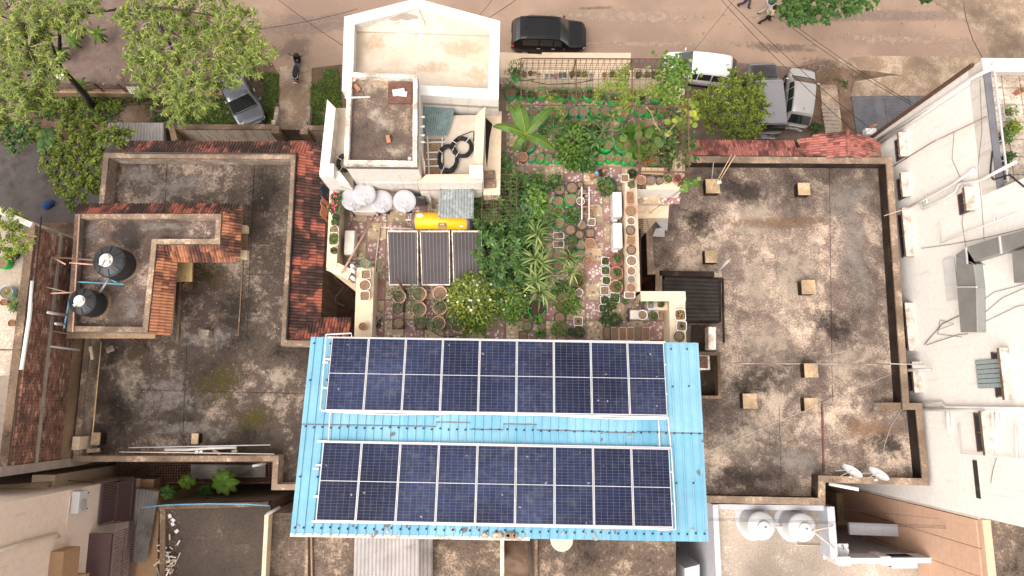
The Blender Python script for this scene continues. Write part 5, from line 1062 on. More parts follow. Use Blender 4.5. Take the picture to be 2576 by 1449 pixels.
# tower roof things
p = q(1006, 234, 17.26); tt = thing('roof_hatch', 'rusty square hatch cover with a white slab on the tower roof', 'hatch', (p.x, p.y, 17.2));
MB().box((p.x, p.y, 17.24), (.72, .68, .07)).build('cover', 'rust_red', tt); 
MB().box((p.x+.02, p.y-.02, 17.285), (.78, .03, .02)).build('hinge_bar', 'rust', tt); MB().box((p.x-.03, p.y, 17.31), (.36, .2, .05), .15).build('stone_slab', 'wall_white', tt); MB().box((p.x+.05, p.y-.04, 17.30), (.34, .16, .03), -.1).build('stone_slab', 'wall_white', tt)
for k, (u, v, rz, lb) in enumerate(((898, 221, -.9, 'loose red brick at the upper left of the tower roof'), (977, 350, .25, 'loose red brick in the middle of the tower roof'))):
    p = q(u, v, 17.26); MB().box((p.x, p.y, 17.26), (.24, .12, .08) if k == 0 else (.12, .24, .08), rz).build('loose_brick', 'brick_clean', None, bevel=.008, label=lb, cat='brick')
for u, v, lb in ((890, 201, 'small white stone in the upper left corner of the tower roof'), (1031, 399, 'small white stone in the lower right corner of the tower roof')):
    p = q(u, v, 17.25); MB().lathe([(.04, 0), (.07, .04), (.04, .08), (.001, .09)], 9, (p.x, p.y, 17.2), lambda i, a: .2*math.sin(3*a+i)).build('stone', 'white_paint', None, True, label=lb, cat='stone')
pipe([q(868, 246, 17.45), q(931, 244, 17.45)], .025, 'white_paint', 'short white pipe across the left parapet of the tower roof')
for k in range(4): v = (295, 319, 341, 358)[k]; pipe([q(1048, v, 17.0), q(1068, v-1, 17.05)], .035, 'white_paint', ('topmost', 'second', 'third', 'lowest')[k]+' of four white pipe stubs on the tower right wall', 'pipe_stub')
for k, u in enumerate((996, 1012, 1024)): pipe([q(u, 458, 15.6), q(u, 467, 15.3), q(u+11, 487, 14.5)], .03, 'wall_white_old', ('left', 'middle', 'right')[k]+' of three cream drain pipes on the tower front wall', 'drain_pipe')
pipe([q(1074, 474, 15.3), q(1080, 490, 14.9), q(1090, 523, 14.1)], .05, 'wall_white', 'thick white drain pipe beside the sheet awning', 'drain_pipe')
for k in range(5): pipe([q(1059+k*2.2, 370+k*9, 16.9), q(1062+k*1.6, 430+k*3, 15.9), q(1066+k*1.5, 452+k*2, 15.6)], .016, 'pvc_cream', 'thin cream pipe of the bundle down the tower side wall', 'pipe', group='thin pipes down the tower side wall')
for k, v in enumerate((440, 463)):
    p = q(1231+k*2, v, 15.36); MB().box((p.x, p.y, 15.36), (.38, .27, .10), .05).build('stone_block', 'coping_dark', None, bevel=.02, label=('upper' if k == 0 else 'lower')+' of two mossy stone blocks on the cream side ledge', cat='stone block')
# pole, filters, rods on the garden terrace
pipe([q(944, 540, 14.9), q(860, 687, 15.1)], .035, 'pipe_brown', 'long brown pole slanting from the dishes over the left planter wall', 'pole', 'pole')
for k, (a_, b_) in enumerate((((885, 668), (905, 686)), ((885, 678), (904, 696)), ((886, 698), (902, 710)))):
    pipe([q(*b_, 14.2), q(*a_, 15.2)], .065, 'white_plastic', ('top', 'middle', 'bottom')[k]+' of three upright white drain pipes outside the left planter corner', 'drain_pipe')
pipe([q(956, 573, GZ+.1), q(945, 662, GZ+.1), q(942, 845, GZ+.1)], .025, 'pvc_cream', 'cream pipe along the floor left of the collectors'); pipe([q(952, 668, GZ+.1), q(946, 720, GZ+.1), q(941, 845, GZ+.1)], .02, 'pvc_cream', 'second thinner cream pipe along the floor left of the collectors')
pipe([q(958, 572, GZ+.5), q(1045, 576, GZ+.6)], .022, 'pvc_cream', 'cream pipe above the first collector')
pipe([q(1027, 742, GZ+.05), q(1012, 722, GZ+.6), q(998, 703, GZ+1.3)], .045, 'rust', 'rusty open pipe sticking up below the first collector')
p = q(1052, 515, GZ); MB().hexa([Vector((p.x+dx, p.y+dy, z)) for z in (GZ+.03, GZ+.9) for dx, dy in ((-.3, -.05+(.1 if z > 15 else 0)), (.3, -.05), (.3, .03), (-.3, .03))]).build('leaning_panel', 'dark_grey', None, label='dark panel leaning under the lone dish by the awning', cat='board')
coil(946, 814, GZ+.03, .13, 4, .012, 'small tangle of white cable on the terrace floor by the left parapet')
# bits on the right roof
pipe([q(1841, 388, 9.5), q(1796, 470, 8.9)], .018, 'wood', 'thin wooden stick leaning on the first column stub, left one', 'stick', 'stick'); pipe([q(1850, 390, 9.6), q(1808, 458, 8.9)], .022, 'wood', 'thin wooden stick leaning on the first column stub, right one', 'stick', 'stick')
pipe([q(1795, 408, 9.4), q(1790, 457, 8.9)], .014, 'pvc_grey', 'thin metal rod leaning on the first column stub', 'rod', 'rod')
p = q(1805, 459, 8.88); MB().box((p.x+.05, p.y, 8.90), (.2, .14, .09), .3).build('loose_brick', 'wall_white', None, bevel=.01, label='whitewashed brick on top of the first column stub', cat='brick')
pipe([q(2224, 543, 9.15), q(2282, 524, 9.6)], .02, 'wood', 'bamboo stick resting across the right parapet', 'stick', 'stick'); pipe([q(2240, 915, 9.15), q(2328, 917, 9.2)], .02, 'pvc_grey', 'grey rod resting across the right parapet', 'rod', 'rod')
for k, (pts, lb) in enumerate(((((1640, 545), (1681, 548), (1679, 580), (1668, 578)), 'larger grey sheet lying by the notch wall'), (((1650, 575), (1672, 572), (1672, 596), (1642, 594)), 'smaller grey sheet lying by the notch wall'))):
    qd = [P(*p, 9.3+k*.05) for p in pts]; MB().hexa([x-Vector((0, 0, .02)) for x in qd]+qd).build('grey_board', 'grey_sheet', None, label=lb, cat='board')
tt = thing('stair_railing', 'black metal stair railing beside the pot parapet', 'railing', P(1606, 640, 10))
for k in range(3): MB().bar(q(1604+k*3, 575, 11.5-k*.4), q(1606+k*3, 735, 11.5-k*.4), .05, .06).build('rail', 'steel_dark', tt)
for k in range(8): MB().bar(q(1604, 550+k*5, 12), q(1618, 552+k*5, 11.2), .03, .03).build('bar', 'steel_dark', tt)
# ---------------------------------------------------------------- LEAF SHAPES (unit length along +x)
def T_oval(w=.45, fold=.10, droop=.12):
    return np.array([(0, 0, 0), (.35, -w/2, 0), (.35, w/2, 0), (.4, 0, -fold), (.75, -w*.33, -droop*.4), (.75, w*.33, -droop*.4), (1, 0, -droop)], float), [(0, 1, 3), (0, 3, 2), (1, 4, 3), (3, 5, 2), (4, 6, 3), (3, 6, 5)]
def T_diamond(w=.4, droop=.1): return np.array([(0, 0, 0), (.5, -w/2, .02), (1, 0, -droop), (.5, w/2, .02)], float), [(0, 1, 2), (0, 2, 3)]
def T_strap(w=.10, n=5, rise=.35, fall=.55):
    v = []; f = []
    for i in range(n+1):
        t = i/n; x = t*(1-.15*t); z = rise*math.sin(t*2.0)-fall*t*t; ww_ = w*(.6+1.2*t)*(1-t)**.55 if t < 1 else 0
        v += [(x, -ww_, z+.02), (x, 0, z-.01), (x, ww_, z+.02)]
    for i in range(n):
        a = i*3
        for k in (0, 1): f += [(a+k, a+3+k, a+4+k), (a+k, a+4+k, a+1+k)]
    return np.array(v, float), f
def T_palm(k=5, spread=4.2, w=.30, stalk=0):
    v = []; f = []; tv, tf = T_diamond(w, .12)
    for i in range(k):
        a = (i/(k-1)-.5)*spread; L = 1-.18*abs(a)/2.1; R = np.array([[math.cos(a), -math.sin(a), 0], [math.sin(a), math.cos(a), 0], [0, 0, 1]]); o = len(v)
        v += [tuple(q) for q in (tv*L) @ R.T*.62+np.array([.38, 0, 0])*1.0]; f += [tuple(j+o for j in q) for q in tf]
    return np.array(v, float), f
def T_round(n=7, cup=.10):
    v = [(.5, 0, -cup)]+[(.5+.5*math.cos(2*math.pi*i/n), .5*math.sin(2*math.pi*i/n), 0) for i in range(n)]; return np.array(v, float), [(0, 1+i, 1+(i+1) % n) for i in range(n)]
def T_pinn(pairs=7, w=.16, L=.34, arch=.3):
    v = []; f = []
    for i in range(pairs):
        t = (i+.6)/pairs; x = t; z = arch*(math.sin(t*1.9)*.5-t*t); l_ = L*math.sin(math.pi*(.12+.8*t))**.6
        for s in (-1, 1):
            o = len(v); v += [(x, 0, z), (x+.25*l_-w*.35, s*l_*.5, z-.01), (x+.55*l_, s*l_, z-.05), (x+.25*l_+w*.35, s*l_*.5, z-.01)]; f += [(o, o+1, o+2), (o, o+2, o+3)]
    o = len(v); v += [(0, -.012, 0), (.95, 0, arch*(math.sin(1.9)*.5-1)*.95), (0, .012, 0)]; f += [(o, o+1, o+2)]
    return np.array(v, float), f
def place(T, pos_, az, pitch, roll, s):
    tv, tf = T; N = len(pos_); ca, sa = np.cos(az), np.sin(az); cp, sp = np.cos(pitch), np.sin(pitch); cr, sr = np.cos(roll), np.sin(roll)
    x = tv[None, :, 0]*np.ones((N, 1)); y0 = tv[None, :, 1]; z0 = tv[None, :, 2]
    y = y0*cr[:, None]-z0*sr[:, None]; z = y0*sr[:, None]+z0*cr[:, None]
    x1 = x*cp[:, None]-z*sp[:, None]; z1 = x*sp[:, None]+z*cp[:, None]
    X = x1*ca[:, None]-y*sa[:, None]; Y = x1*sa[:, None]+y*ca[:, None]
    V = np.stack([X, Y, z1], 2)*s[:, None, None]+np.asarray(pos_)[:, None, :]
    Fa = np.array(tf)[None]+(np.arange(N)*len(tv))[:, None, None]
    return V.reshape(-1, 3), Fa.reshape(-1, 3)
def npmesh(name, parts, mat):
    vs = []; fs = []; o = 0
    for V, Fa in parts: vs.append(V); fs.append(Fa+o); o += len(V)
    V = np.concatenate(vs).astype(np.float32); Fa = np.concatenate(fs).astype(np.int32); me = bpy.data.meshes.new(name)
    me.vertices.add(len(V)); me.vertices.foreach_set('co', V.ravel()); me.loops.add(Fa.size); me.loops.foreach_set('vertex_index', Fa.ravel())
    me.polygons.add(len(Fa)); me.polygons.foreach_set('loop_start', np.arange(0, Fa.size, 3, dtype=np.int32)); me.polygons.foreach_set('loop_total', np.full(len(Fa), 3, np.int32))
    me.materials.append(MATS[mat]); me.update(calc_edges=True); return me
U = lambda a, b, n: RNG.uniform(a, b, n)
def dome(n, rx=1, h=1, lo=.35, T=None, s=(.3, .45), pit=(-.5, .5), outward=True, base=0):
    a = U(0, 2*np.pi, n); c = U(0, 1, n); rr = U(lo, 1, n); st = np.sqrt(1-c*c); p = np.stack([rx*rr*st*np.cos(a), rx*rr*st*np.sin(a), base+h*rr*c], 1)
    az = a+U(-.9, .9, n) if outward else U(0, 2*np.pi, n)
    return place(T, p, az, U(*pit, n)+c*.5, U(-.5, .5, n), U(*s, n))
def radial(n, T, s, pit, base=0, r0=.05, jit=.4):
    a = np.arange(n)*2.399+U(-jit, jit, n); p = np.stack([r0*np.cos(a), r0*np.sin(a), np.full(n, base)], 1); return place(T, p, a, U(*pit, n), U(-.25, .25, n), U(*s, n))
PK = {}
def plant_mesh(kind, mat, var):
    k = (kind, mat, var)
    if k in PK: return PK[k]
    if kind == 'sprout': pr = [radial(7, T_oval(.5), (.25, .5), (.1, .6), .05)]
    elif kind == 'bush': pr = [dome(150, 1.0, 1.0, .35, T_oval(.55), (.26, .42))]
    elif kind == 'fine': pr = [dome(420, 1.0, 1.1, .25, T_diamond(.42), (.14, .26))]
    elif kind == 'herb': pr = [dome(260, 1.05, 1.5, .2, T_diamond(.34), (.2, .34), (-.3, .8))]
    elif kind == 'spiky': pr = [radial(26, T_strap(.075, 5, .55, .35), (.9, 1.35), (.15, 1.0), .05)]
    elif kind == 'lily': pr = [radial(16, T_strap(.14, 5, .6, .6), (.8, 1.2), (.2, .9), .05)]
    elif kind == 'grass': pr = [radial(60, T_strap(.022, 5, .6, .7), (.7, 1.4), (.3, 1.3), .02, .25)]
    elif kind == 'round': pr = [dome(130, 1.0, .55, .55, T_round(7, .06), (.24, .32), (-.15, .25))]
    elif kind == 'ball': pr = [dome(420, 1.0, 1.05, .75, T_oval(.6), (.13, .2), (-.2, .6))]
    elif kind == 'palmate': pr = [dome(34, .9, 1.1, .4, T_palm(7, 5.2, .26), (.5, .75), (-.5, .1))]
    elif kind == 'fern': pr = [radial(26, T_pinn(9, .10, .17, .5), (.9, 1.35), (.1, .9), .1, .05)]
    elif kind == 'vine': pr = [dome(46, 1.1, .7, .3, T_palm(5, 4.6, .42), (.4, .6), (-.5, .2))]
    elif kind == 'petals':
        n = 16; a = U(0, 6.28, n); c = U(.3, 1, n); p = np.stack([.95*np.sqrt(1-c*c)*np.cos(a), .95*np.sqrt(1-c*c)*np.sin(a), 1.0*c+.12], 1); pr = []
        for j in range(5): pr.append(place(T_round(5, -.1), p, np.full(n, j*1.256), np.full(n, .3), np.zeros(n), U(.11, .17, n)))
    PK[k] = npmesh('foliage', pr, mat); return PK[k]
# ---------------------------------------------------------------- POTS
POTM = {}
def sup(p): return lambda i, a: (abs(math.cos(a))**p+abs(math.sin(a))**p)**(-1/p)-1
def pot_mesh(kind, mat):
    if (kind, mat) in POTM: return POTM[kind, mat]
    m = MB(); prof = [(.70, 0), (.90, .84), (.99, .86), (1.02, .93), (1.0, 1.0), (.90, 1.0), (.87, .92), (.86, .8)]
    if kind == 'b':
        prof = [(.94, 0), (1.03, .25), (1.0, .6), (1.0, .97), (.985, 1.0), (.955, .98), (.95, .7)]; m.lathe(prof, 28, wob=lambda i, a: .03*math.sin(3*a+i)+.02*math.sin(7*a+2*i), cap0=True); m.v = [(x, y, z+(.05*math.sin(2*math.atan2(y, x)) if z > .6 else 0)) for x, y, z in m.v]
    elif kind in 'sx': m.lathe([(.80, 0), (.92, .86), (1.0, .88), (1.0, 1.0), (.90, 1.0), (.88, .8)], 32, wob=sup(7), cap0=True)
    elif kind == 'o': m.lathe(prof, 8, cap0=True)
    else: m.lathe(prof, 26, cap0=True)
    me = m.mesh('pot', mat, kind in 'rb'); POTM[kind, mat] = me; return me
def soil_mesh(kind, mat='brown_soil'):
    k = ('soil', kind, mat)
    if k in POTM: return POTM[k]
    R = .95 if kind == 'b' else .885
    m = MB(); wb = sup(7) if kind in 'sx' else None; n = 8 if kind == 'o' else 24; m.lathe([(R, .83), (R*.8, .845), (R*.45, .85), (.01, .86)], n, wob=wb)
    m.v = [(x, y, z+random.uniform(-.025, .025)) for x, y, z in m.v]; POTM[k] = m.mesh('soil', mat, True); return POTM[k]
PM = dict(t='terracotta', p='terracotta_pale', c='cream_pot', w='white_pot', k='black_pot', g='grey_pot', n='bag_green', e='bag_teal', u='blue_pot', d='red_pot', i='pink_pot')
MNAME = dict(t='terracotta', p='pale terracotta', c='cream', w='white', k='black', g='grey', n='green', e='teal', u='blue', d='red', i='pink')
KN = dict(r='round pot', b='grow bag', s='square pot', o='eight-sided pot', x='tray')
PN = {'': 'of bare soil', 'sprout': 'with a seedling', 'bush': 'with a leafy plant', 'fine': 'with fine foliage', 'herb': 'with a feathery herb', 'spiky': 'with spiky leaves', 'lily': 'with strap leaves', 'grass': 'with grassy leaves', 'round': 'with round leaves', 'ball': 'with a clipped ball', 'palmate': 'with lobed leaves', 'fern': 'with a fern', 'vine': 'with a vine'}
LM = dict(d='leaf_deep', m='leaf_mid', b='leaf_bright', l='leaf_lime', y='leaf_yellow', u='leaf_blue', c='leaf_corn', r='leaf_dry', g='leaf_grass')
pvar = [0]
def potted(u, v, rp, kind, col, plant='', pm='m', ps=1.0, z=GZ+.02, h=.32, label='', group=None, asp=1.0, flowers=None, ph=1.0, soil='brown_soil', poff=(0, 0)):
    c = P(u, v, z+h); r = rp*mpp(u, v, z+h); base = Vector((c.x, c.y, z)); rz = random.uniform(-.12, .12) if kind in 'sxo' else random.uniform(0, 6.28)
    t = thing('grow_bag_plant' if kind == 'b' else ('potted_plant' if plant else 'flower_pot'), label, 'grow bag' if kind == 'b' else ('potted plant' if plant else 'flower pot'), base, group)
    if kind == 'x': rz = random.uniform(-.03, .03)
    sc = (r, r*asp, h); rt = (0, 0, rz)
    link('pot', pot_mesh(kind, PM[col]), t, (0, 0, 0), rt, sc); link('soil', soil_mesh(kind, soil), t, (0, 0, 0), rt, sc)
    if plant:
        pvar[0] += 1; k = max(r, .1)*ps
        link('foliage', plant_mesh(plant, LM[pm], pvar[0] % 3), t, (poff[0], poff[1], h*.83), (0, 0, random.uniform(0, 6.28)), (k, k, k*ph))
        if plant in ('bush', 'herb', 'fine', 'ball', 'palmate', 'vine'):
            MB().tube([base+Vector((poff[0]*.3, poff[1]*.3, h*.8)), base+Vector((poff[0], poff[1], h*.83+k*ph*.55))], .012, 5).build('stem', 'bark_pale', t)
        if flowers: link('flowers', plant_mesh('petals', flowers, pvar[0] % 3), t, (poff[0], poff[1], h*.83), (0, 0, random.uniform(0, 6.28)), (k, k, k*ph))['kind'] = 'stuff'
    return t
ORD = ords+['seventeenth', 'eighteenth']
def row(cv, where, items, z=GZ+.02, h=.32, group=None, frm='left'):
    for i, it in enumerate(items):
        x, y, r, kind, col = it[:5]; plant = it[5] if len(it) > 5 else ''; pm = it[6] if len(it) > 6 else 'm'; ps = it[7] if len(it) > 7 else 1.0; kw = dict(it[8]) if len(it) > 8 else {}
        u, v = cv(x, y); lb = kw.pop('label', None) or f'{MNAME[col]} {KN[kind]} {PN[plant]}, {ORD[i]} from {frm} {where}'
        potted(u, v, r/5.04, kind, col, plant, pm, ps, kw.pop('z', z), kw.pop('h', h), lb, group, **kw)
# front parapet pots (on the coping, under the trellis)
row(D1, 'on front parapet', [(400, 325, 32, 'r', 'k', 'sprout', 'd'), (478, 310, 30, 'r', 'k', 'bush', 'd', .7), (535, 308, 28, 'r', 'c', 'sprout', 'm'), (590, 328, 28, 'r', 'c', 'sprout', 'd'), (685, 345, 29, 'r', 'u'), (748, 340, 29, 'r', 'u', 'sprout', 'm'), (803, 342, 30, 'r', 'i'),
    (860, 345, 26, 'x', 'u', 'herb', 'g', .8, dict(asp=1.9)), (915, 343, 26, 'x', 'u', 'fine', 'g', .8, dict(asp=1.9)), (1005, 325, 34, 'r', 'k', 'fine', 'g', 1.3), (1085, 322, 32, 'r', 'k', 'herb', 'g', 1.3), (1165, 325, 32, 'r', 'k', 'fine', 'l', 1.3), (1250, 335, 29, 'r', 'u'), (1420, 340, 43, 'r', 'p', 'sprout', 'r', .8),
    (1520, 325, 35, 'r', 'k', 'fine', 'g', 1.4), (1850, 335, 40, 'r', 'k', 'herb', 'g', 1.5), (1960, 330, 34, 'r', 'k', 'fine', 'l', 1.3), (2060, 335, 42, 'r', 'k', 'bush', 'm', 1.6)], 15.01, .16, 'pots on the front parapet')
potted(*D1(305, 320), 62/5.04, 'b', 'n', 'herb', 'm', 1.7, 15.01, .30, 'tall shrub in a bright green grow bag on the front parapet corner', ph=2.2)
row(D1, 'in front-wall bag row', [(225, 545, 76, 'b', 'e', 'herb', 'm', 1.3, dict(ph=2.6, poff=(0, .3))), (358, 570, 55, 'b', 'n', 'bush', 'd', 1.0), (490, 585, 56, 'b', 'n', 'bush', 'd', 1.0), (630, 560, 62, 'b', 'n', '', 'd', 1), (765, 570, 56, 'b', 'n', 'bush', 'd', .95), (902, 580, 72, 'b', 'n', 'bush', 'd', .9), (1060, 580, 72, 'b', 'n', 'herb', 'd', .8),
    (1225, 575, 74, 'b', 'n', 'bush', 'd', .8), (1380, 605, 72, 'b', 'n', 'bush', 'm', .8), (1545, 630, 70, 'b', 'n', 'herb', 'd', .8), (1720, 660, 60, 'b', 'n', 'fine', 'd', .8), (1880, 610, 60, 'b', 'n', 'bush', 'd', .9), (2090, 585, 80, 'b', 'n')], GZ+.02, .38, 'green bags along the front wall')
row(D1, 'in second bag row', [(512, 800, 68, 'b', 'e'), (640, 810, 56, 'b', 'e'), (770, 830, 56, 'b', 'e'), (890, 805, 66, 'b', 'n', 'sprout', 'm', .6), (1030, 800, 66, 'b', 'e'), (1150, 800, 66, 'b', 'e', 'sprout', 'm', .4), (1293, 790, 60, 'b', 'n'), (1420, 800, 66, 'b', 'e'), (1675, 835, 72, 'b', 'n', 'sprout', 'l', .6), (1880, 775, 70, 'b', 'n'), (2010, 780, 66, 'b', 'n', 'vine', 'd', .7), (2160, 775, 76, 'b', 'n')], GZ+.02, .36, 'green bags in the second row')
row(D1, 'in third bag row', [(480, 920, 60, 'b', 'e'), (620, 925, 60, 'b', 'e', 'sprout', 'm'), (740, 935, 55, 'b', 'e'), (880, 930, 62, 'b', 'e'), (1035, 930, 62, 'b', 'e'), (1145, 935, 64, 'b', 'e'), (1300, 950, 60, 'b', 'e'), (1415, 955, 60, 'b', 'e')], GZ+.02, .34, 'green bags in the third row')
row(D1, 'among the big bags', [(430, 1190, 118, 'b', 'e', 'sprout', 'b', .8, dict(label='big green grow bag holding the banana plant')), (1440, 1190, 108, 'b', 'n', '', 'm', 1, dict(label='big round green grow bag of bare soil, left of two')), (1655, 1205, 106, 'b', 'e', 'sprout', 'm', .5, dict(label='big round green grow bag of bare soil, right of two')), (2170, 1265, 78, 'r', 't', 'bush', 'm', 1.2, dict(label='large terracotta pot with bushy plant under the right trellis'))], GZ+.02, .42)
row(D2, 'in front edge row', [(382, 50, 66, 'r', 't'), (497, 60, 48, 'b', 'e'), (602, 65, 52, 'b', 'n'), (707, 70, 52, 'b', 'n', 'sprout', 'b'), (845, 65, 54, 'b', 'n', 'lily', 'm', 1.2), (945, 100, 44, 'b', 'n'), (1270, 75, 52, 'b', 'n', 'sprout', 'd', .6), (1380, 70, 54, 'b', 'n', 'sprout', 'm', .5), (1490, 62, 52, 'b', 'n'), (1590, 72, 52, 'b', 'n', 'sprout', 'm', .6), (1695, 85, 54, 'b', 'n', 'sprout', 'b', .8), (1797, 90, 50, 'b', 'n', 'sprout', 'm', .6), (1905, 20, 58, 'r', 'p', 'fine', 'r', 1.3), (2065, 100, 60, 'b', 'n'), (2195, 85, 52, 'r', 'w', 'vine', 'm', .8)], GZ+.02, .36, 'pots along the front edge of the garden')
# middle column of bags and pots
row(D2, 'in middle pot block', [(845, 465, 78, 'r', 'k', 'sprout', 'm', .8), (1005, 445, 78, 'r', 'k', 'sprout', 'm', .3), (1110, 408, 46, 'r', 'k'), (1160, 495, 44, 'r', 'k'), (832, 625, 68, 'b', 'n'), (985, 600, 78, 'b', 'n'), (1115, 615, 54, 'r', 'w', 'sprout', 'm', .6), (835, 748, 70, 'b', 'n', 'fine', 'l', .75), (840, 888, 68, 'b', 'n', 'sprout', 'm', .3), (1170, 720, 62, 'r', 'k', 'grass', 'r', .7), (1130, 915, 70, 'r', 'k'), (985, 980, 72, 'r', 'k', 'sprout', 'm', .2)], GZ+.02, .30, 'pots in the middle of the garden', 'top')
row(D2, 'right of middle block', [(1248, 760, 26, 'x', 't', '', 'm', 1, dict(asp=2.0)), (1252, 880, 50, 's', 'w'), (1240, 1020, 58, 's', 'k'), (1102, 1040, 58, 'r', 'k'), (1000, 1125, 80, 'r', 'k', 'bush', 'm', .9), (1115, 1170, 58, 'b', 'e'), (1240, 1155, 72, 'r', 't'), (825, 1300, 62, 'b', 'n'), (985, 1270, 72, 'r', 'k', 'fine', 'm', 1.0), (1115, 1290, 60, 'b', 'e'), (1207, 1375, 60, 'r', 't', 'sprout', 'm', .3), (840, 1435, 72, 'b', 'n')], GZ+.02, .28, 'pots right of the middle', 'top')
for i, y in enumerate((1055, 1165)): potted(*D2(835, y), 72/5.04, 'x', 'w', 'herb', 'u', .55, GZ+.02, .26, ('upper' if i == 0 else 'lower')+' of two white rimmed tray planters in the middle', 'white tray planters', asp=.62, poff=(.08, .03))
row(D3, 'at garden lower end', [(1098, 480, 56, 'r', 't', 'herb', 'g', 1.2), (1105, 560, 60, 'r', 't', 'fine', 'd', 1.1), (1098, 680, 52, 'r', 'w', 'sprout', 'm', .6), (1000, 560, 50, 'b', 'n'), (1085, 1045, 58, 's', 'w', 'grass', 'm', .5), (850, 1000, 78, 'r', 'k', 'sprout', 'm', .3), (1095, 1190, 78, 'r', 'k', 'bush', 'd', .8), (1000, 1180, 50, 'r', 'k', 'bush', 'd', 1.0), (385, 1225, 58, 's', 'k', 'sprout', 'm', .5), (430, 985, 48, 'r', 't', 'bush', 'd', .8), (195, 905, 52, 'r', 't', 'bush', 'm', .8), (1010, 660, 48, 'r', 'k')], GZ+.02, .30, 'pots at the lower end of the garden', 'top')
potted(*D3(560, 880), 108/5.04, 'b', 'n', '', 'm', 1, GZ+.02, .45, 'big oval green grow bag of dark soil near the solar panels', asp=1.15, soil='wet_soil')
potted(*D3(430, 1105), 56/5.04, 'b', 'n', '', 'm', 1, GZ+.02, .3, 'small green grow bag beside the strap-leaved lily clumps'); potted(*D3(30, 860), 70/5.04, 'b', 'n', '', 'm', 1, GZ+.02, .35, 'green grow bag at the foot of the white flowering shrub')
potted(*D3(845, 1150), 60/5.04, 'r', 'k', 'ball', 'b', 1.75, GZ+.02, .35, 'bright green clipped ball shrub just above the solar panels', ph=1.1)
potted(*D2(1460, 425), 118/5.04, 'r', 'k', 'round', 'm', 1.0, GZ+.02, .40, 'large black tub full of round green leaves near the dog', poff=(-.06, -.02), flowers=None)
potted(*D3(890, 745), 90/5.04, 'r', 'k', 'ball', 'b', 1.9, GZ+.02, .4, 'broad light green leafy bush right of the corn plants', ph=.9); potted(*D3(1000, 850), 70/5.04, 'r', 't', 'bush', 'b', 1.7, GZ+.02, .35, 'light green bush drooping towards the white square pot', ph=.9)
potted(*D3(840, 620), 66/5.04, 'b', 'n', 'fine', 'm', 1.5, GZ+.02, .35, 'mid green bush above the broad light bush')
potted(*D2(1015, 800), 70/5.04, 'b', 'n', 'bush', 'm', 1.55, GZ+.02, .35, 'dark leafy bush in a green bag beside the white shelf frame', ph=1.1)
potted(*D2(565, 320), 60/5.04, 'b', 'n', 'herb', 'b', 1.6, GZ+.02, .35, 'yellow-green mango-leaved sapling in a green bag above the vegetable bed', ph=1.3); potted(*D2(790, 370), 60/5.04, 'r', 'k', 'bush', 'm', 1.7, GZ+.02, .35, 'dark green bush left of the large black tub', ph=.9)
potted(*D2(640, 960), 78/5.04, 'b', 'e', 'sprout', 'b', .7, GZ+.02, .4, 'large teal rimmed bag at the right edge of the vegetable bed', flowers='petal_pink')
potted(*D2(1770, 260), 48/5.04, 'r', 'k', 'bush', 'd', 1.2, GZ+.02, .3, 'dark leafy pot tucked beside the wooden bench')
# right parapet pots (on the coping)
row(D2, 'on notch parapet', [(1678, 322, 52, 's', 'c', 'sprout', 'm', .4), (1760, 410, 58, 'o', 'w', 'ball', 'b', .95), (1883, 345, 64, 'r', 't', 'sprout', 'm', .5), (2005, 355, 52, 's', 'g', 'sprout', 'm', .5), (2118, 355, 52, 'r', 'k', 'sprout', 'm', .6), (2225, 335, 60, 'r', 'p', 'bush', 'b', .9), (2340, 330, 58, 'r', 'i', 'fine', 'm', .9, dict(flowers='petal_pink'))], 15.01, .22, 'pots on the notch parapet')
row(D2, 'on right parapet', [(1747, 570, 48, 'x', 't', 'sprout', 'm', .8, dict(asp=1.75)), (1755, 738, 80, 'r', 't'), (1755, 868, 60, 'o', 'w', 'sprout', 'd', .5), (1747, 985, 62, 'r', 'k', 'sprout', 'm', .5), (1755, 1110, 55, 's', 't', 'sprout', 'm', .6), (1758, 1235, 62, 'r', 'k', 'sprout', 'm', .4), (1763, 1372, 72, 'r', 'w', 'sprout', 'm', .2),
    (1760, 1501, 60, 'r', 'c', 'sprout', 'm', .3), (1760, 1608, 54, 'r', 'u'), (1757, 1714, 60, 'r', 't', 'sprout', 'm', .5), (1737, 1808, 70, 'x', 'w', 'sprout', 'r', .6, dict(asp=.6))], 15.01, .22, 'pots on the right parapet', 'top')
row(D3, 'in white pot column', [(1432, 283, 54, 's', 'w', 'bush', 'd', .8), (1432, 403, 56, 's', 'w', 'bush', 'm', .9), (1443, 528, 56, 's', 'w', 'bush', 'm', .8), (1422, 655, 56, 's', 'w', 'sprout', 'd', .6), (1422, 775, 56, 's', 'w', 'bush', 'd', .9), (1395, 880, 50, 's', 'w', 'bush', 'd', 1.1), (1430, 1010, 60, 'r', 'k', 'bush', 'd', 1.4), (1450, 1195, 45, 'x', 'k', 'sprout', 'd', .6, dict(asp=1.9))], GZ+.02, .30, 'white square pots', 'top')
row(D3, 'in big pot column', [(1568, 265, 88, 'r', 'd', 'herb', 'm', .85, dict(poff=(.05, .05))), (1568, 437, 88, 'r', 't', 'bush', 'm', .65, dict(poff=(.04, .03))), (1560, 612, 92, 'r', 'p', 'herb', 'm', .8, dict(poff=(.06, .02))), (1548, 745, 66, 's', 'w', 'bush', 'm', 1.0), (1500, 840, 60, 'r', 'k', 'bush', 'd', 1.3), (1550, 1030, 76, 'r', 'k', 'bush', 'd', 1.15)], GZ+.02, .36, 'big pots by the right parapet', 'top')
for k, (x, cl) in enumerate(((1550, 'p'), (1650, 'p'), (1748, 'p'), (1848, 'g'), (1948, 'p'))): potted(*D3(x, 1205), 48/5.04, 'x', cl, 'sprout', 'd', .5, GZ+.02, .24, f'long narrow planter tray, {ords[k]} from left in the corner nook', 'long planter trays', asp=1.85, poff=(0, -.22))
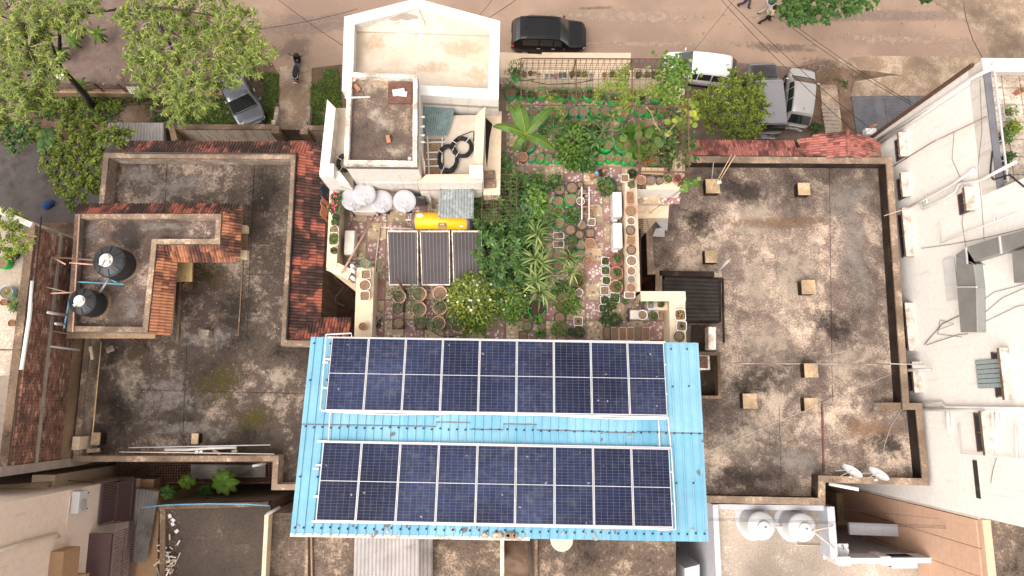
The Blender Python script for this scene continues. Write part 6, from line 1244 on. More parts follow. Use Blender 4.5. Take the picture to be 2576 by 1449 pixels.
row(D3, 'on nook parapet', [(2378, 965, 70, 's', 'w', 'bush', 'm', .75, dict(flowers='petal_orange')), (2395, 1105, 66, 's', 'w', 'grass', 'd', .8), (2368, 1240, 68, 'r', 'k', 'sprout', 'l', .9)], 15.01, .22, 'pots on the corner nook parapet', 'top')
row(D3, 'on nook ledge', [(1690, 790, 45, 'r', 'k', 'lily', 'm', 1.7), (1790, 860, 38, 'r', 'g', 'sprout', 'l', 1.3), (1900, 800, 40, 'r', 'k', 'spiky', 'm', 1.2), (2005, 800, 48, 'x', 'u', 'grass', 'd', 1.0, dict(asp=1.9)), (2140, 830, 40, 'r', 'k', 'grass', 'm', 1.3)], GZ+.62, .26, 'pots on the corner nook ledge')
m = MB(); a_ = P(1555, 752, GZ); MB().box(((4.87+5.9)/2, 3.15, GZ+.31), (1.0, .26, .6)).build('plant_ledge', 'wall_cream', None, label='low cream plaster ledge for pots in the corner nook', cat='ledge')
potted(*D3(1902, 965), 64/5.04, 'r', 'w', 'sprout', 'l', .5, GZ+.47, .26, 'white round pot standing on the low air conditioner unit'); potted(*D3(2035, 980), 62/5.04, 'r', 'k', 'bush', 'm', .7, GZ+.47, .24, 'black round pot standing on the low air conditioner unit')
# left parapet pots
row(D5, 'on lower left parapet', [(525, 305, 22, 'r', 'k', 'sprout', 'd', .8), (600, 318, 60, 'o', 'e', 'sprout', 'm', .5), (613, 450, 60, 's', 'c', 'sprout', 'm', .5), (600, 587, 76, 'r', 'c', 'sprout', 'm', .3), (600, 722, 62, 's', 'c', 'sprout', 'm', .4), (573, 1112, 52, 'r', 't', 'sprout', 'r', .7)], 15.01, .22, 'pots on the lower left parapet', 'top')
row(D4, 'on upper left parapet', [(235, 445, 70, 'r', 'e', 'bush', 'd', 1.0, dict(flowers='petal_pink')), (205, 575, 75, 'r', 'e', 'bush', 'm', 1.1, dict(flowers='petal_pink')), (235, 690, 50, 'r', 'k', 'bush', 'd', .8), (225, 760, 48, 'r', 'k', 'bush', 'm', 1.0), (210, 850, 62, 'r', 'c', 'sprout', 'l', 1.1), (205, 965, 62, 'x', 'c', 'bush', 'b', 1.0, dict(asp=1.4)), (205, 1115, 44, 'r', 'k', 'lily', 'd', 1.4)], 15.01, .2, 'pots on the upper left parapet', 'top')
# terracotta pots on iron stands in front of the collectors
for ci, col in enumerate((((1035, 732, 86, 'p', 1), (1020, 885, 70, 'k', 1), (1022, 1068, 74, 'k', 0)), ((1290, 700, 92, 'p', 1), (1288, 892, 94, 'p', 1), (1305, 1075, 76, 'k', 1)), ((1553, 690, 92, 'p', 0), (1552, 872, 92, 'p', 1), (1530, 1068, 92, 'p', 1)), ((1788, 722, 86, 'p', 1), (1785, 905, 84, 'd', 1), (1785, 1098, 92, 'p', 1)))):
    cn = ('first', 'second', 'third', 'fourth')[ci]
    for ri, (x, y, r, cl, pl_) in enumerate(col):
        potted(*D5(x, y), r/5.04, 'r', cl, 'herb' if pl_ else 'sprout', 'u', (1.12 if pl_ else .4), GZ+.22, .34, f'{MNAME[cl]} round pot with grey-green herb, {("top", "middle", "bottom")[ri]} of the {cn} stand column', 'pots on iron stands', poff=(random.uniform(-.16, .02)*pl_, random.uniform(-.05, .1)))
    a_, b_ = P(*D5(col[0][0], col[0][1]-30), GZ+.2), P(*D5(col[2][0], col[2][1]+70), GZ+.2); st = thing('iron_plant_stand', f'long iron pot stand under the {cn} column of pots from left', 'plant stand', (a_+b_)/2-Vector((0, 0, .2)))
    for s in (-.18, .18): MB().bar((a_.x+s, a_.y, GZ+.2), (b_.x+s, b_.y, GZ+.2), .03, .03).build('rail', 'rust', st)
    for f_ in (0, .5, 1):
        p = a_.lerp(b_, f_); MB().bar((p.x-.18, p.y, GZ+.2), (p.x+.18, p.y, GZ+.2), .03, .03).build('cross_bar', 'rust', st)
        for s in (-.18, .18): MB().bar((p.x+s, p.y, GZ+.025), (p.x+s, p.y, GZ+.2), .03, .03).build('leg', 'rust', st)
# ---------------------------------------------------------------- BIG GARDEN PLANTS
def big_plant(name, label, cat, base, parts, stem=None, group=None):
    t = thing(name, label, cat, base, group)
    for nm, me in parts: link(nm, me, t)
    if stem: MB().tube([Vector(p)+Vector(base) for p in stem[0]], stem[1], 8, r1=stem[2]).build('stem', stem[3], t)
    return t
def bananaleaf(p0, p1, w, nseg=9, sagz=.25, fold=.04):
    p0, p1 = Vector(p0), Vector(p1); d = p1-p0; side = d.cross(Vector((0, 0, 1))).normalized(); vs = []; fs = []
    for i in range(nseg+1):
        t_ = i/nseg; c = p0+d*t_+Vector((0, 0, sagz*math.sin(math.pi*t_*.8)-.2*t_*t_)); ww_ = w*(.25+.75*math.sin(math.pi*min(1, t_*.9+.12))**.7) if t_ < 1 else .02
        vs += [c-side*ww_+Vector((0, 0, fold*-1+random.uniform(-.02, .02))), c, c+side*ww_+Vector((0, 0, fold*-1+random.uniform(-.02, .02)))]
    for i in range(nseg):
        for k in (0, 1): fs.append((i*3+k, i*3+3+k, i*3+4+k, i*3+1+k))
    return vs, fs
cb = P(*D1(415, 1130), GZ+1.5); t = thing('banana_plant', 'young banana plant with six long broad leaves at the garden left', 'banana plant', (cb.x, cb.y, GZ+.3))
top = Vector((cb.x, cb.y+.0, GZ+1.75)); MB().tube([(cb.x, cb.y, GZ+.3), (cb.x, cb.y, GZ+1.2), top], .09, 10, r1=.05).build('stem', 'leaf_corn', t, smooth=True)
for x, y, w, dz in ((320, 670, .20, .45), (200, 700, .16, .2), (775, 735, .16, .25), (0, 975, .15, .15), (265, 1290, .13, -.3), (785, 1285, .18, -.05)):
    e = P(*D1(x, y), GZ+1.75+dz); vs, fs = bananaleaf(top, e, w); lf = MB().add(vs, fs).build('leaf', 'leaf_banana', t, smooth=False)
    mid = [vs[i*3+1]+Vector((0, 0, .006)) for i in range(10)]; MB().tube(mid, .016, 5, r1=.006).build('midrib', 'leaf_yellow', lf)
def palmy(cx, cy, zt, label, ends, s, k=7, mat='leaf_mid', name='papaya_plant', cat='papaya plant'):
    top = P(cx, cy, zt); t = thing(name, label, cat, (top.x, top.y, GZ+.3)); MB().tube([(top.x, top.y, GZ+.3), top], .045, 8, r1=.03).build('stem', 'bark_pale', t)
    for (u, v) in ends:
        e = P(u, v, zt+random.uniform(-.1, .15)); MB().tube([top, (top+e)/2+Vector((0, 0, .08)), e], .013, 5).build('leaf_stalk', 'leaf_corn', t); d = e-top
        pr = [place(T_palm(k, 5.6, .34), np.array([tuple(e-d.normalized()*s*.35)]), np.array([math.atan2(d.y, d.x)]), np.array([-.1]), np.array([random.uniform(-.2, .2)]), np.array([s])), place(T_palm(k, 5.0, .24), np.array([tuple(e-d.normalized()*s*.35+Vector((0, 0, .01)))]), np.array([math.atan2(d.y, d.x)+.2]), np.array([.05]), np.array([0.]), np.array([s*.8]))]
        link('leaf', npmesh('leaf', [(V-np.array(org(t)), f_) for V, f_ in pr], mat), t)
palmy(*D1(1395, 1050), GZ+1.2, 'large papaya with long stalked lobed leaves right of the bush', [D1(*q) for q in ((1255, 910), (1400, 900), (1530, 860), (1260, 1075), (1600, 1040), (1430, 1150), (1310, 1180))], .52)
palmy(*D1(770, 1060), GZ+1.0, 'small papaya seedling with many star-shaped leaves right of the banana', [D1(*q) for q in ((640, 1010), (690, 950), (770, 910), (830, 990), (900, 1000), (870, 1090), (780, 1180), (690, 1090), (760, 1070), (620, 1060))], .36)
def bushy(name, label, cat, u, v, z, rx, ry, h, n, T, s, mat, pit=(-.5, .5), lo=.45, base=GZ+.05, group=None, stem='bark_pale', flowers=None):
    c = P(u, v, z); b = Vector((c.x, c.y, base)); t = thing(name, label, cat, b, group); V, f_ = dome(n, 1, 1, lo, T, (1, 1), pit); nl = len(T[0]); cent = V.reshape(-1, nl, 3)
    a = RNG.uniform(0, 2*np.pi, n); c_ = RNG.uniform(-.15, 1, n); rr = RNG.uniform(lo, 1, n); st = np.sqrt(1-np.clip(c_, 0, 1)**2); p = np.stack([rx*rr*st*np.cos(a), ry*rr*st*np.sin(a), (z-base)*.45+h*rr*c_], 1)
    p += RNG.normal(0, .03, p.shape); pr = [place(T, p, a+RNG.uniform(-1, 1, n), RNG.uniform(*pit, n)+c_*.4, RNG.uniform(-.5, .5, n), RNG.uniform(*s, n))]
    link('foliage', npmesh('foliage', pr, mat), t)
    for k in range(3): e = b+Vector((random.uniform(-.4, .4)*rx, random.uniform(-.4, .4)*ry, (z-base)*.8)); MB().tube([b, (b+e)/2+Vector((.03, 0, 0)), e], .018, 5, r1=.008).build('stem', stem, t)
    if flowers:
        k = flowers[1]; i_ = RNG.choice(n, k); pr = [place(T_round(5, -.1), p[i_]+np.array([0, 0, .04]), np.full(k, j*1.256), np.full(k, .3), np.zeros(k), RNG.uniform(.03, .055, k)) for j in range(5)]; link('flowers', npmesh('flowers', pr, flowers[0]), t)['kind'] = 'stuff'
    return t
bushy('curry_leaf_bush', 'dense bright green bush spilling between the papaya plants', 'bush', *D1(1010, 1200), GZ+.6, .55, .85, .75, 900, T_oval(.5), (.10, .17), 'leaf_bright')
bushy('leafy_bush', 'broad-leaved bush hanging over the front edge bag row', 'bush', *D1(1120, 1370), GZ+.5, .5, .4, .55, 420, T_oval(.6), (.13, .22), 'leaf_mid')
bushy('leafy_bush', 'dark leafy bush behind the large papaya', 'bush', *D1(1250, 1140), GZ+.5, .42, .5, .5, 420, T_oval(.55), (.10, .16), 'leaf_deep')
bushy('gourd_plant', 'gourd plant with big rounded pale green leaves below the right trellis', 'gourd plant', *D1(1900, 1170), GZ+.6, .75, .55, .6, 110, T_round(7, .05), (.22, .34), 'leaf_bright', (-.3, .3))
bushy('leafy_bush', 'tangled green bush under the right trellis by the parapet', 'bush', *D1(2290, 1200), GZ+.6, .5, .75, .6, 520, T_oval(.6), (.12, .2), 'leaf_mid')
bushy('red_leaf_plant', 'small crimson and yellow foliage plant at the front edge', 'plant', *D1(1980, 1370), GZ+.5, .3, .25, .35, 200, T_diamond(.4), (.08, .14), 'leaf_dry')
# okra bed: palmate plants one by one
bed = [(1232, 470), (1270, 480), (1310, 470), (1345, 490), (1228, 520), (1268, 530), (1310, 525), (1350, 545), (1232, 575), (1275, 580), (1318, 580), (1235, 630), (1280, 635), (1325, 625), (1240, 685), (1285, 690), (1330, 680), (1262, 735)]
bedT = npmesh('foliage', [dome(44, .46, .55, .45, T_palm(5, 4.2, .46), (.24, .36), (-.45, .15), base=.35)], 'leaf_mid'); bedT2 = npmesh('foliage', [dome(44, .46, .6, .4, T_palm(5, 4.2, .46), (.22, .34), (-.45, .2), base=.3)], 'leaf_mid')
for k, (u, v) in enumerate(bed):
    p = P(u, v, GZ+.7); t = thing('okra_plant', f'lobed-leaved okra plant in the dense vegetable bed left of the middle path', 'vegetable plant', (p.x, p.y, GZ+.02), 'okra plants in the vegetable bed')
    link('foliage', bedT if k % 2 else bedT2, t, (0, 0, 0), (0, 0, random.uniform(0, 6.28)), random.uniform(.95, 1.15)); MB().tube([(p.x, p.y, GZ+.02), (p.x, p.y, GZ+.75)], .016, 6).build('stem', 'leaf_mid', t)
# lower undergrowth so the bed shows dark green below
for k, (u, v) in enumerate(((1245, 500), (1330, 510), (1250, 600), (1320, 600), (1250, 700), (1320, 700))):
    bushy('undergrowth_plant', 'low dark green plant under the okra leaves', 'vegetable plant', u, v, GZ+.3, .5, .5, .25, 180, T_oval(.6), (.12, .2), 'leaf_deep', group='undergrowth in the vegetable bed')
for k, (x, y, s, z) in enumerate(((560, 1010, .95, 1.0), (590, 1110, .8, .9), (545, 1330, 1.0, 1.1), (620, 1400, .9, 1.1), (560, 1620, 1.0, 1.3), (600, 1760, 1.0, 1.2), (680, 1560, .8, 1.0), (980, 1330, .75, .9), (1000, 1500, .8, 1.0))):
    u, v = D2(x, y); p = P(u, v, GZ+z); t = thing('corn_plant', 'pale striped maize plant with arching strap leaves, '+ords[k]+' going down the garden', 'maize plant', (p.x, p.y, GZ+.02), 'maize plants')
    link('foliage', npmesh('foliage', [radial(13, T_strap(.050, 7, .55, .75), (.5*s, .85*s), (.1, .9), z*.75, .03), radial(7, T_strap(.05, 6, .5, .6), (.45*s, .7*s), (.0, .6), z*.4, .03)], 'leaf_corn'), t); MB().tube([(p.x, p.y, GZ+.02), (p.x, p.y, GZ+z)], .02, 6).build('stem', 'leaf_corn', t)
for k, (x, y) in enumerate(((570, 1030), (600, 1195))): potted(*D3(x, y), 58/5.04, 'r', 'k', 'lily', 'b', 2.0, GZ+.02, .3, ('upper' if k == 0 else 'lower')+' broad strap-leaved lily clump above the solar panels')
u, v = D3(545, 1310)
bushy('white_flower_shrub', 'tall white-flowering shrub leaning over the rightmost collector', 'shrub', *D5(1950, 780), GZ+1.0, .85, 1.0, .9, 1500, T_oval(.5), (.07, .13), 'leaf_lime', flowers=('petal_white', 46))
bushy('white_flower_shrub', 'wispy flowering branch spreading right from the white shrub', 'shrub', *D5(2350, 720), GZ+.8, .9, .5, .6, 700, T_diamond(.4), (.06, .12), 'leaf_lime', flowers=('petal_white', 14))
bushy('feathery_bush', 'feathery bright green bush beside the white flowering shrub', 'bush', *D3(250, 840), GZ+.6, .55, .55, .6, 900, T_diamond(.35), (.08, .14), 'leaf_bright')
p = P(*D5(1990, 1080), GZ+.5); t = thing('fern', 'drooping green fern just above the solar panels', 'fern', (p.x, p.y, GZ+.02)); link('foliage', npmesh('foliage', [radial(34, T_pinn(11, .07, .11, .7), (.55, .95), (-.1, .8), .45, .05)], 'leaf_bright'), t); MB().lathe([(.14, 0), (.2, .4), (.17, .4), (.16, .33), (.001, .34)], 20, (p.x, p.y, GZ+.02)).build('pot', 'black_pot', t)
potted(*D3(250, 985), 60/5.04, 'b', 'n', 'grass', 'u', 1.3, GZ+.02, .3, 'green bag with fountain of thin grassy leaves near the panels')
# trellises: rusty frames with wire mesh
def trellis(name, label, c4_, nx, ny, legs, fr_=.035):
    A, B, C, D = c4_; t = thing(name, label, 'trellis', Vector((A.x, A.y, GZ)))
    for a, b in ((A, B), (B, C), (C, D), (D, A)): MB().bar(a, b, fr_, fr_).build('frame_bar', 'rust', t)
    m = MB()
    for i in range(1, nx): m.tube([A.lerp(B, i/nx), D.lerp(C, i/nx)], .0065, 4)
    for j in range(1, ny): m.tube([A.lerp(D, j/ny), B.lerp(C, j/ny)], .0065, 4)
    m.build('wire_mesh', 'rust', t, kind='stuff')
    for p, z in legs: MB().bar((p.x, p.y, z), (p.x, p.y, p.z), fr_, fr_).build('post', 'rust', t)
    return t
TZ2 = 16.4; tA, tB, tC, tD = P(1311, 147, TZ2), P(1729, 149, TZ2), P(1729, 268, TZ2), P(1311, 264, TZ2)
t = trellis('front_trellis', 'long rusty wire trellis over the front bag rows', (tA, tB, tC, tD), 28, 9, ((tC.lerp(tD, .33), GZ), (tD, GZ), (tA, 15.0), (tB, 15.0), (tA.lerp(tB, .33), 15.0), (tA.lerp(tB, .667), 15.0)))
for f_ in (.33, .667): MB().bar(tA.lerp(tB, f_), tD.lerp(tC, f_), .035, .035).build('cross_bar', 'rust', t)
m = MB()
for i in range(29): p = tA.lerp(tB, i/28); m.tube([p, (p.x, p.y+.02, 15.02)], .0065, 4)
for j in range(1, 9): m.tube([(tA.x, tA.y+.015, 15.0+j*.155), (tB.x, tB.y+.015, 15.0+j*.155)], .0065, 4)
m.build('wire_mesh', 'rust', t, kind='stuff')
sA, sB, sC, sD = P(1607, 270, TZ2), P(1731, 271, TZ2), P(1734, 433, TZ2), P(1608, 432, TZ2)
t = trellis('side_trellis', 'rusty wire trellis over the right side of the garden', (sA, sB, sC, sD), 8, 10, ((sD, GZ), (sC, 15.0), (sB, 15.0))); m = MB()
for i in range(14): p = sB.lerp(sC, i/13); m.tube([p, (p.x-.1, p.y, 15.02)], .0065, 4)
for j in range(1, 9): m.tube([(sB.x-.05, sB.y, 15.0+j*.155), (sC.x-.05, sC.y, 15.0+j*.155)], .0065, 4)
m.build('wire_mesh', 'rust', t, kind='stuff')
for a_, b_ in ((P(1731, 225, TZ2), P(1690, 290, 15.1)), (P(1732, 300, TZ2), P(1697, 345, 15.0)), (P(1735, 434, TZ2), P(1712, 455, 15.0))): MB().bar(a_, b_, .035, .035).build('brace', 'rust', t)
for k, (x0, y0, x1, y1, nx, ny, lb) in enumerate(((2090, 330, 2260, 740, 3, 11, 'bent rusty wire mesh panel leaning over the vegetable bed, left one'), (2240, 150, 2520, 720, 4, 12, 'rusty wire mesh panel lying over the vegetable bed, right one'))):
    q4 = [P(*D4(*p), GZ+1.25) for p in ((x0, y0), (x1, y0), (x1+10, y1), (x0-10, y1))]; trellis('wire_trellis', lb, q4, nx, ny, ((q4[2], GZ), (q4[3], GZ)), .016)
# climbers on the trellis
def vine(label, pts, mat, n, s, T=T_palm(5, 4.6, .5), w=.09):
    pts = [Vector(p) for p in pts]; t = thing('climbing_vine', label, 'climbing vine', pts[0]); MB().tube(pts, .012, 5).build('stem', 'bark_pale', t)
    seg = np.array([tuple(p) for p in pts]); k = RNG.uniform(0, len(pts)-1.001, n); i_ = k.astype(int); fr = (k-i_)[:, None]; pp = seg[i_]*(1-fr)+seg[i_+1]*fr+RNG.normal(0, w, (n, 3))*np.array([1, 1, .5])
    V, f_ = place(T, pp, RNG.uniform(0, 6.28, n), RNG.uniform(-.6, .2, n), RNG.uniform(-.4, .4, n), RNG.uniform(*s, n)); link('foliage', npmesh('foliage', [(V-np.array(org(t)), f_)], mat), t)
z = TZ2+.03
vine('yellow-green climber arching across the middle of the front trellis', [P(*D1(x, y), z) for x, y in ((1310, 650), (1340, 540), (1450, 440), (1560, 440), (1640, 500), (1690, 560))], 'leaf_lime', 140, (.08, .14))
vine('lime climber running down through the front trellis', [P(*D1(x, y), z) for x, y in ((1720, 240), (1640, 350), (1620, 450), (1680, 560), (1690, 700), (1600, 790))], 'leaf_lime', 220, (.08, .14), w=.12)
vine('lime climber curling right along the front trellis', [P(*D1(x, y), z) for x, y in ((1690, 640), (1830, 620), (1930, 540), (2060, 500), (2170, 560), (2230, 640), (2420, 680))], 'leaf_lime', 200, (.09, .16), w=.10)
vine('dense green creeper on the right corner of the front trellis', [P(*D1(x, y), z) for x, y in ((2140, 190), (2300, 220), (2400, 260), (2330, 350), (2260, 460), (2220, 590))], 'leaf_bright', 420, (.11, .2), T_oval(.6), .20)
vine('large-leaved gourd vine hanging outside the right trellis', [P(*D1(x, y), z-.1) for x, y in ((2460, 660), (2530, 740), (2520, 840), (2500, 900), (2340, 930))], 'leaf_lime', 40, (.15, .24), T_round(7, .05), .12)
vine('green creeper along the right parapet under the side trellis', [P(*D1(x, y), 15.4) for x, y in ((2330, 780), (2270, 900), (2310, 1050), (2400, 1150), (2450, 1260), (2400, 1400))], 'leaf_mid', 320, (.11, .2), T_oval(.6), .22)
vine('yellow gourd leaves on the side trellis', [P(*D1(x, y), z) for x, y in ((2280, 900), (2350, 920), (2210, 1080), (2190, 1140))], 'leaf_lime', 12, (.14, .22), T_round(7, .05), .08)
vine('green shoot climbing over the second bag row', [P(*D1(x, y), GZ+1.3) for x, y in ((680, 520), (720, 610), (770, 690), (860, 780), (910, 870))], 'leaf_lime', 60, (.09, .15))
vine('creeper trailing from the notch parapet over the right roof', [P(*D2(x, y), 15.05) for x, y in ((2380, 400), (2430, 440), (2480, 400), (2570, 380))], 'leaf_bright', 34, (.13, .2), T_round(7, .05), .06)
vine('okra creeper along the left edge of the vegetable bed', [P(*D2(x, y), GZ+.8) for x, y in ((150, 20), (190, 130), (170, 230), (120, 330))], 'leaf_mid', 90, (.14, .22), w=.14)
vine('leafy creeper on the right edge of the vegetable bed', [P(*D2(x, y), GZ+.9) for x, y in ((540, 470), (600, 520), (580, 640), (560, 760), (580, 840))], 'leaf_bright', 150, (.13, .2), T_oval(.6), .16)
vine('dry brown vine stem hanging from the side trellis', [P(*D1(x, y), z) for x, y in ((1950, 740), (2020, 840), (2060, 960), (2120, 1040))], 'leaf_yellow', 8, (.08, .12), w=.05)
# shelf frame, bench, seedling trays
t = thing('pipe_shelf', 'white pipe shelf frame with rungs between the middle pots', 'shelf frame', P(*D2(1170, 640), GZ))
for x in (1130, 1222): MB().tube([P(*D2(x, 440), GZ+.9), P(*D2(x, 850), GZ+.9)], .02, 6).build('rail', 'white_plastic', t)
for y in (520, 600, 690, 780): MB().tube([P(*D2(1130, y), GZ+.9), P(*D2(1222, y), GZ+.9)], .012, 6).build('rung', 'terracotta', t)
for (x, y), (x1, y1) in (((1130, 440), (1075, 560)), ((1222, 850), (1180, 960)), ((1130, 850), (1065, 970)), ((1222, 440), (1200, 500))): MB().tube([P(*D2(x, y), GZ+.9), P(*D2(x1, y1), GZ+.02)], .018, 6).build('leg', 'pvc_grey', t)
A, B, C, D = (P(*D2(*p), GZ+.45) for p in ((1890, 190), (2175, 195), (2172, 292), (1880, 270))); t = thing('bench', 'pale wooden plank bench under the right trellis', 'bench', P(*D2(2030, 240), GZ)); n = 3
for k in range(n):
    f0, f1 = k/n+.01, (k+1)/n-.015; MB().hexa([x-Vector((0, 0, .05)) for x in (A.lerp(D, f1), B.lerp(C, f1), B.lerp(C, f0), A.lerp(D, f0))]+[A.lerp(D, f1), B.lerp(C, f1), B.lerp(C, f0), A.lerp(D, f0)]).build('plank', 'wood', t)
for p in (A.lerp(C, .1), A.lerp(C, .9), B.lerp(D, .1), B.lerp(D, .9)): MB().bar((p.x, p.y, GZ+.025), (p.x, p.y, GZ+.4), .05, .05).build('leg', 'rust', t)
for k, x in enumerate((272, 342, 420)): potted(*D2(x, 365), 32/5.04, 'x', 't', 'sprout' if k < 2 else '', 'd', .8, GZ+.02, .2, ('left', 'middle', 'right')[k]+' of three terracotta tray planters above the vegetable bed', asp=2.0)
# ---------------------------------------------------------------- TREES
def tree(name, label, trunk, limbs, clumps, T, mat, per, s, twig=.0, bark='bark', cat='tree', twigmat=None, up=.25, pit=(-.5, .25), tw_n=14, whorl=1, r0=.25, squash=.75):
    """trunk: points; limbs: point lists; clumps: (centre, radius)"""
    b = Vector(trunk[0]); t = thing(name, label, cat, b); MB().tube(trunk, r0, 10, r1=r0*.55).build('trunk', bark, t, smooth=True)
    for L in limbs: MB().tube(L, r0*.45, 8, r1=r0*.12).build('branch', bark, t, smooth=True)
    P_, A_, I_ = [], [], []; tw = MB()
    for c, R in clumps:
        c = Vector(c)
        for k in range(tw_n):
            d = Vector((random.gauss(0, 1), random.gauss(0, 1), random.gauss(up, .6)*squash)).normalized()*R*random.uniform(.55, 1.08); d.z *= squash
            e = c+d; mid = c+d*.5+Vector((0, 0, .06*R))
            if twig: tw.tube([c+d*.15, mid, e], twig, 3, False, r1=twig*.4)
            for j in range(per):
                f_ = random.uniform(.35, 1.03); q = c.lerp(e, f_)+Vector((random.gauss(0, .06*R), random.gauss(0, .06*R), random.gauss(0, .04*R)))
                a0 = math.atan2(d.y, d.x)+random.uniform(-1.1, 1.1)
                for w_ in range(whorl): P_.append(tuple(q-b)); A_.append(a0+w_*6.283/whorl); I_.append(random.uniform(*pit))
    n = len(P_); link('crown', npmesh('crown', [place(T, np.array(P_), np.array(A_), np.array(I_), RNG.uniform(-.5, .5, n), RNG.uniform(*s, n))], mat), t)
    if twig: tw.build('twigs', twigmat or bark, t, kind='stuff')
    return t
def cl(pts, z, R): return [(P(u, v, z+random.uniform(-.5, .5)), R*random.uniform(.85, 1.15)) for u, v in pts]
tb = P(232, 268, 0); fork = P(150, 168, 4.2); f2 = P(140, 60, 6.0)
tree('shade_tree', 'large shade tree with pale feathery foliage at the top left corner', [tb, P(215, 240, 1.2), P(185, 205, 2.6), fork], [[fork, P(130, 110, 5.5), P(60, 60, 6.8), P(0, 40, 7.5)], [fork, P(150, 65, 5.6), P(200, 35, 6.2), P(290, 25, 6.8), P(400, 60, 7.3), P(480, 110, 7.4)], [P(290, 25, 6.8), P(420, 20, 7.6), P(540, 40, 7.8)], [fork, P(100, 180, 6), P(40, 200, 7)], [P(400, 60, 7.3), P(450, 150, 7.3), P(470, 220, 7)]],
     cl([(20, 20), (60, 60), (110, 15), (10, 100), (70, 120), (30, 160), (100, 150), (20, 210), (75, 200), (130, 175), (10, 255), (55, 260), (150, 20), (220, 15), (40, 90), (90, 90), (130, 60), (45, 230), (100, 230), (15, 285), (190, 50)], 7.2, 1.12) + cl([(330, 30), (380, 15), (440, 20), (500, 15), (560, 25), (610, 50), (350, 70), (420, 70), (490, 70), (560, 80), (620, 100), (650, 130), (350, 120), (410, 125), (470, 130), (530, 135), (590, 145), (640, 155), (360, 175), (420, 180), (480, 185), (540, 190), (580, 180), (390, 225), (450, 235), (510, 235), (445, 275), (490, 260)], 7.4, .92),
     T_oval(.30, .05, .25), 'leaf_tree', 4, (.13, .25), .016, 'bark', twigmat='bark_pale', tw_n=21, whorl=6, r0=.20, pit=(-.55, .35))
tree('yard_tree', 'round light green tree in the yard left of the tiled house', [P(215, 470, 0), P(205, 440, 1.5), P(200, 420, 2.8)], [[P(200, 420, 2.8), P(170, 380, 3.8)], [P(200, 420, 2.8), P(240, 360, 4)], [P(200, 420, 2.8), P(210, 470, 3.8)]],
     cl([(190, 280), (175, 310), (205, 325), (240, 315), (165, 350), (200, 360), (240, 360), (275, 345), (160, 395), (200, 400), (240, 395), (120, 400), (150, 430), (190, 440), (230, 430), (170, 470), (210, 475), (250, 460), (190, 505), (310, 345)], 4.0, .62), T_oval(.5), 'leaf_lime', 14, (.12, .21), .012, tw_n=18, r0=.14)
tree('roadside_tree', 'bushy yellow-green tree between the pot parapet and the grey van', [P(1835, 300, 0), P(1838, 290, 1.5), P(1840, 275, 2.6)], [[P(1840, 275, 2.6), P(1800, 250, 3.6)], [P(1840, 275, 2.6), P(1880, 250, 3.6)], [P(1840, 275, 2.6), P(1840, 220, 3.8)]],
     cl([(1850, 195), (1830, 220), (1870, 215), (1900, 205), (1790, 240), (1830, 250), (1870, 250), (1905, 245), (1770, 275), (1810, 280), (1850, 285), (1890, 280), (1915, 270), (1790, 310), (1830, 315), (1870, 315), (1900, 310), (1850, 335), (1760, 255), (1885, 330)], 3.9, .60), T_oval(.5), 'leaf_lime', 15, (.10, .18), .012, tw_n=22, r0=.12)
tree('street_tree', 'dense dark green street tree at the top edge above the walking people', [P(2060, -60, 0), P(2065, -75, 2.5)], [[P(2065, -75, 2.5), P(2030, -40, 4)], [P(2065, -75, 2.5), P(2120, -40, 4)]],
     cl([(1965, 5), (1985, 25), (2010, 15), (2000, 42), (2030, 35), (2050, 10), (2060, 40), (2085, 15), (2110, 20), (2130, 0), (2150, 12), (2180, -5), (2060, -25), (2010, -20), (2120, -30)], 4.0, .58), T_oval(.6), 'leaf_mid', 15, (.13, .24), .0, tw_n=18, r0=.16)
tree('street_tree', 'small green branch tip poking in at the top right edge', [P(2300, -80, 0), P(2300, -90, 3)], [[P(2300, -90, 3), P(2310, -30, 4)]], cl([(2320, -8), (2335, -15)], 4, .38), T_oval(.6), 'leaf_mid', 12, (.13, .22), tw_n=10, r0=.1)
tree('terrace_shrub', 'round lime green shrub in a pot on the brick house terrace', [P(30, 610, 11.32), P(28, 600, 11.9)], [[P(28, 600, 11.9), P(20, 585, 12.3)]], cl([(10, 545), (40, 550), (65, 575), (15, 580), (45, 590), (20, 615), (55, 615), (5, 640)], 12.3, .40), T_oval(.5), 'leaf_lime', 12, (.07, .13), tw_n=14, r0=.04, cat='shrub')
tree('dark_shrub', 'dark green bush at the left edge by the yard', [P(20, 350, 0), P(20, 348, .8)], [[P(20, 348, .8), P(25, 340, 1.2)]], cl([(5, 310), (30, 320), (55, 345), (15, 350), (40, 370), (70, 325)], 1.3, .55), T_oval(.6), 'leaf_mid', 12, (.12, .22), tw_n=14, r0=.06, cat='bush')
tree('driveway_shrub', 'small dark round shrub behind the silver hatchback', [P(2052, 332, 0), P(2052, 330, .5)], [[P(2052, 330, .5), P(2052, 328, .8)]], cl([(2048, 318), (2058, 322), (2053, 330)], .7, .3), T_oval(.5), 'leaf_deep', 14, (.07, .12), tw_n=14, r0=.04, cat='bush')
def bigleaf(name, label, u, v, z, ends, w, mat, base):
    top = P(u, v, z); t = thing(name, label, 'plant', (top.x, top.y, base)); MB().tube([(top.x, top.y, base), top], .05, 8).build('stem', 'leaf_mid', t)
    for x, y, dz in ends:
        e = P(x, y, z+dz); vs, fs = bananaleaf(top+Vector((0, 0, random.uniform(-.1, .1))), e, w, 8, .15, .09); MB().add(vs, fs).build('leaf', mat, t)
bigleaf('courtyard_palm', 'bright big-leaved plant, largest in the dark courtyard', 563, 1213, 6.0, [(563+38*math.cos(a), 1213+36*math.sin(a), random.uniform(-.3, .25)) for a in np.arange(0, 6.2, .70)], .17, 'leaf_bright', 0)
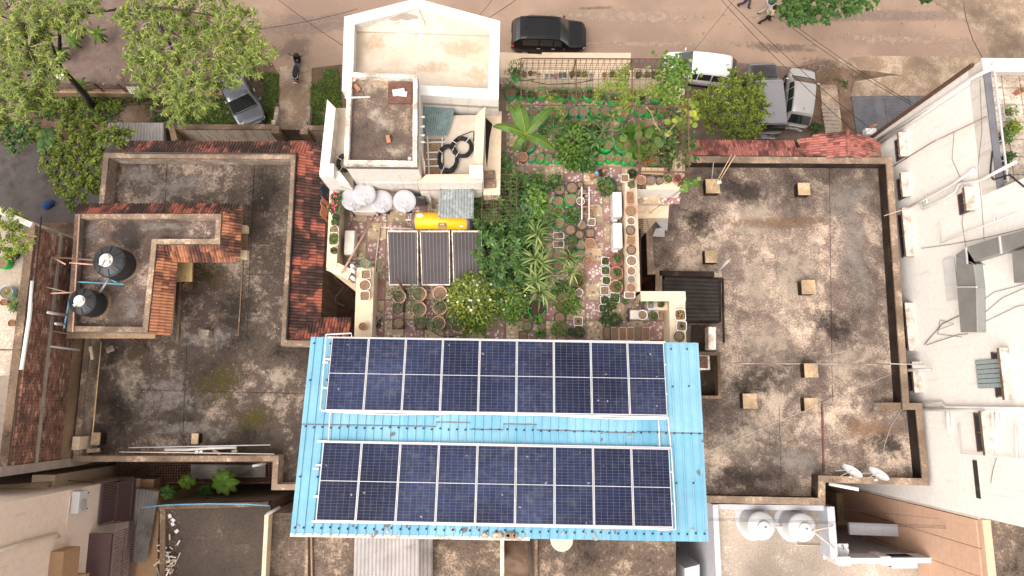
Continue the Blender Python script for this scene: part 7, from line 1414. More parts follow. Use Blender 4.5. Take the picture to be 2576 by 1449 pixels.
bigleaf('courtyard_plant', 'mid-sized big-leaved plant in the courtyard above the blue pipe', 467, 1212, 5.8, [(467+24*math.cos(a), 1212+22*math.sin(a), random.uniform(-.2, .2)) for a in np.arange(.3, 6.4, .95)], .12, 'leaf_bright', 0)
bigleaf('courtyard_plant', 'leftmost big-leaved plant in the courtyard corner', 420, 1238, 5.8, [(420+24*math.cos(a), 1238+22*math.sin(a), random.uniform(-.2, .2)) for a in np.arange(.1, 6.2, .9)], .12, 'leaf_mid', 0)
bigleaf('courtyard_plant', 'shaded dark plant between the two larger courtyard plants', 515, 1235, 5.4, [(515+22*math.cos(a), 1235+20*math.sin(a), random.uniform(-.2, .2)) for a in np.arange(.5, 6.4, .95)], .11, 'leaf_deep', 0)
for k, (u, v, s) in enumerate(((85, 335, 22), (120, 345, 30), (112, 365, 26))): bigleaf('yard_palm', ('left', 'right', 'lower')[k]+' large-leaved plant in the shady left yard', u, v, 1.6, [(u+s*math.cos(a), v+s*math.sin(a), random.uniform(-.3, .2)) for a in np.arange(k, 6.2+k, .8)], .24, 'leaf_mid' if k else 'leaf_lime', 0)
for k, (u, v) in enumerate(((185, 75), (180, 100), (245, 85), (150, 130), (205, 215))): bigleaf('sapling', ('topmost', 'second', 'third', 'fourth', 'lowest')[k]+' bright sapling crown beside the dark tree trunk', u, v, .9, [(u+24*math.cos(a), v+24*math.sin(a), random.uniform(-.3, .1)) for a in np.arange(k, 6.2+k, .9)], .11, 'leaf_bright' if k != 3 else 'leaf_mid', 0)
# yellow-green bushes on the white house terrace, small plants on the brick house terrace
TW = 13.6
for k, (u, v, r, kd, pm, lb) in enumerate(((2537, 282, 11, 'herb', 'b', 'white square tub with bright shrub on the white house terrace'), (2548, 318, 12, 'bush', 'l', 'grey tub with yellow-green bush on the white house terrace'), (2530, 345, 11, 'bush', 'b', 'dark tub with leafy plant by the terrace rail'), (2540, 392, 11, 'lily', 'm', 'pot with broad dark leaves on the white house terrace'), (2532, 405, 9, 'lily', 'm', 'second pot with broad dark leaves by the terrace rail'), (2520, 445, 9, 'bush', 'd', 'small dark pot plant at the terrace corner'), (2572, 225, 8, 'sprout', 'm', 'terracotta pot at the right edge of the terrace'))):
    potted(u, v, r, 's' if k == 0 else 'r', 'w' if k == 0 else ('t' if k == 6 else 'k'), kd, pm, 1.7, TW, .35, lb)
for k, (u, v, r, kd, col, kind, lb) in enumerate(((60, 622, 9, 'bush', 't', 'r', 'terracotta pot beside the round lime shrub'), (28, 640, 12, 'bush', 'k', 'r', 'dark pot with small bush below the lime shrub'), (5, 660, 16, '', 'n', 'b', 'green grow bag at the left picture edge'), (15, 735, 16, 'sprout', 'u', 'b', 'blue bag at the left picture edge'), (55, 765, 14, 'palmate', 'k', 'r', 'leafy castor plant on the brick house terrace'), (28, 812, 9, 'sprout', 't', 'r', 'left of two small terracotta pots on the brick house terrace'), (47, 818, 9, 'sprout', 't', 'r', 'right of two small terracotta pots on the brick house terrace'), (60, 840, 10, 'bush', 'n', 'b', 'small green bag by the white pipe'), (8, 760, 9, '', 't', 'r', 'terracotta pot below the blue bag'))):
    potted(u, v, r, kind, col, kd, 'l' if k < 2 else 'b', 1.9 if k == 4 else 1.2, 11.33, .3, lb)
# ---------------------------------------------------------------- GRASS and ground cover
def cover(name, label, polys, n, T, s, mat, z=0.01, clump=None):
    pts = []
    for poly in polys:
        pp = [tuple(P(u, v, z).xy) for u, v in poly]; xs = [p[0] for p in pp]; ys = [p[1] for p in pp]
        k = 0
        while k < n:
            x, y = random.uniform(min(xs), max(xs)), random.uniform(min(ys), max(ys))
            if inpoly(x, y, pp) and math.sin(x*1.7+y*.9)+math.sin(y*2.3-x*.6)+random.uniform(-.9, .9) > -.7: pts.append((x, y, z+random.uniform(0, .10))); k += 1
    N = len(pts); me = npmesh(name, [place(T, np.array(pts), RNG.uniform(0, 6.28, N), RNG.uniform(-.1, .9, N), RNG.uniform(-.4, .4, N), RNG.uniform(*s, N))], mat); link(name, me); tag(bpy.data.objects[me.name] if me.name in bpy.data.objects else COL.objects[-1], label, 'grass', None, 'stuff')
cover('grass', 'green weeds growing on both sides of the driveway and round the parked car', [((655, 185), (700, 190), (698, 300), (688, 325), (610, 325), (670, 280)), ((786, 180), (850, 175), (862, 320), (782, 322)), ((430, 255), (570, 250), (620, 322), (430, 322))], 4200, T_oval(.6), (.07, .16), 'leaf_grass')
cover('weeds', 'patchy weeds on the soil below the rusty wire fence', [((90, 242), (430, 242), (430, 312), (240, 312), (90, 300))], 1500, T_oval(.6), (.08, .18), 'leaf_deep')
cover('shrub_patch', 'sparse pale weeds along the fence soil', [((100, 250), (310, 250), (310, 285), (100, 285))], 260, T_palm(5, 5, .4), (.15, .3), 'leaf_lime', .05)
cover('moss_weeds', 'low weeds at the foot of the street edge walls', [((2075, 195), (2130, 205), (2130, 222), (2080, 222))], 110, T_oval(.6), (.06, .12), 'leaf_mid')
m = MB()
for k in range(420):
    u, v = random.choice(((random.uniform(90, 640), random.uniform(242, 320)), (random.uniform(240, 560), random.uniform(60, 225)), (random.uniform(640, 700), random.uniform(150, 320)), (random.uniform(1990, 2150), random.uniform(145, 235)), (random.uniform(1700, 2400), random.uniform(10, 140)))); p = P(u, v, .01); s_ = random.choice((.03, .04, .05, .06, .1)); m.box((p.x, p.y, .015+s_*.2), (s_, s_*.8, s_*.5), random.uniform(0, 3))
m.build('stones', 'pavement', None, kind='stuff', label='loose pale pebbles scattered over the road edges and yard', cat='stones')
for k, (u, v, w, lb) in enumerate(((157, 190, .5, 'crumpled white litter on the gravel left of the trunk'), (117, 211, .4, 'white litter on the gravel by the wire fence'), (303, 196, .35, 'pale stone on the gravel yard'), (512, 313, .35, 'grey boulder beside the compound wall'))):
    p = P(u, v, 0); MB().lathe([(w*.5, 0), (w*.55, w*.1), (w*.35, w*.3), (.001, w*.36)], 9, (p.x, p.y, .012), lambda i, a, k=k: .3*math.sin(2*a+k+i)).build('litter', 'white_paint' if k < 2 else 'coping', None, label=lb, cat='stone' if k > 1 else 'litter')
# ---------------------------------------------------------------- VEHICLES
CARP = {
 'suv': dict(top=[(0, .50), (.012, .62), (.05, .78), (.12, .95), (.2, .985), (.45, 1.0), (.60, .975), (.635, .95), (.755, .665), (.79, .645), (.94, .60), (.975, .54), (1, .40)], belt=[(0, .50), (.05, .62), (.3, .63), (.75, .61), (.94, .56), (1, .40)], wt=[(0, .80), (.1, .76), (.3, .76), (.6, .76), (.75, .86), (.95, .84), (1, .75)]),
 'hatch': dict(top=[(0, .45), (.015, .60), (.06, .74), (.14, .95), (.22, .985), (.45, 1.0), (.60, .97), (.645, .93), (.79, .64), (.82, .615), (.95, .54), (.98, .48), (1, .36)], belt=[(0, .45), (.05, .60), (.3, .61), (.78, .58), (.95, .52), (1, .36)], wt=[(0, .78), (.1, .74), (.3, .74), (.6, .74), (.78, .84), (.95, .80), (1, .7)]),
 'van': dict(top=[(0, .55), (.01, .70), (.03, .86), (.07, .975), (.15, .99), (.5, 1.0), (.62, .985), (.655, .95), (.75, .66), (.775, .64), (.95, .60), (.98, .55), (1, .42)], belt=[(0, .55), (.05, .60), (.3, .60), (.75, .60), (.95, .57), (1, .42)], wt=[(0, .86), (.1, .84), (.3, .84), (.62, .84), (.76, .88), (.95, .86), (1, .8)])}
def car(label, kind, rear, front, L, W, H, paint, roof=None, hood=None, rails=False, plate=True):
    a, b = P(*rear, .75*1.0), P(*front, .75); c = (a+b)/2; th = math.atan2(b.y-a.y, b.x-a.x); loc = Vector((c.x, c.y, .012)); cp_ = CARP[kind]
    t = thing('parked_car', label, 'car', loc, 'cars parked along the street'); R = Matrix.Rotation(th, 3, 'Z')
    def it(key, x): k = cp_[key]; return float(np.interp(x, [q[0] for q in k], [q[1] for q in k]))
    plan = [(0, .74), (.015, .86), (.05, .94), (.14, .99), (.5, 1.0), (.82, .985), (.92, .93), (.965, .84), (.99, .68), (1, .55)]
    def sec(x):
        w = float(np.interp(x, [q[0] for q in plan], [q[1] for q in plan]))*W/2; zb = it('belt', x)*H; zt = max(it('top', x)*H, zb+.004); wt = min(it('wt', x)*W/2, w*.93); s0 = .20 if .04 < x < .96 else .27
        return [(w*.90, s0), (w*.985, .33*H), (w, .43*H), (w*.985, zb*.93), (w*.95, zb), ((w*.95+wt)/2+.015, (zb+zt)/2), (wt, zt-.03), (wt*.93, zt-.006), (wt*.6, zt+.008), (0, zt+.014)]
    def sp(x, s, sd):
        q = sec(x); i = min(int(s), len(q)-2); f_ = s-i; y = q[i][0]*(1-f_)+q[i+1][0]*f_; z = q[i][1]*(1-f_)+q[i+1][1]*f_; return Vector(((x-.5)*L, y*sd, z))
    def patch(x0, x1, s0, s1, nm, mt, off=.008, nx=10, n_s=6, both=True, par=t, full=False):
        out = []
        for sd in ((1, -1) if both and not full else (1,)):
            m = MB(); vs = []; ss = [s0+(s1-s0)*j/n_s for j in range(n_s+1)]
            if full: ss2 = [(s, 1) for s in ss]+[(s, -1) for s in ss[::-1][1:]]
            else: ss2 = [(s, sd) for s in ss]
            for i in range(nx+1):
                x = x0+(x1-x0)*i/nx
                for s, d_ in ss2:
                    p = sp(x, s, d_); dx = sp(min(1, x+.004), s, d_)-sp(max(0, x-.004), s, d_); ds = sp(x, min(8.999, s+.05), d_)-sp(x, max(0, s-.05), d_); n_ = dx.cross(ds)*d_
                    n_ = n_.normalized() if n_.length > 1e-9 else Vector((0, 0, 1))
                    if n_.dot(Vector((0, p.y, max(.2, p.z-.5*H)))) < 0: n_ = -n_
                    vs.append(loc+R @ (p+n_*off))
            k = len(ss2); m.add(vs, [(i*k+j, (i+1)*k+j, (i+1)*k+j+1, i*k+j+1) for i in range(nx) for j in range(k-1)]); out.append(m.build(nm, mt, par, smooth=True))
        return out
    xs = sorted(set([round(i/46, 4) for i in range(47)]+[q[0] for q in cp_['top']])); n = 19; vs = []
    for x in xs:
        q = sec(x); ring_ = [(y, z) for y, z in q]+[(-y, z) for y, z in q[::-1][1:]]; vs += [loc+R @ Vector(((x-.5)*L, y, z)) for y, z in ring_]
    m = MB().add(vs, [(i*n+j, (i+1)*n+j, (i+1)*n+j+1, i*n+j+1) for i in range(len(xs)-1) for j in range(n-1)]+[tuple(range(n))[::-1], tuple(range((len(xs)-1)*n, len(xs)*n))]+[(i*n, i*n+n-1, (i+1)*n+n-1, (i+1)*n) for i in range(len(xs)-1)])
    body = m.build('body', paint, t, smooth=True)
    ws0, ws1 = cp_['top'][-7][0], cp_['top'][-5][0] if kind != 'suv' else .755
    fr = {'suv': (.64, .752), 'hatch': (.65, .787), 'van': (.66, .748)}[kind]
    patch(fr[0], fr[1], 6.25, 9, 'windscreen', 'glass_car', .006, 8, 6, full=True)
    patch(.02 if kind != 'van' else .012, .11 if kind != 'van' else .055, 6.4, 9, 'rear_window', 'glass_car', .006, 6, 6, full=True)
    for x0, x1 in ((.15, .36), (.375, .545), (.56, .66)): patch(x0, x1, 4.25, 5.75, 'side_window', 'glass_car', .006, 6, 4)
    patch(.955, .985, 3.0, 4.6, 'headlight', 'lamp_glass', .01, 4, 4); patch(.004, .035, 3.0, 5.2, 'tail_light', 'red_lamp', .01, 4, 5); patch(.06, .94, .0, 1.0, 'sill', 'rubber', .006, 8, 2)
    if roof: patch(.16, fr[0]-.02, 6.9, 9, 'roof_skin', roof, .005, 8, 6, full=True)
    if hood: patch(fr[1]+.02, .965, 5.2, 9, 'bonnet', hood, .005, 8, 6, full=True)
    else: patch(fr[1]+.025, .962, 7.0, 9, 'bonnet', paint, .004, 6, 5, full=True)
    patch(fr[1]+.004, fr[1]+.022, 6.3, 9, 'cowl', 'rubber', .004, 2, 6, full=True)
    def loc_(x, y, z): return loc+R @ Vector((x, y, z))
    for wx in (-.315*L, .315*L):
        for sd in (-1, 1):
            r = .33 if kind != 'hatch' else .29; w = MB().lathe([(r*.6, -.10), (r*.95, -.10), (r, -.06), (r, .06), (r*.95, .10), (r*.6, .10)], 24); w.v = [tuple(loc_(wx+p[0], sd*(W/2-.09)+p[2], r+p[1]-.012)) for p in w.v]; ty = w.build('tyre', 'rubber', t, smooth=True)
            k = MB().lathe([(.001, -.09), (r*.6, -.09), (r*.6, .09), (r*.5, .095), (r*.15, .06), (.001, .06)], 16); k.v = [tuple(loc_(wx+p[0], sd*(W/2-.09)+p[2]*sd, r+p[1]-.012)) for p in k.v]; k.build('rim', 'chrome', ty)
    for sd in (-1, 1):
        m = MB().lathe([(.001, -.06), (.07, -.045), (.085, 0), (.06, .05), (.001, .06)], 12, sx=.6, sy=1.3); m.v = [tuple(loc_((fr[1]-.055-.5)*L+p[0], sd*(W/2+.09)+p[1], .64*H+p[2])) for p in m.v]; m.build('mirror', paint, t, smooth=True)
        for hx in (.36, .555): m = MB().box((0, 0, 0), (.18, .03, .03)); m.v = [tuple(loc_((hx-.5)*L+p[0], sd*(W/2+.005)+p[1], .545*H+p[2])) for p in m.v]; m.build('door_handle', 'chrome', t)
        if rails: MB().tube([loc_((x-.5)*L, sd*W*.355, H*z_) for x, z_ in ((.2, .99), (.23, 1.03), (.55, 1.035), (.6, .985))], .018, 6).build('roof_rail', 'rubber', t)
    m = MB().box((0, 0, 0), (.03, W*.62, .16)); m.v = [tuple(loc_(L/2-.06+p[0], p[1], .36*H+p[2])) for p in m.v]; m.build('grille', 'rubber', t)
    for s_, x in ((1, L/2+.005), (-1, -L/2-.005)): m = MB().box((0, 0, 0), (.02, .5, .12)); m.v = [tuple(loc_(x+p[0], p[1], .28*H+p[2])) for p in m.v]; m.build('number_plate', 'white_paint', t)
    m = MB().lathe([(.06, 0), (.06, .012), (.001, .014)], 12); m.v = [tuple(loc_(L*.455+p[2], p[0], .50*H+p[1]*.7)) for p in m.v]; m.build('badge', 'chrome', t)
    MB().tube([loc_(-L*.28, 0, H*.985), loc_(-L*.33, 0, H*1.05)], .012, 5).build('aerial', 'rubber', t)
    return t
car('black compact SUV parked on the road beside the white building', 'suv', (1288, 87), (1473, 92), 4.25, 1.80, 1.62, 'paint_black', rails=True)
car('white hatchback nosing left behind the trellis, half under the tree', 'hatch', (1855, 185), (1668, 162), 4.15, 1.74, 1.52, 'paint_white')
car('grey van with dark bonnet parked nose-up next to the yellow-green tree', 'van', (1930, 336), (1913, 166), 4.3, 1.72, 1.85, 'paint_grey', hood='paint_hood')
car('silver hatchback parked at a slant right of the grey van', 'hatch', (2002, 318), (2019, 172), 3.55, 1.56, 1.60, 'paint_silver')
car('steel grey hatchback parked askew under the shade tree', 'hatch', (566, 160), (637, 312), 3.95, 1.70, 1.50, 'paint_steel')
# scooter
a, b = P(741, 202, .4), P(747, 140, .4); c = (a+b)/2; th = math.atan2(b.y-a.y, b.x-a.x); R = Matrix.Rotation(th, 3, 'Z') @ Matrix.Rotation(math.radians(9), 3, 'X'); loc = Vector((c.x, c.y, .012)); t = thing('scooter', 'black scooter with silver tail trim parked on the driveway', 'scooter', loc)
def S_(p): return tuple(loc+R @ Vector(p))
def sm(m, nm, mt, par=None, smooth=True): m.v = [S_(p) for p in m.v]; return m.build(nm, mt, par or t, smooth=smooth)
for x in (-.58, .60):
    w = MB().lathe([(.11, -.05), (.20, -.055), (.225, 0), (.20, .055), (.11, .05)], 20); w.v = [(x+p[0], p[2], .225+p[1]) for p in w.v]; ty = sm(w, 'tyre', 'rubber'); w = MB().lathe([(.001, -.04), (.115, -.04), (.115, .04), (.001, .04)], 14); w.v = [(x+p[0], p[2], .225+p[1]) for p in w.v]; sm(w, 'rim', 'chrome', ty)
def loft(secs, nm, mt, n=12):
    m = MB(); vs = []
    for x, w, z0, z1 in secs: vs += [(x, w*math.copysign(abs(math.cos(q))**.7, math.cos(q)), (z0+z1)/2+(z1-z0)/2*math.copysign(abs(math.sin(q))**.7, math.sin(q))) for q in [2*math.pi*j/n for j in range(n)]]
    k = len(secs); m.add(vs, [(i*n+j, i*n+(j+1) % n, (i+1)*n+(j+1) % n, (i+1)*n+j) for i in range(k-1) for j in range(n)]+[tuple(range(n)), tuple(range((k-1)*n, k*n))]); return sm(m, nm, mt)
loft([(-.86, .06, .52, .62), (-.78, .15, .45, .70), (-.55, .20, .36, .74), (-.25, .19, .30, .70), (-.08, .14, .26, .52)], 'tail_body', 'paint_black'); loft([(-.70, .10, .70, .74), (-.60, .15, .69, .80), (-.30, .16, .68, .80), (-.05, .12, .66, .78), (.0, .06, .66, .74)], 'seat', 'rubber')
loft([(-.15, .16, .24, .32), (.15, .17, .22, .29), (.38, .16, .24, .36)], 'floorboard', 'dark_grey'); loft([(.34, .17, .26, .50), (.44, .22, .36, .86), (.52, .20, .52, .96), (.62, .12, .62, .92)], 'front_apron', 'paint_black'); loft([(.42, .07, .40, .44), (.60, .09, .42, .50), (.82, .06, .36, .42)], 'front_fender', 'paint_black')
loft([(.36, .12, .98, 1.04), (.46, .15, .95, 1.10), (.58, .10, .93, 1.04)], 'handlebar_cowl', 'paint_black')
sm(MB().tube([(.42, -.36, 1.0), (.44, 0, 1.03), (.42, .36, 1.0)], .022, 8), 'handlebar', 'rubber')
for sd in (-1, 1):
    sm(MB().tube([(.44, sd*.24, 1.04), (.40, sd*.34, 1.2)], .010, 6), 'mirror_arm', 'chrome'); m = MB().lathe([(.001, -.015), (.06, -.01), (.06, .01), (.001, .015)], 14); m.v = [(.40+p[2], sd*.34+p[0], 1.22+p[1]*.7) for p in m.v]; sm(m, 'mirror', 'dark_grey')
    sm(MB().tube([(-.45, sd*.16, .74), (-.75, sd*.15, .80), (-.88, sd*.04, .82)], .02, 6), 'grab_rail', 'chrome'); sm(MB().bar((-.55, sd*.205, .5), (-.85, sd*.09, .58), .02, .06), 'side_trim', 'panel_frame', smooth=False)
sm(MB().box((-.87, 0, .62), (.05, .14, .08)), 'tail_light', 'red_lamp', smooth=False); sm(MB().box((.63, 0, .82), (.04, .14, .10)), 'headlight', 'lamp_glass', smooth=False); sm(MB().box((-.93, 0, .48), (.02, .2, .12)), 'number_plate', 'white_paint', smooth=False)
sm(MB().tube([(-.1, -.1, .25), (-.12, -.3, .03)], .014, 6), 'side_stand', 'steel_dark')
# ---------------------------------------------------------------- PEOPLE AND DOG
def skin(name, verts, edges, rad, mat, parent, root=0, sub=2):
    bm = bmesh.new(); lay = bm.verts.layers.skin.verify(); vs = [bm.verts.new(Vector(v)-org(parent)) for v in verts]
    for i, v in enumerate(vs): r = rad[i]; v[lay].radius = (r, r) if not hasattr(r, '__len__') else r; v[lay].use_root = i == root
    for a_, b_ in edges: bm.edges.new((vs[a_], vs[b_]))
    me = bpy.data.meshes.new(name); bm.to_mesh(me); bm.free(); me.materials.append(MATS[mat]); o = link(name, me, parent); s = o.modifiers.new('skin', 'SKIN'); s.use_smooth_shade = True
    u_ = o.modifiers.new('sub', 'SUBSURF'); u_.levels = sub; u_.render_levels = sub; return o
plain('skin', (.22, .11, .07), .6, var=.08); plain('cloth_cream', (.62, .53, .38), .9, var=.1, scale=12); plain('cloth_beige', (.55, .45, .36), .9, var=.1, scale=12); plain('cloth_orange', (.75, .15, .04), .9, var=.15, scale=12)
plain('cloth_black', (.02, .016, .016), .9, var=.2, scale=12); plain('cloth_blue', (.03, .07, .19), .9, var=.2, scale=12); plain('cloth_grey', (.42, .39, .36), .9, var=.15, scale=12); plain('cloth_denim', (.025, .045, .10), .9, var=.3, scale=12); plain('cloth_pink', (.72, .06, .20), .9, var=.1); plain('hair', (.012, .009, .008), .7, var=.3); plain('fur_tan', (.42, .18, .06), .9, var=.25, scale=18); plain('fur_dark', (.09, .035, .02), .9, var=.3, scale=18)
def person(label, u, v, heading, top, bottom, stride=(.34, -.30), bag=None, scarf=None, shoes='cloth_black', long_top=False):
    o = P(u, v, .01); R = Matrix.Rotation(heading, 3, 'Z'); t = thing('person', label, 'person', o)
    def w(p): return o+R @ Vector(p)
    sf, sr = stride; hip = (0, 0, .90); J = dict(pel=hip, ch=(.04, 0, 1.28), nk=(.06, 0, 1.44), hd=(.10, 0, 1.56), ht=(.10, 0, 1.66),
      hl=(0, .10, .86), kl=(sf*.62+.06, .10, .48), al=(sf, .10, .09), tl=(sf+.17, .10, .035), hr=(0, -.10, .86), kr=(sr*.40+.06, -.10, .47), ar=(sr, -.10, .14), tr=(sr+.15, -.11, .035),
      shl=(.03, .18, 1.38), el=(-.10, .24, 1.14), wl=(.06, .26, .93), hal=(.12, .26, .85), shr=(.03, -.18, 1.38), er=(-.02, -.25, 1.12), wr=(.16, -.23, .96), har=(.23, -.22, .91))
    k = list(J); ix = {n_: i for i, n_ in enumerate(k)}; E = [('pel', 'ch'), ('ch', 'nk'), ('nk', 'hd'), ('hd', 'ht'), ('pel', 'hl'), ('hl', 'kl'), ('kl', 'al'), ('al', 'tl'), ('pel', 'hr'), ('hr', 'kr'), ('kr', 'ar'), ('ar', 'tr'), ('ch', 'shl'), ('shl', 'el'), ('el', 'wl'), ('wl', 'hal'), ('ch', 'shr'), ('shr', 'er'), ('er', 'wr'), ('wr', 'har')]
    rad = dict(pel=.12, ch=.13, nk=.055, hd=.095, ht=.07, hl=.08, kl=.055, al=.042, tl=.035, hr=.08, kr=.055, ar=.042, tr=.035, shl=.055, el=.042, wl=.032, hal=.035, shr=.055, er=.042, wr=.032, har=.035)
    skin('body', [w(J[n_]) for n_ in k], [(ix[a_], ix[b_]) for a_, b_ in E], [rad[n_] for n_ in k], 'skin', t)
    for sd, hn, wn in ((1, 'hal', 'wl'), (-1, 'har', 'wr')):
        h = Vector(J[hn]); d = (h-Vector(J[wn])).normalized()
        for q in range(5):
            off = Vector((.012 if q else .03, (q-2)*.016, 0)); L_ = (.05, .075, .08, .075, .06)[q]; skin('finger', [w(h+off), w(h+off+d*L_*.6), w(h+off+d*L_+Vector((.012, 0, 0)))], [(0, 1), (1, 2)], [.009, .008, .007], 'skin', t, 0, 1)
    bl = ['pel', 'hl', 'kl', 'al', 'hr', 'kr', 'ar']; bi = {n_: i for i, n_ in enumerate(bl)}
    skin('trousers', [w(J[n_]) for n_ in bl], [(bi[a_], bi[b_]) for a_, b_ in (('pel', 'hl'), ('hl', 'kl'), ('kl', 'al'), ('pel', 'hr'), ('hr', 'kr'), ('kr', 'ar'))], [.15, .105, .078, .062, .105, .078, .062], bottom, t)
    tl_ = ['pel', 'ch', 'nk', 'shl', 'el', 'shr', 'er']+(['hem'] if long_top else []); JJ = dict(J, hem=(.0, 0, .68)); ti = {n_: i for i, n_ in enumerate(tl_)}
    skin('shirt', [w(JJ[n_]) for n_ in tl_], [(ti[a_], ti[b_]) for a_, b_ in [('pel', 'ch'), ('ch', 'nk'), ('ch', 'shl'), ('shl', 'el'), ('ch', 'shr'), ('shr', 'er')]+([('pel', 'hem')] if long_top else [])], [.16, .165, .07, .085, .06, .085, .06]+([.19] if long_top else []), top, t, 1)
    for n0, n1 in (('al', 'tl'), ('ar', 'tr')): p0, p1 = Vector(J[n0]), Vector(J[n1]); skin('shoe', [w(p0+Vector((-.05, 0, -.04))), w(p0+Vector((.03, 0, -.02))), w(p1)], [(0, 1), (1, 2)], [.05, .052, .04], shoes, t, 1)
    skin('hair', [w((.07, 0, 1.56)), w((.085, 0, 1.68)), w((.04, 0, 1.50))], [(0, 1), (0, 2)], [.105, .085, .06], 'hair', t)
    for q in (-1, 1): MB().lathe([(.001, -.012), (.012, 0), (.001, .012)], 8, w((.185, q*.035, 1.575))).build('eye', 'hair', t); MB().lathe([(.001, -.03), (.02, 0), (.001, .03)], 8, w((.10, q*.10, 1.56))).build('ear', 'skin', t)
    MB().lathe([(.016, -.02), (.012, .02), (.001, .035)], 8, w((.20, 0, 1.545))).build('nose', 'skin', t); m = MB().box((0, 0, 0), (.01, .05, .012)); m.v = [tuple(w((.19+p[0], p[1], 1.505+p[2]))) for p in m.v]; m.build('mouth', 'cloth_pink', t)
    if bag: skin('backpack', [w((-.16, 0, 1.06)), w((-.17, 0, 1.30)), w((-.15, 0, 1.40))], [(0, 1), (1, 2)], [(.17, .12), (.17, .12), (.13, .09)], bag, t, 1)
    if scarf: skin('scarf', [w((.04, .16, 1.42)), w((.14, .08, 1.42)), w((.15, -.08, 1.42)), w((.04, -.16, 1.42)), w((.16, .02, 1.22))], [(0, 1), (1, 2), (2, 3), (1, 4)], [.07, .075, .075, .07, .06], scarf, t, 1)
person('person in long cream top and dark trousers striding with a beige backpack', 1921, 56, 0.05, 'cloth_cream', 'cloth_black', (.30, -.36), 'cloth_beige', 'cloth_orange', long_top=True)
person('person in blue top and grey trousers half hidden by the street tree', 1921, 30, 0.15, 'cloth_blue', 'cloth_grey', (.32, -.38))
person('person in jeans and pink top cut off by the top edge', 1868, 17, -.5, 'cloth_pink', 'cloth_denim', (.30, -.30))
# dog
a, b = P(*D2(1262, 285), GZ+.28), P(*D2(1400, 252), GZ+.28); c = (a+b)/2; th = math.atan2(b.y-a.y, b.x-a.x); R = Matrix.Rotation(th, 3, 'Z'); o = Vector((c.x, c.y, GZ+.028)); t = thing('dog', 'small tan dog in a black and grey jacket walking on the tiles', 'dog', o)
def w(p): return o+R @ Vector(p)
V = [(-.19, 0, .25), (-.05, 0, .255), (.10, 0, .255), (.18, .01, .30), (.25, .035, .35), (.32, .07, .345), (-.27, -.01, .30), (-.34, -.03, .34), (-.19, .065, .17), (-.23, .07, .09), (-.20, .07, .015), (-.19, -.065, .17), (-.24, -.07, .09), (-.215, -.07, .015), (.11, .06, .16), (.10, .065, .08), (.12, .065, .015), (.11, -.06, .16), (.12, -.065, .08), (.145, -.065, .015)]
E = [(0, 1), (1, 2), (2, 3), (3, 4), (4, 5), (0, 6), (6, 7), (0, 8), (8, 9), (9, 10), (0, 11), (11, 12), (12, 13), (2, 14), (14, 15), (15, 16), (2, 17), (17, 18), (18, 19)]
skin('body', [w(p) for p in V], E, [.085, .075, .095, .065, .068, .032, .028, .018, .045, .024, .022, .045, .024, .022, .038, .024, .022, .038, .024, .022], 'fur_tan', t, 1)
def coat(x0, x1, r, mt, nm):
    m = MB(); vs = []; n = 18; k = 5
    for i in range(k):
        x = x0+(x1-x0)*i/(k-1); vs += [w((x, (r+.006*i)*math.cos(q), .262+(r)*math.sin(q))) for q in [2*math.pi*j/n for j in range(n)]]
    m.add(vs, [(i*n+j, i*n+(j+1) % n, (i+1)*n+(j+1) % n, (i+1)*n+j) for i in range(k-1) for j in range(n)]); return m.build(nm, mt, t, smooth=True)
coat(.01, .155, .108, 'cloth_black', 'jacket_front'); jr = coat(-.14, .01, .103, 'slate', 'jacket_rear')
plain('cloth_cyan', (.06, .50, .62), .8, var=.1); m = MB().box((0, 0, 0), (.075, .085, .006)); m.v = [tuple(w((-.06+p[0], .0+p[1], .374+p[2]))) for p in m.v]; m.build('jacket_patch', 'cloth_cyan', jr)
for q in (-1, 1): m = MB().lathe([(.001, -.045), (.028, -.01), (.02, .03), (.001, .045)], 10, sx=.6); m.v = [tuple(w((.235+p[0]+.02*0, .035+q*.058+p[1], .375+p[2]))) for p in m.v]; m.build('ear', 'fur_dark', t, smooth=True); MB().lathe([(.001, -.008), (.009, 0), (.001, .008)], 8, w((.295, .055+q*.03, .385))).build('eye', 'hair', t)
MB().lathe([(.001, -.014), (.015, 0), (.001, .014)], 8, w((.355, .083, .352))).build('nose', 'hair', t)
# ---------------------------------------------------------------- OVERHEAD WIRES, lines, cords
def wire(label, pts, r=.013, mat='black_cable', drop=.0): MB().tube(pts, r, 5).build('overhead_wire', mat, None, label=label, cat='wire')
def span(a, za, b, zb, drop): return sag(P(*a, za), P(*b, zb), drop)
wire('overhead wire crossing the road above the grey van, left of the close pair', span((1806, -10), 8, (2190, 365), 6.5, .3)); wire('overhead wire crossing the road above the silver hatchback, right of the close pair', span((1822, -10), 8, (2215, 345), 6.5, .25))
wire('overhead wire meeting the white wall, lower of the pair from the street tree', span((1960, 45), 7, (2316, 277), 6.8, .25)); wire('overhead wire meeting the white wall, upper of the pair from the street tree', span((1975, 45), 7, (2317, 272), 6.8, .2))
wire('thin wire over the road corner left of the white building', span((690, -10), 8, (880, 125), 8, .25)); wire('thin wire sagging over the road towards the shade tree', span((560, 82), 7, (900, 22), 8, .3)); wire('thin wire over the road between the white building and the black car', span((1200, 62), 8, (1310, -10), 8, .1)); wire('faint thin wire above the parked white car', span((1735, 140), 6, (1850, -5), 8, .1), .008)
wire('second thin wire over the road right of the white building', span((1205, 40), 8, (1245, -10), 8, .05), .009)
wire('wire running up to the parapet corner of the tall white house', span((2424, 5), 9, (2478, 155), 14.3, .2))
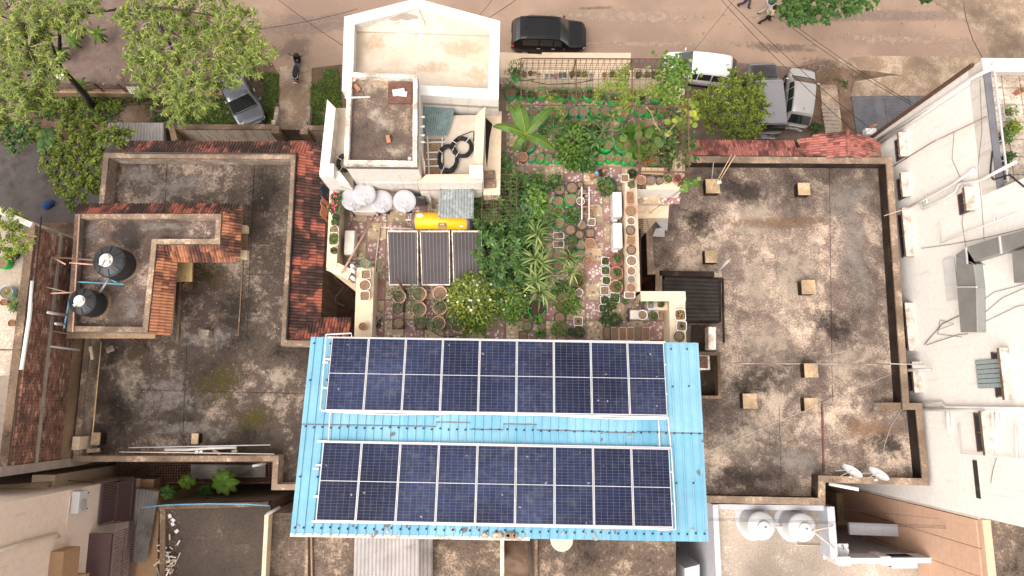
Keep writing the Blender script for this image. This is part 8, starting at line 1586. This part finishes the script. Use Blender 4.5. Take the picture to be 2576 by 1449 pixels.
for k, (v0, v1, lb) in enumerate(((1303, 1332, 'topmost long wire over the white tanks'), (1306, 1336, 'second long wire over the white tanks'), (1309, 1339, 'third long wire over the white tanks'))): wire(lb, span((1782, v0), 9.8, (2590, v1), 9.5, .25), .006)
wire('thin wire above the salmon wall', span((2072, 1277), 9, (2430, 1312), 9, .1), .005); wire('pale clothes line slanting across the mottled roof', span((1772, 1140), 9.3, (2240, 942), 9.3, .02), .006, 'cable_white')
wire('pale cord curling down the mottled roof to the dishes', [P(u, v, RZ+.03) for u, v in ((2268, 1030), (2240, 1075), (2225, 1120), (2217, 1170))], .012, 'cable_white'); wire('dark wire over the peach house corner', span((-5, 1196), 9, (330, 1222), 6.2, .1)); wire('thin dark wire across the courtyard to the blue roof', span((400, 1238), 6, (690, 1268), 8.2, .1), .010)
wire('thin dark cord from the notch parapet down to the wall', span((1610, 470), 14.9, (1636, 590), 9.4, .05), .008); wire('thin cord slanting across the notch wall', span((1718, 474), 15, (1618, 548), 12.8, .02), .008)
wire('black hose looping along the front bag row', [P(*D1(x, y), GZ+.8) for x, y in ((260, 410), (450, 410), (600, 365), (480, 420), (700, 460), (1100, 440), (1300, 395))], .014); wire('black hose on the terrace floor just above the panels', [P(*D5(x, y), GZ+.06) for x, y in ((1440, 1160), (1550, 1230), (1700, 1240), (1860, 1215))], .014)
wire('tangle of thin cords by the left AC unit', [P(*D4(x+random.uniform(-30, 30), y), GZ+.9) for x, y in ((330, 560), (440, 640), (350, 720), (430, 800), (380, 860), (450, 700), (340, 640))], .006)
wire('black cable hanging in the light well beside the tile skirt', [P(*D5(x, y), 11) for x, y in ((210, 450), (230, 520), (340, 610), (230, 730), (220, 800), (340, 850))], .02)
t = thing('flag', 'small orange flag on a white box behind the red porch roof', 'flag', P(2172, 338, 6.5)); p = P(2172, 338, 6.5); MB().tube([p, p+Vector((0, 0, 1.2))], .012, 6).build('pole', 'pvc_grey', t); MB().add([p+Vector((0, 0, 1.2)), p+Vector((-.25, -.05, 1.05)), p+Vector((0, 0, .85)), p+Vector((0, .01, 1.2)), p+Vector((-.25, -.04, 1.05)), p+Vector((0, .01, .85))], [(0, 1, 2), (5, 4, 3), (0, 3, 4, 1), (1, 4, 5, 2)]).build('cloth', 'flag_orange', t); MB().box(p+Vector((.3, .1, 0)), (.5, .3, .3)).build('box', 'white_paint', t)
# ladder of laundry hung left of the planter wall
for k, (u, v, mt, lb) in enumerate(((818, 490, 'cloth_denim', 'dark jeans drying on the left wall of the block'), (818, 525, 'terracotta', 'red patterned cloth drying on the left wall of the block'))):
    p = P(u, v, 13.2); m = MB(); n = 8; vs = []
    for j in range(2):
        for i in range(n+1): vs.append((p.x-.04+.03*math.sin(i*1.7+j), p.y+.35-i*.09, p.z+.4-j*.9))
    m.add(vs, [(i, i+1, n+2+i, n+1+i) for i in range(n)]); o_ = m.build('hanging_cloth', mt, None, label=lb, cat='laundry'); s_ = o_.modifiers.new('thick', 'SOLIDIFY'); s_.thickness = .012
p = P(115, 512, .3); MB().lathe([(.28, 0), (.25, .15), (.15, .3), (.001, .33)], 14, (p.x, p.y, .01), lambda i, a: .25*math.sin(2*a+i)).build('tarpaulin_heap', 'cloth_blue', None, True, label='blue tarpaulin heap in the shady left yard', cat='tarpaulin')
# ---------------------------------------------------------------- STAINS, DAMP PATCHES, LITTER on the old roofs (flat marks with shapes of their own)
def blot(par, u, v, ru, rv, z, mat, name='damp_patch', n=40, jag=.28, seed=0):
    rs = random.Random(seed+int(u)); ph = [rs.uniform(0, 6.28) for _ in range(6)]; am = [rs.uniform(.3, 1)/(k+1) for k in range(6)]; pts = []
    for i in range(n):
        a = 2*math.pi*i/n; k = 1+jag*sum(am[j]*math.sin((j+2)*a+ph[j]) for j in range(6))+rs.uniform(-.05, .05); pts.append(P(u+ru*k*math.cos(a), v+rv*k*math.sin(a), z))
    c = P(u, v, z); o = MB().add([c]+[c.lerp(p, .5) for p in pts]+pts, [(0, 1+(i+1) % n, 1+i) for i in range(n)]+[(1+i, 1+(i+1) % n, 1+n+(i+1) % n, 1+n+i) for i in range(n)]).build(name, mat, par)
    at = o.data.attributes.new('spread', 'FLOAT', 'POINT'); at.data.foreach_set('value', [1.0]+[.6]*n+[0.0]*n)
def patchmat(name, col, rough, t=.5):
    """stain that breaks up into the surface below"""
    m, n, l, b = newmat(name); b.inputs['Roughness'].default_value = rough; b.inputs['Specular IOR Level'].default_value = .3; v = pos(n, l)
    f = noise(n, l, v, 3.2, 9, .75, .3); c = ramp(n, l, f, [(.3, tuple(x*.7 for x in col)), (.7, tuple(x*1.3 for x in col))]); l.new(c, b.inputs['Base Color'])
    at = n.new('ShaderNodeAttribute'); at.attribute_name = 'spread'; k = n.new('ShaderNodeMath'); k.operation = 'MULTIPLY_ADD'; k.inputs[1].default_value = .36; l.new(at.outputs['Fac'], k.inputs[0]); l.new(f, k.inputs[2])
    a = ramp(n, l, k.outputs[0], [(t+.10, (0, 0, 0)), (t+.32, (.6, .6, .6))]); l.new(a, b.inputs['Alpha']); return m
patchmat('damp', (.035, .026, .022), .55, .34); patchmat('black_growth', (.026, .020, .017), .9, .48); patchmat('pale_wear', (.38, .31, .245), .95, .50); patchmat('moss', (.075, .060, .012), .95, .53); patchmat('rust_stain', (.22, .13, .075), .95, .50); patchmat('cool_wear', (.22, .19, .17), .95, .48)
blot(CB, 320, 590, 46, 36, CZ+.006, 'damp', seed=2); blot(CB, 230, 590, 30, 40, CZ+.004, 'cool_wear', 'worn_patch', seed=5); blot(CB, 400, 570, 90, 18, CZ+.004, 'cool_wear', 'worn_patch'); blot(CB, 330, 770, 35, 45, CZ+.004, 'cool_wear', 'worn_patch')
for i, (u, v, ru, rv, mt) in enumerate(((290, 890, 45, 35, 'black_growth'), (330, 960, 70, 60, 'pale_wear'), (420, 1000, 110, 70, 'cool_wear'), (560, 960, 100, 70, 'moss'), (640, 1050, 80, 50, 'moss'), (480, 1080, 120, 35, 'cool_wear'), (360, 440, 60, 40, 'cool_wear'), (440, 470, 90, 40, 'cool_wear'), (520, 690, 60, 30, 'moss'), (600, 780, 80, 60, 'black_growth'), (660, 480, 60, 80, 'black_growth'), (300, 1040, 50, 60, 'black_growth'), (700, 950, 50, 60, 'pale_wear'), (520, 850, 90, 40, 'cool_wear'))): blot(LH, u, v, ru, rv, LZ+.003+i*.0007, mt, 'roof_stain', seed=i)
for i, (u, v, ru, rv, mt) in enumerate(((1900, 560, 110, 70, 'pale_wear'), (2000, 690, 90, 120, 'pale_wear'), (1870, 480, 80, 50, 'black_growth'), (2130, 500, 80, 60, 'cool_wear'), (1950, 560, 160, 22, 'rust_stain'), (2150, 640, 60, 160, 'cool_wear'), (1930, 860, 100, 70, 'pale_wear'), (2130, 900, 110, 60, 'pale_wear'), (2090, 820, 60, 60, 'black_growth'), (1900, 960, 110, 40, 'black_growth'), (1880, 1100, 90, 60, 'pale_wear'), (2000, 1160, 90, 50, 'cool_wear'), (2180, 1080, 70, 60, 'rust_stain'), (2230, 1120, 60, 40, 'black_growth'), (1860, 1200, 90, 40, 'black_growth'), (1760, 560, 60, 50, 'black_growth'), (1900, 720, 60, 80, 'pale_wear'))): blot(RH, u, v, ru, rv, RZ+.003+i*.0007, mt, 'roof_stain', seed=i+30)
for p0, p1 in (((735, 690), (600, 690)), ((330, 980), (760, 990)), ((470, 870), (460, 1100)), ((420, 410), (415, 520)), ((640, 410), (620, 850))): MB().bar(P(*p0, LZ+.012), P(*p1, LZ+.012), .018, .006).build('screed_joint', 'parapet_black', LH)
for p0, p1 in (((1960, 1020), (1966, 1240)),): MB().bar(P(*p0, RZ+.014), P(*p1, RZ+.014), .012, .006).build('screed_joint', 'parapet_black', RH)
m = MB()
for k in range(700):
    if k % 2: u, v, z = random.uniform(290, 730), random.uniform(410, 1110), LZ+.015
    else: u, v, z = random.uniform(1830, 2210), random.uniform(420, 1190), RZ+.016
    p = P(u, v, z); s_ = random.choice((.02, .025, .03, .045)); m.box(p, (s_, s_*.6, .008), random.uniform(0, 3))
m.build('roof_litter', 'parapet_pale', None, kind='stuff', label='pale specks of litter scattered over the two big flat roofs', cat='litter')
patchmat('tan_stain', (.56, .42, .28), .95, .50)
for i, (u, v, ru, rv) in enumerate(((1160, 120, 70, 35), (1080, 170, 60, 25), (960, 190, 60, 20), (1200, 190, 40, 30), (940, 110, 35, 30))): blot(GH, u, v, ru, rv, FZ+.004+i*.001, 'tan_stain', 'roof_stain', seed=i+60)
for i, (u, v, ru, rv) in enumerate(((960, 300, 50, 40), (930, 220, 25, 20), (1000, 380, 40, 18))): blot(GH, u, v, ru, rv, 17.204+i*.001, 'pale_wear', 'roof_stain', seed=i+70)
patchmat('road_dark', (.19, .14, .11), .95, .46); patchmat('road_pale', (.40, .30, .225), .95, .46); patchmat('road_grey', (.27, .205, .17), .95, .42)
for i, (u, v, ru, rv, mt) in enumerate(((2200, 40, 330, 16, 'road_grey'), (2250, 100, 300, 14, 'road_pale'), (1600, 40, 380, 18, 'road_pale'), (1620, 110, 400, 9, 'road_pale'), (800, 60, 130, 30, 'road_grey'), (740, 120, 60, 30, 'road_dark'), (2060, 165, 70, 22, 'road_dark'), (1960, 120, 120, 14, 'road_dark'), (640, 40, 90, 24, 'road_pale'), (2420, 120, 80, 24, 'road_pale'), (1350, 125, 60, 8, 'road_dark'), (1500, 20, 50, 6, 'road_dark'))): blot(ROAD, u, v, ru, rv, .006+i*.0012, mt, 'road_stain', n=60, seed=i+90)
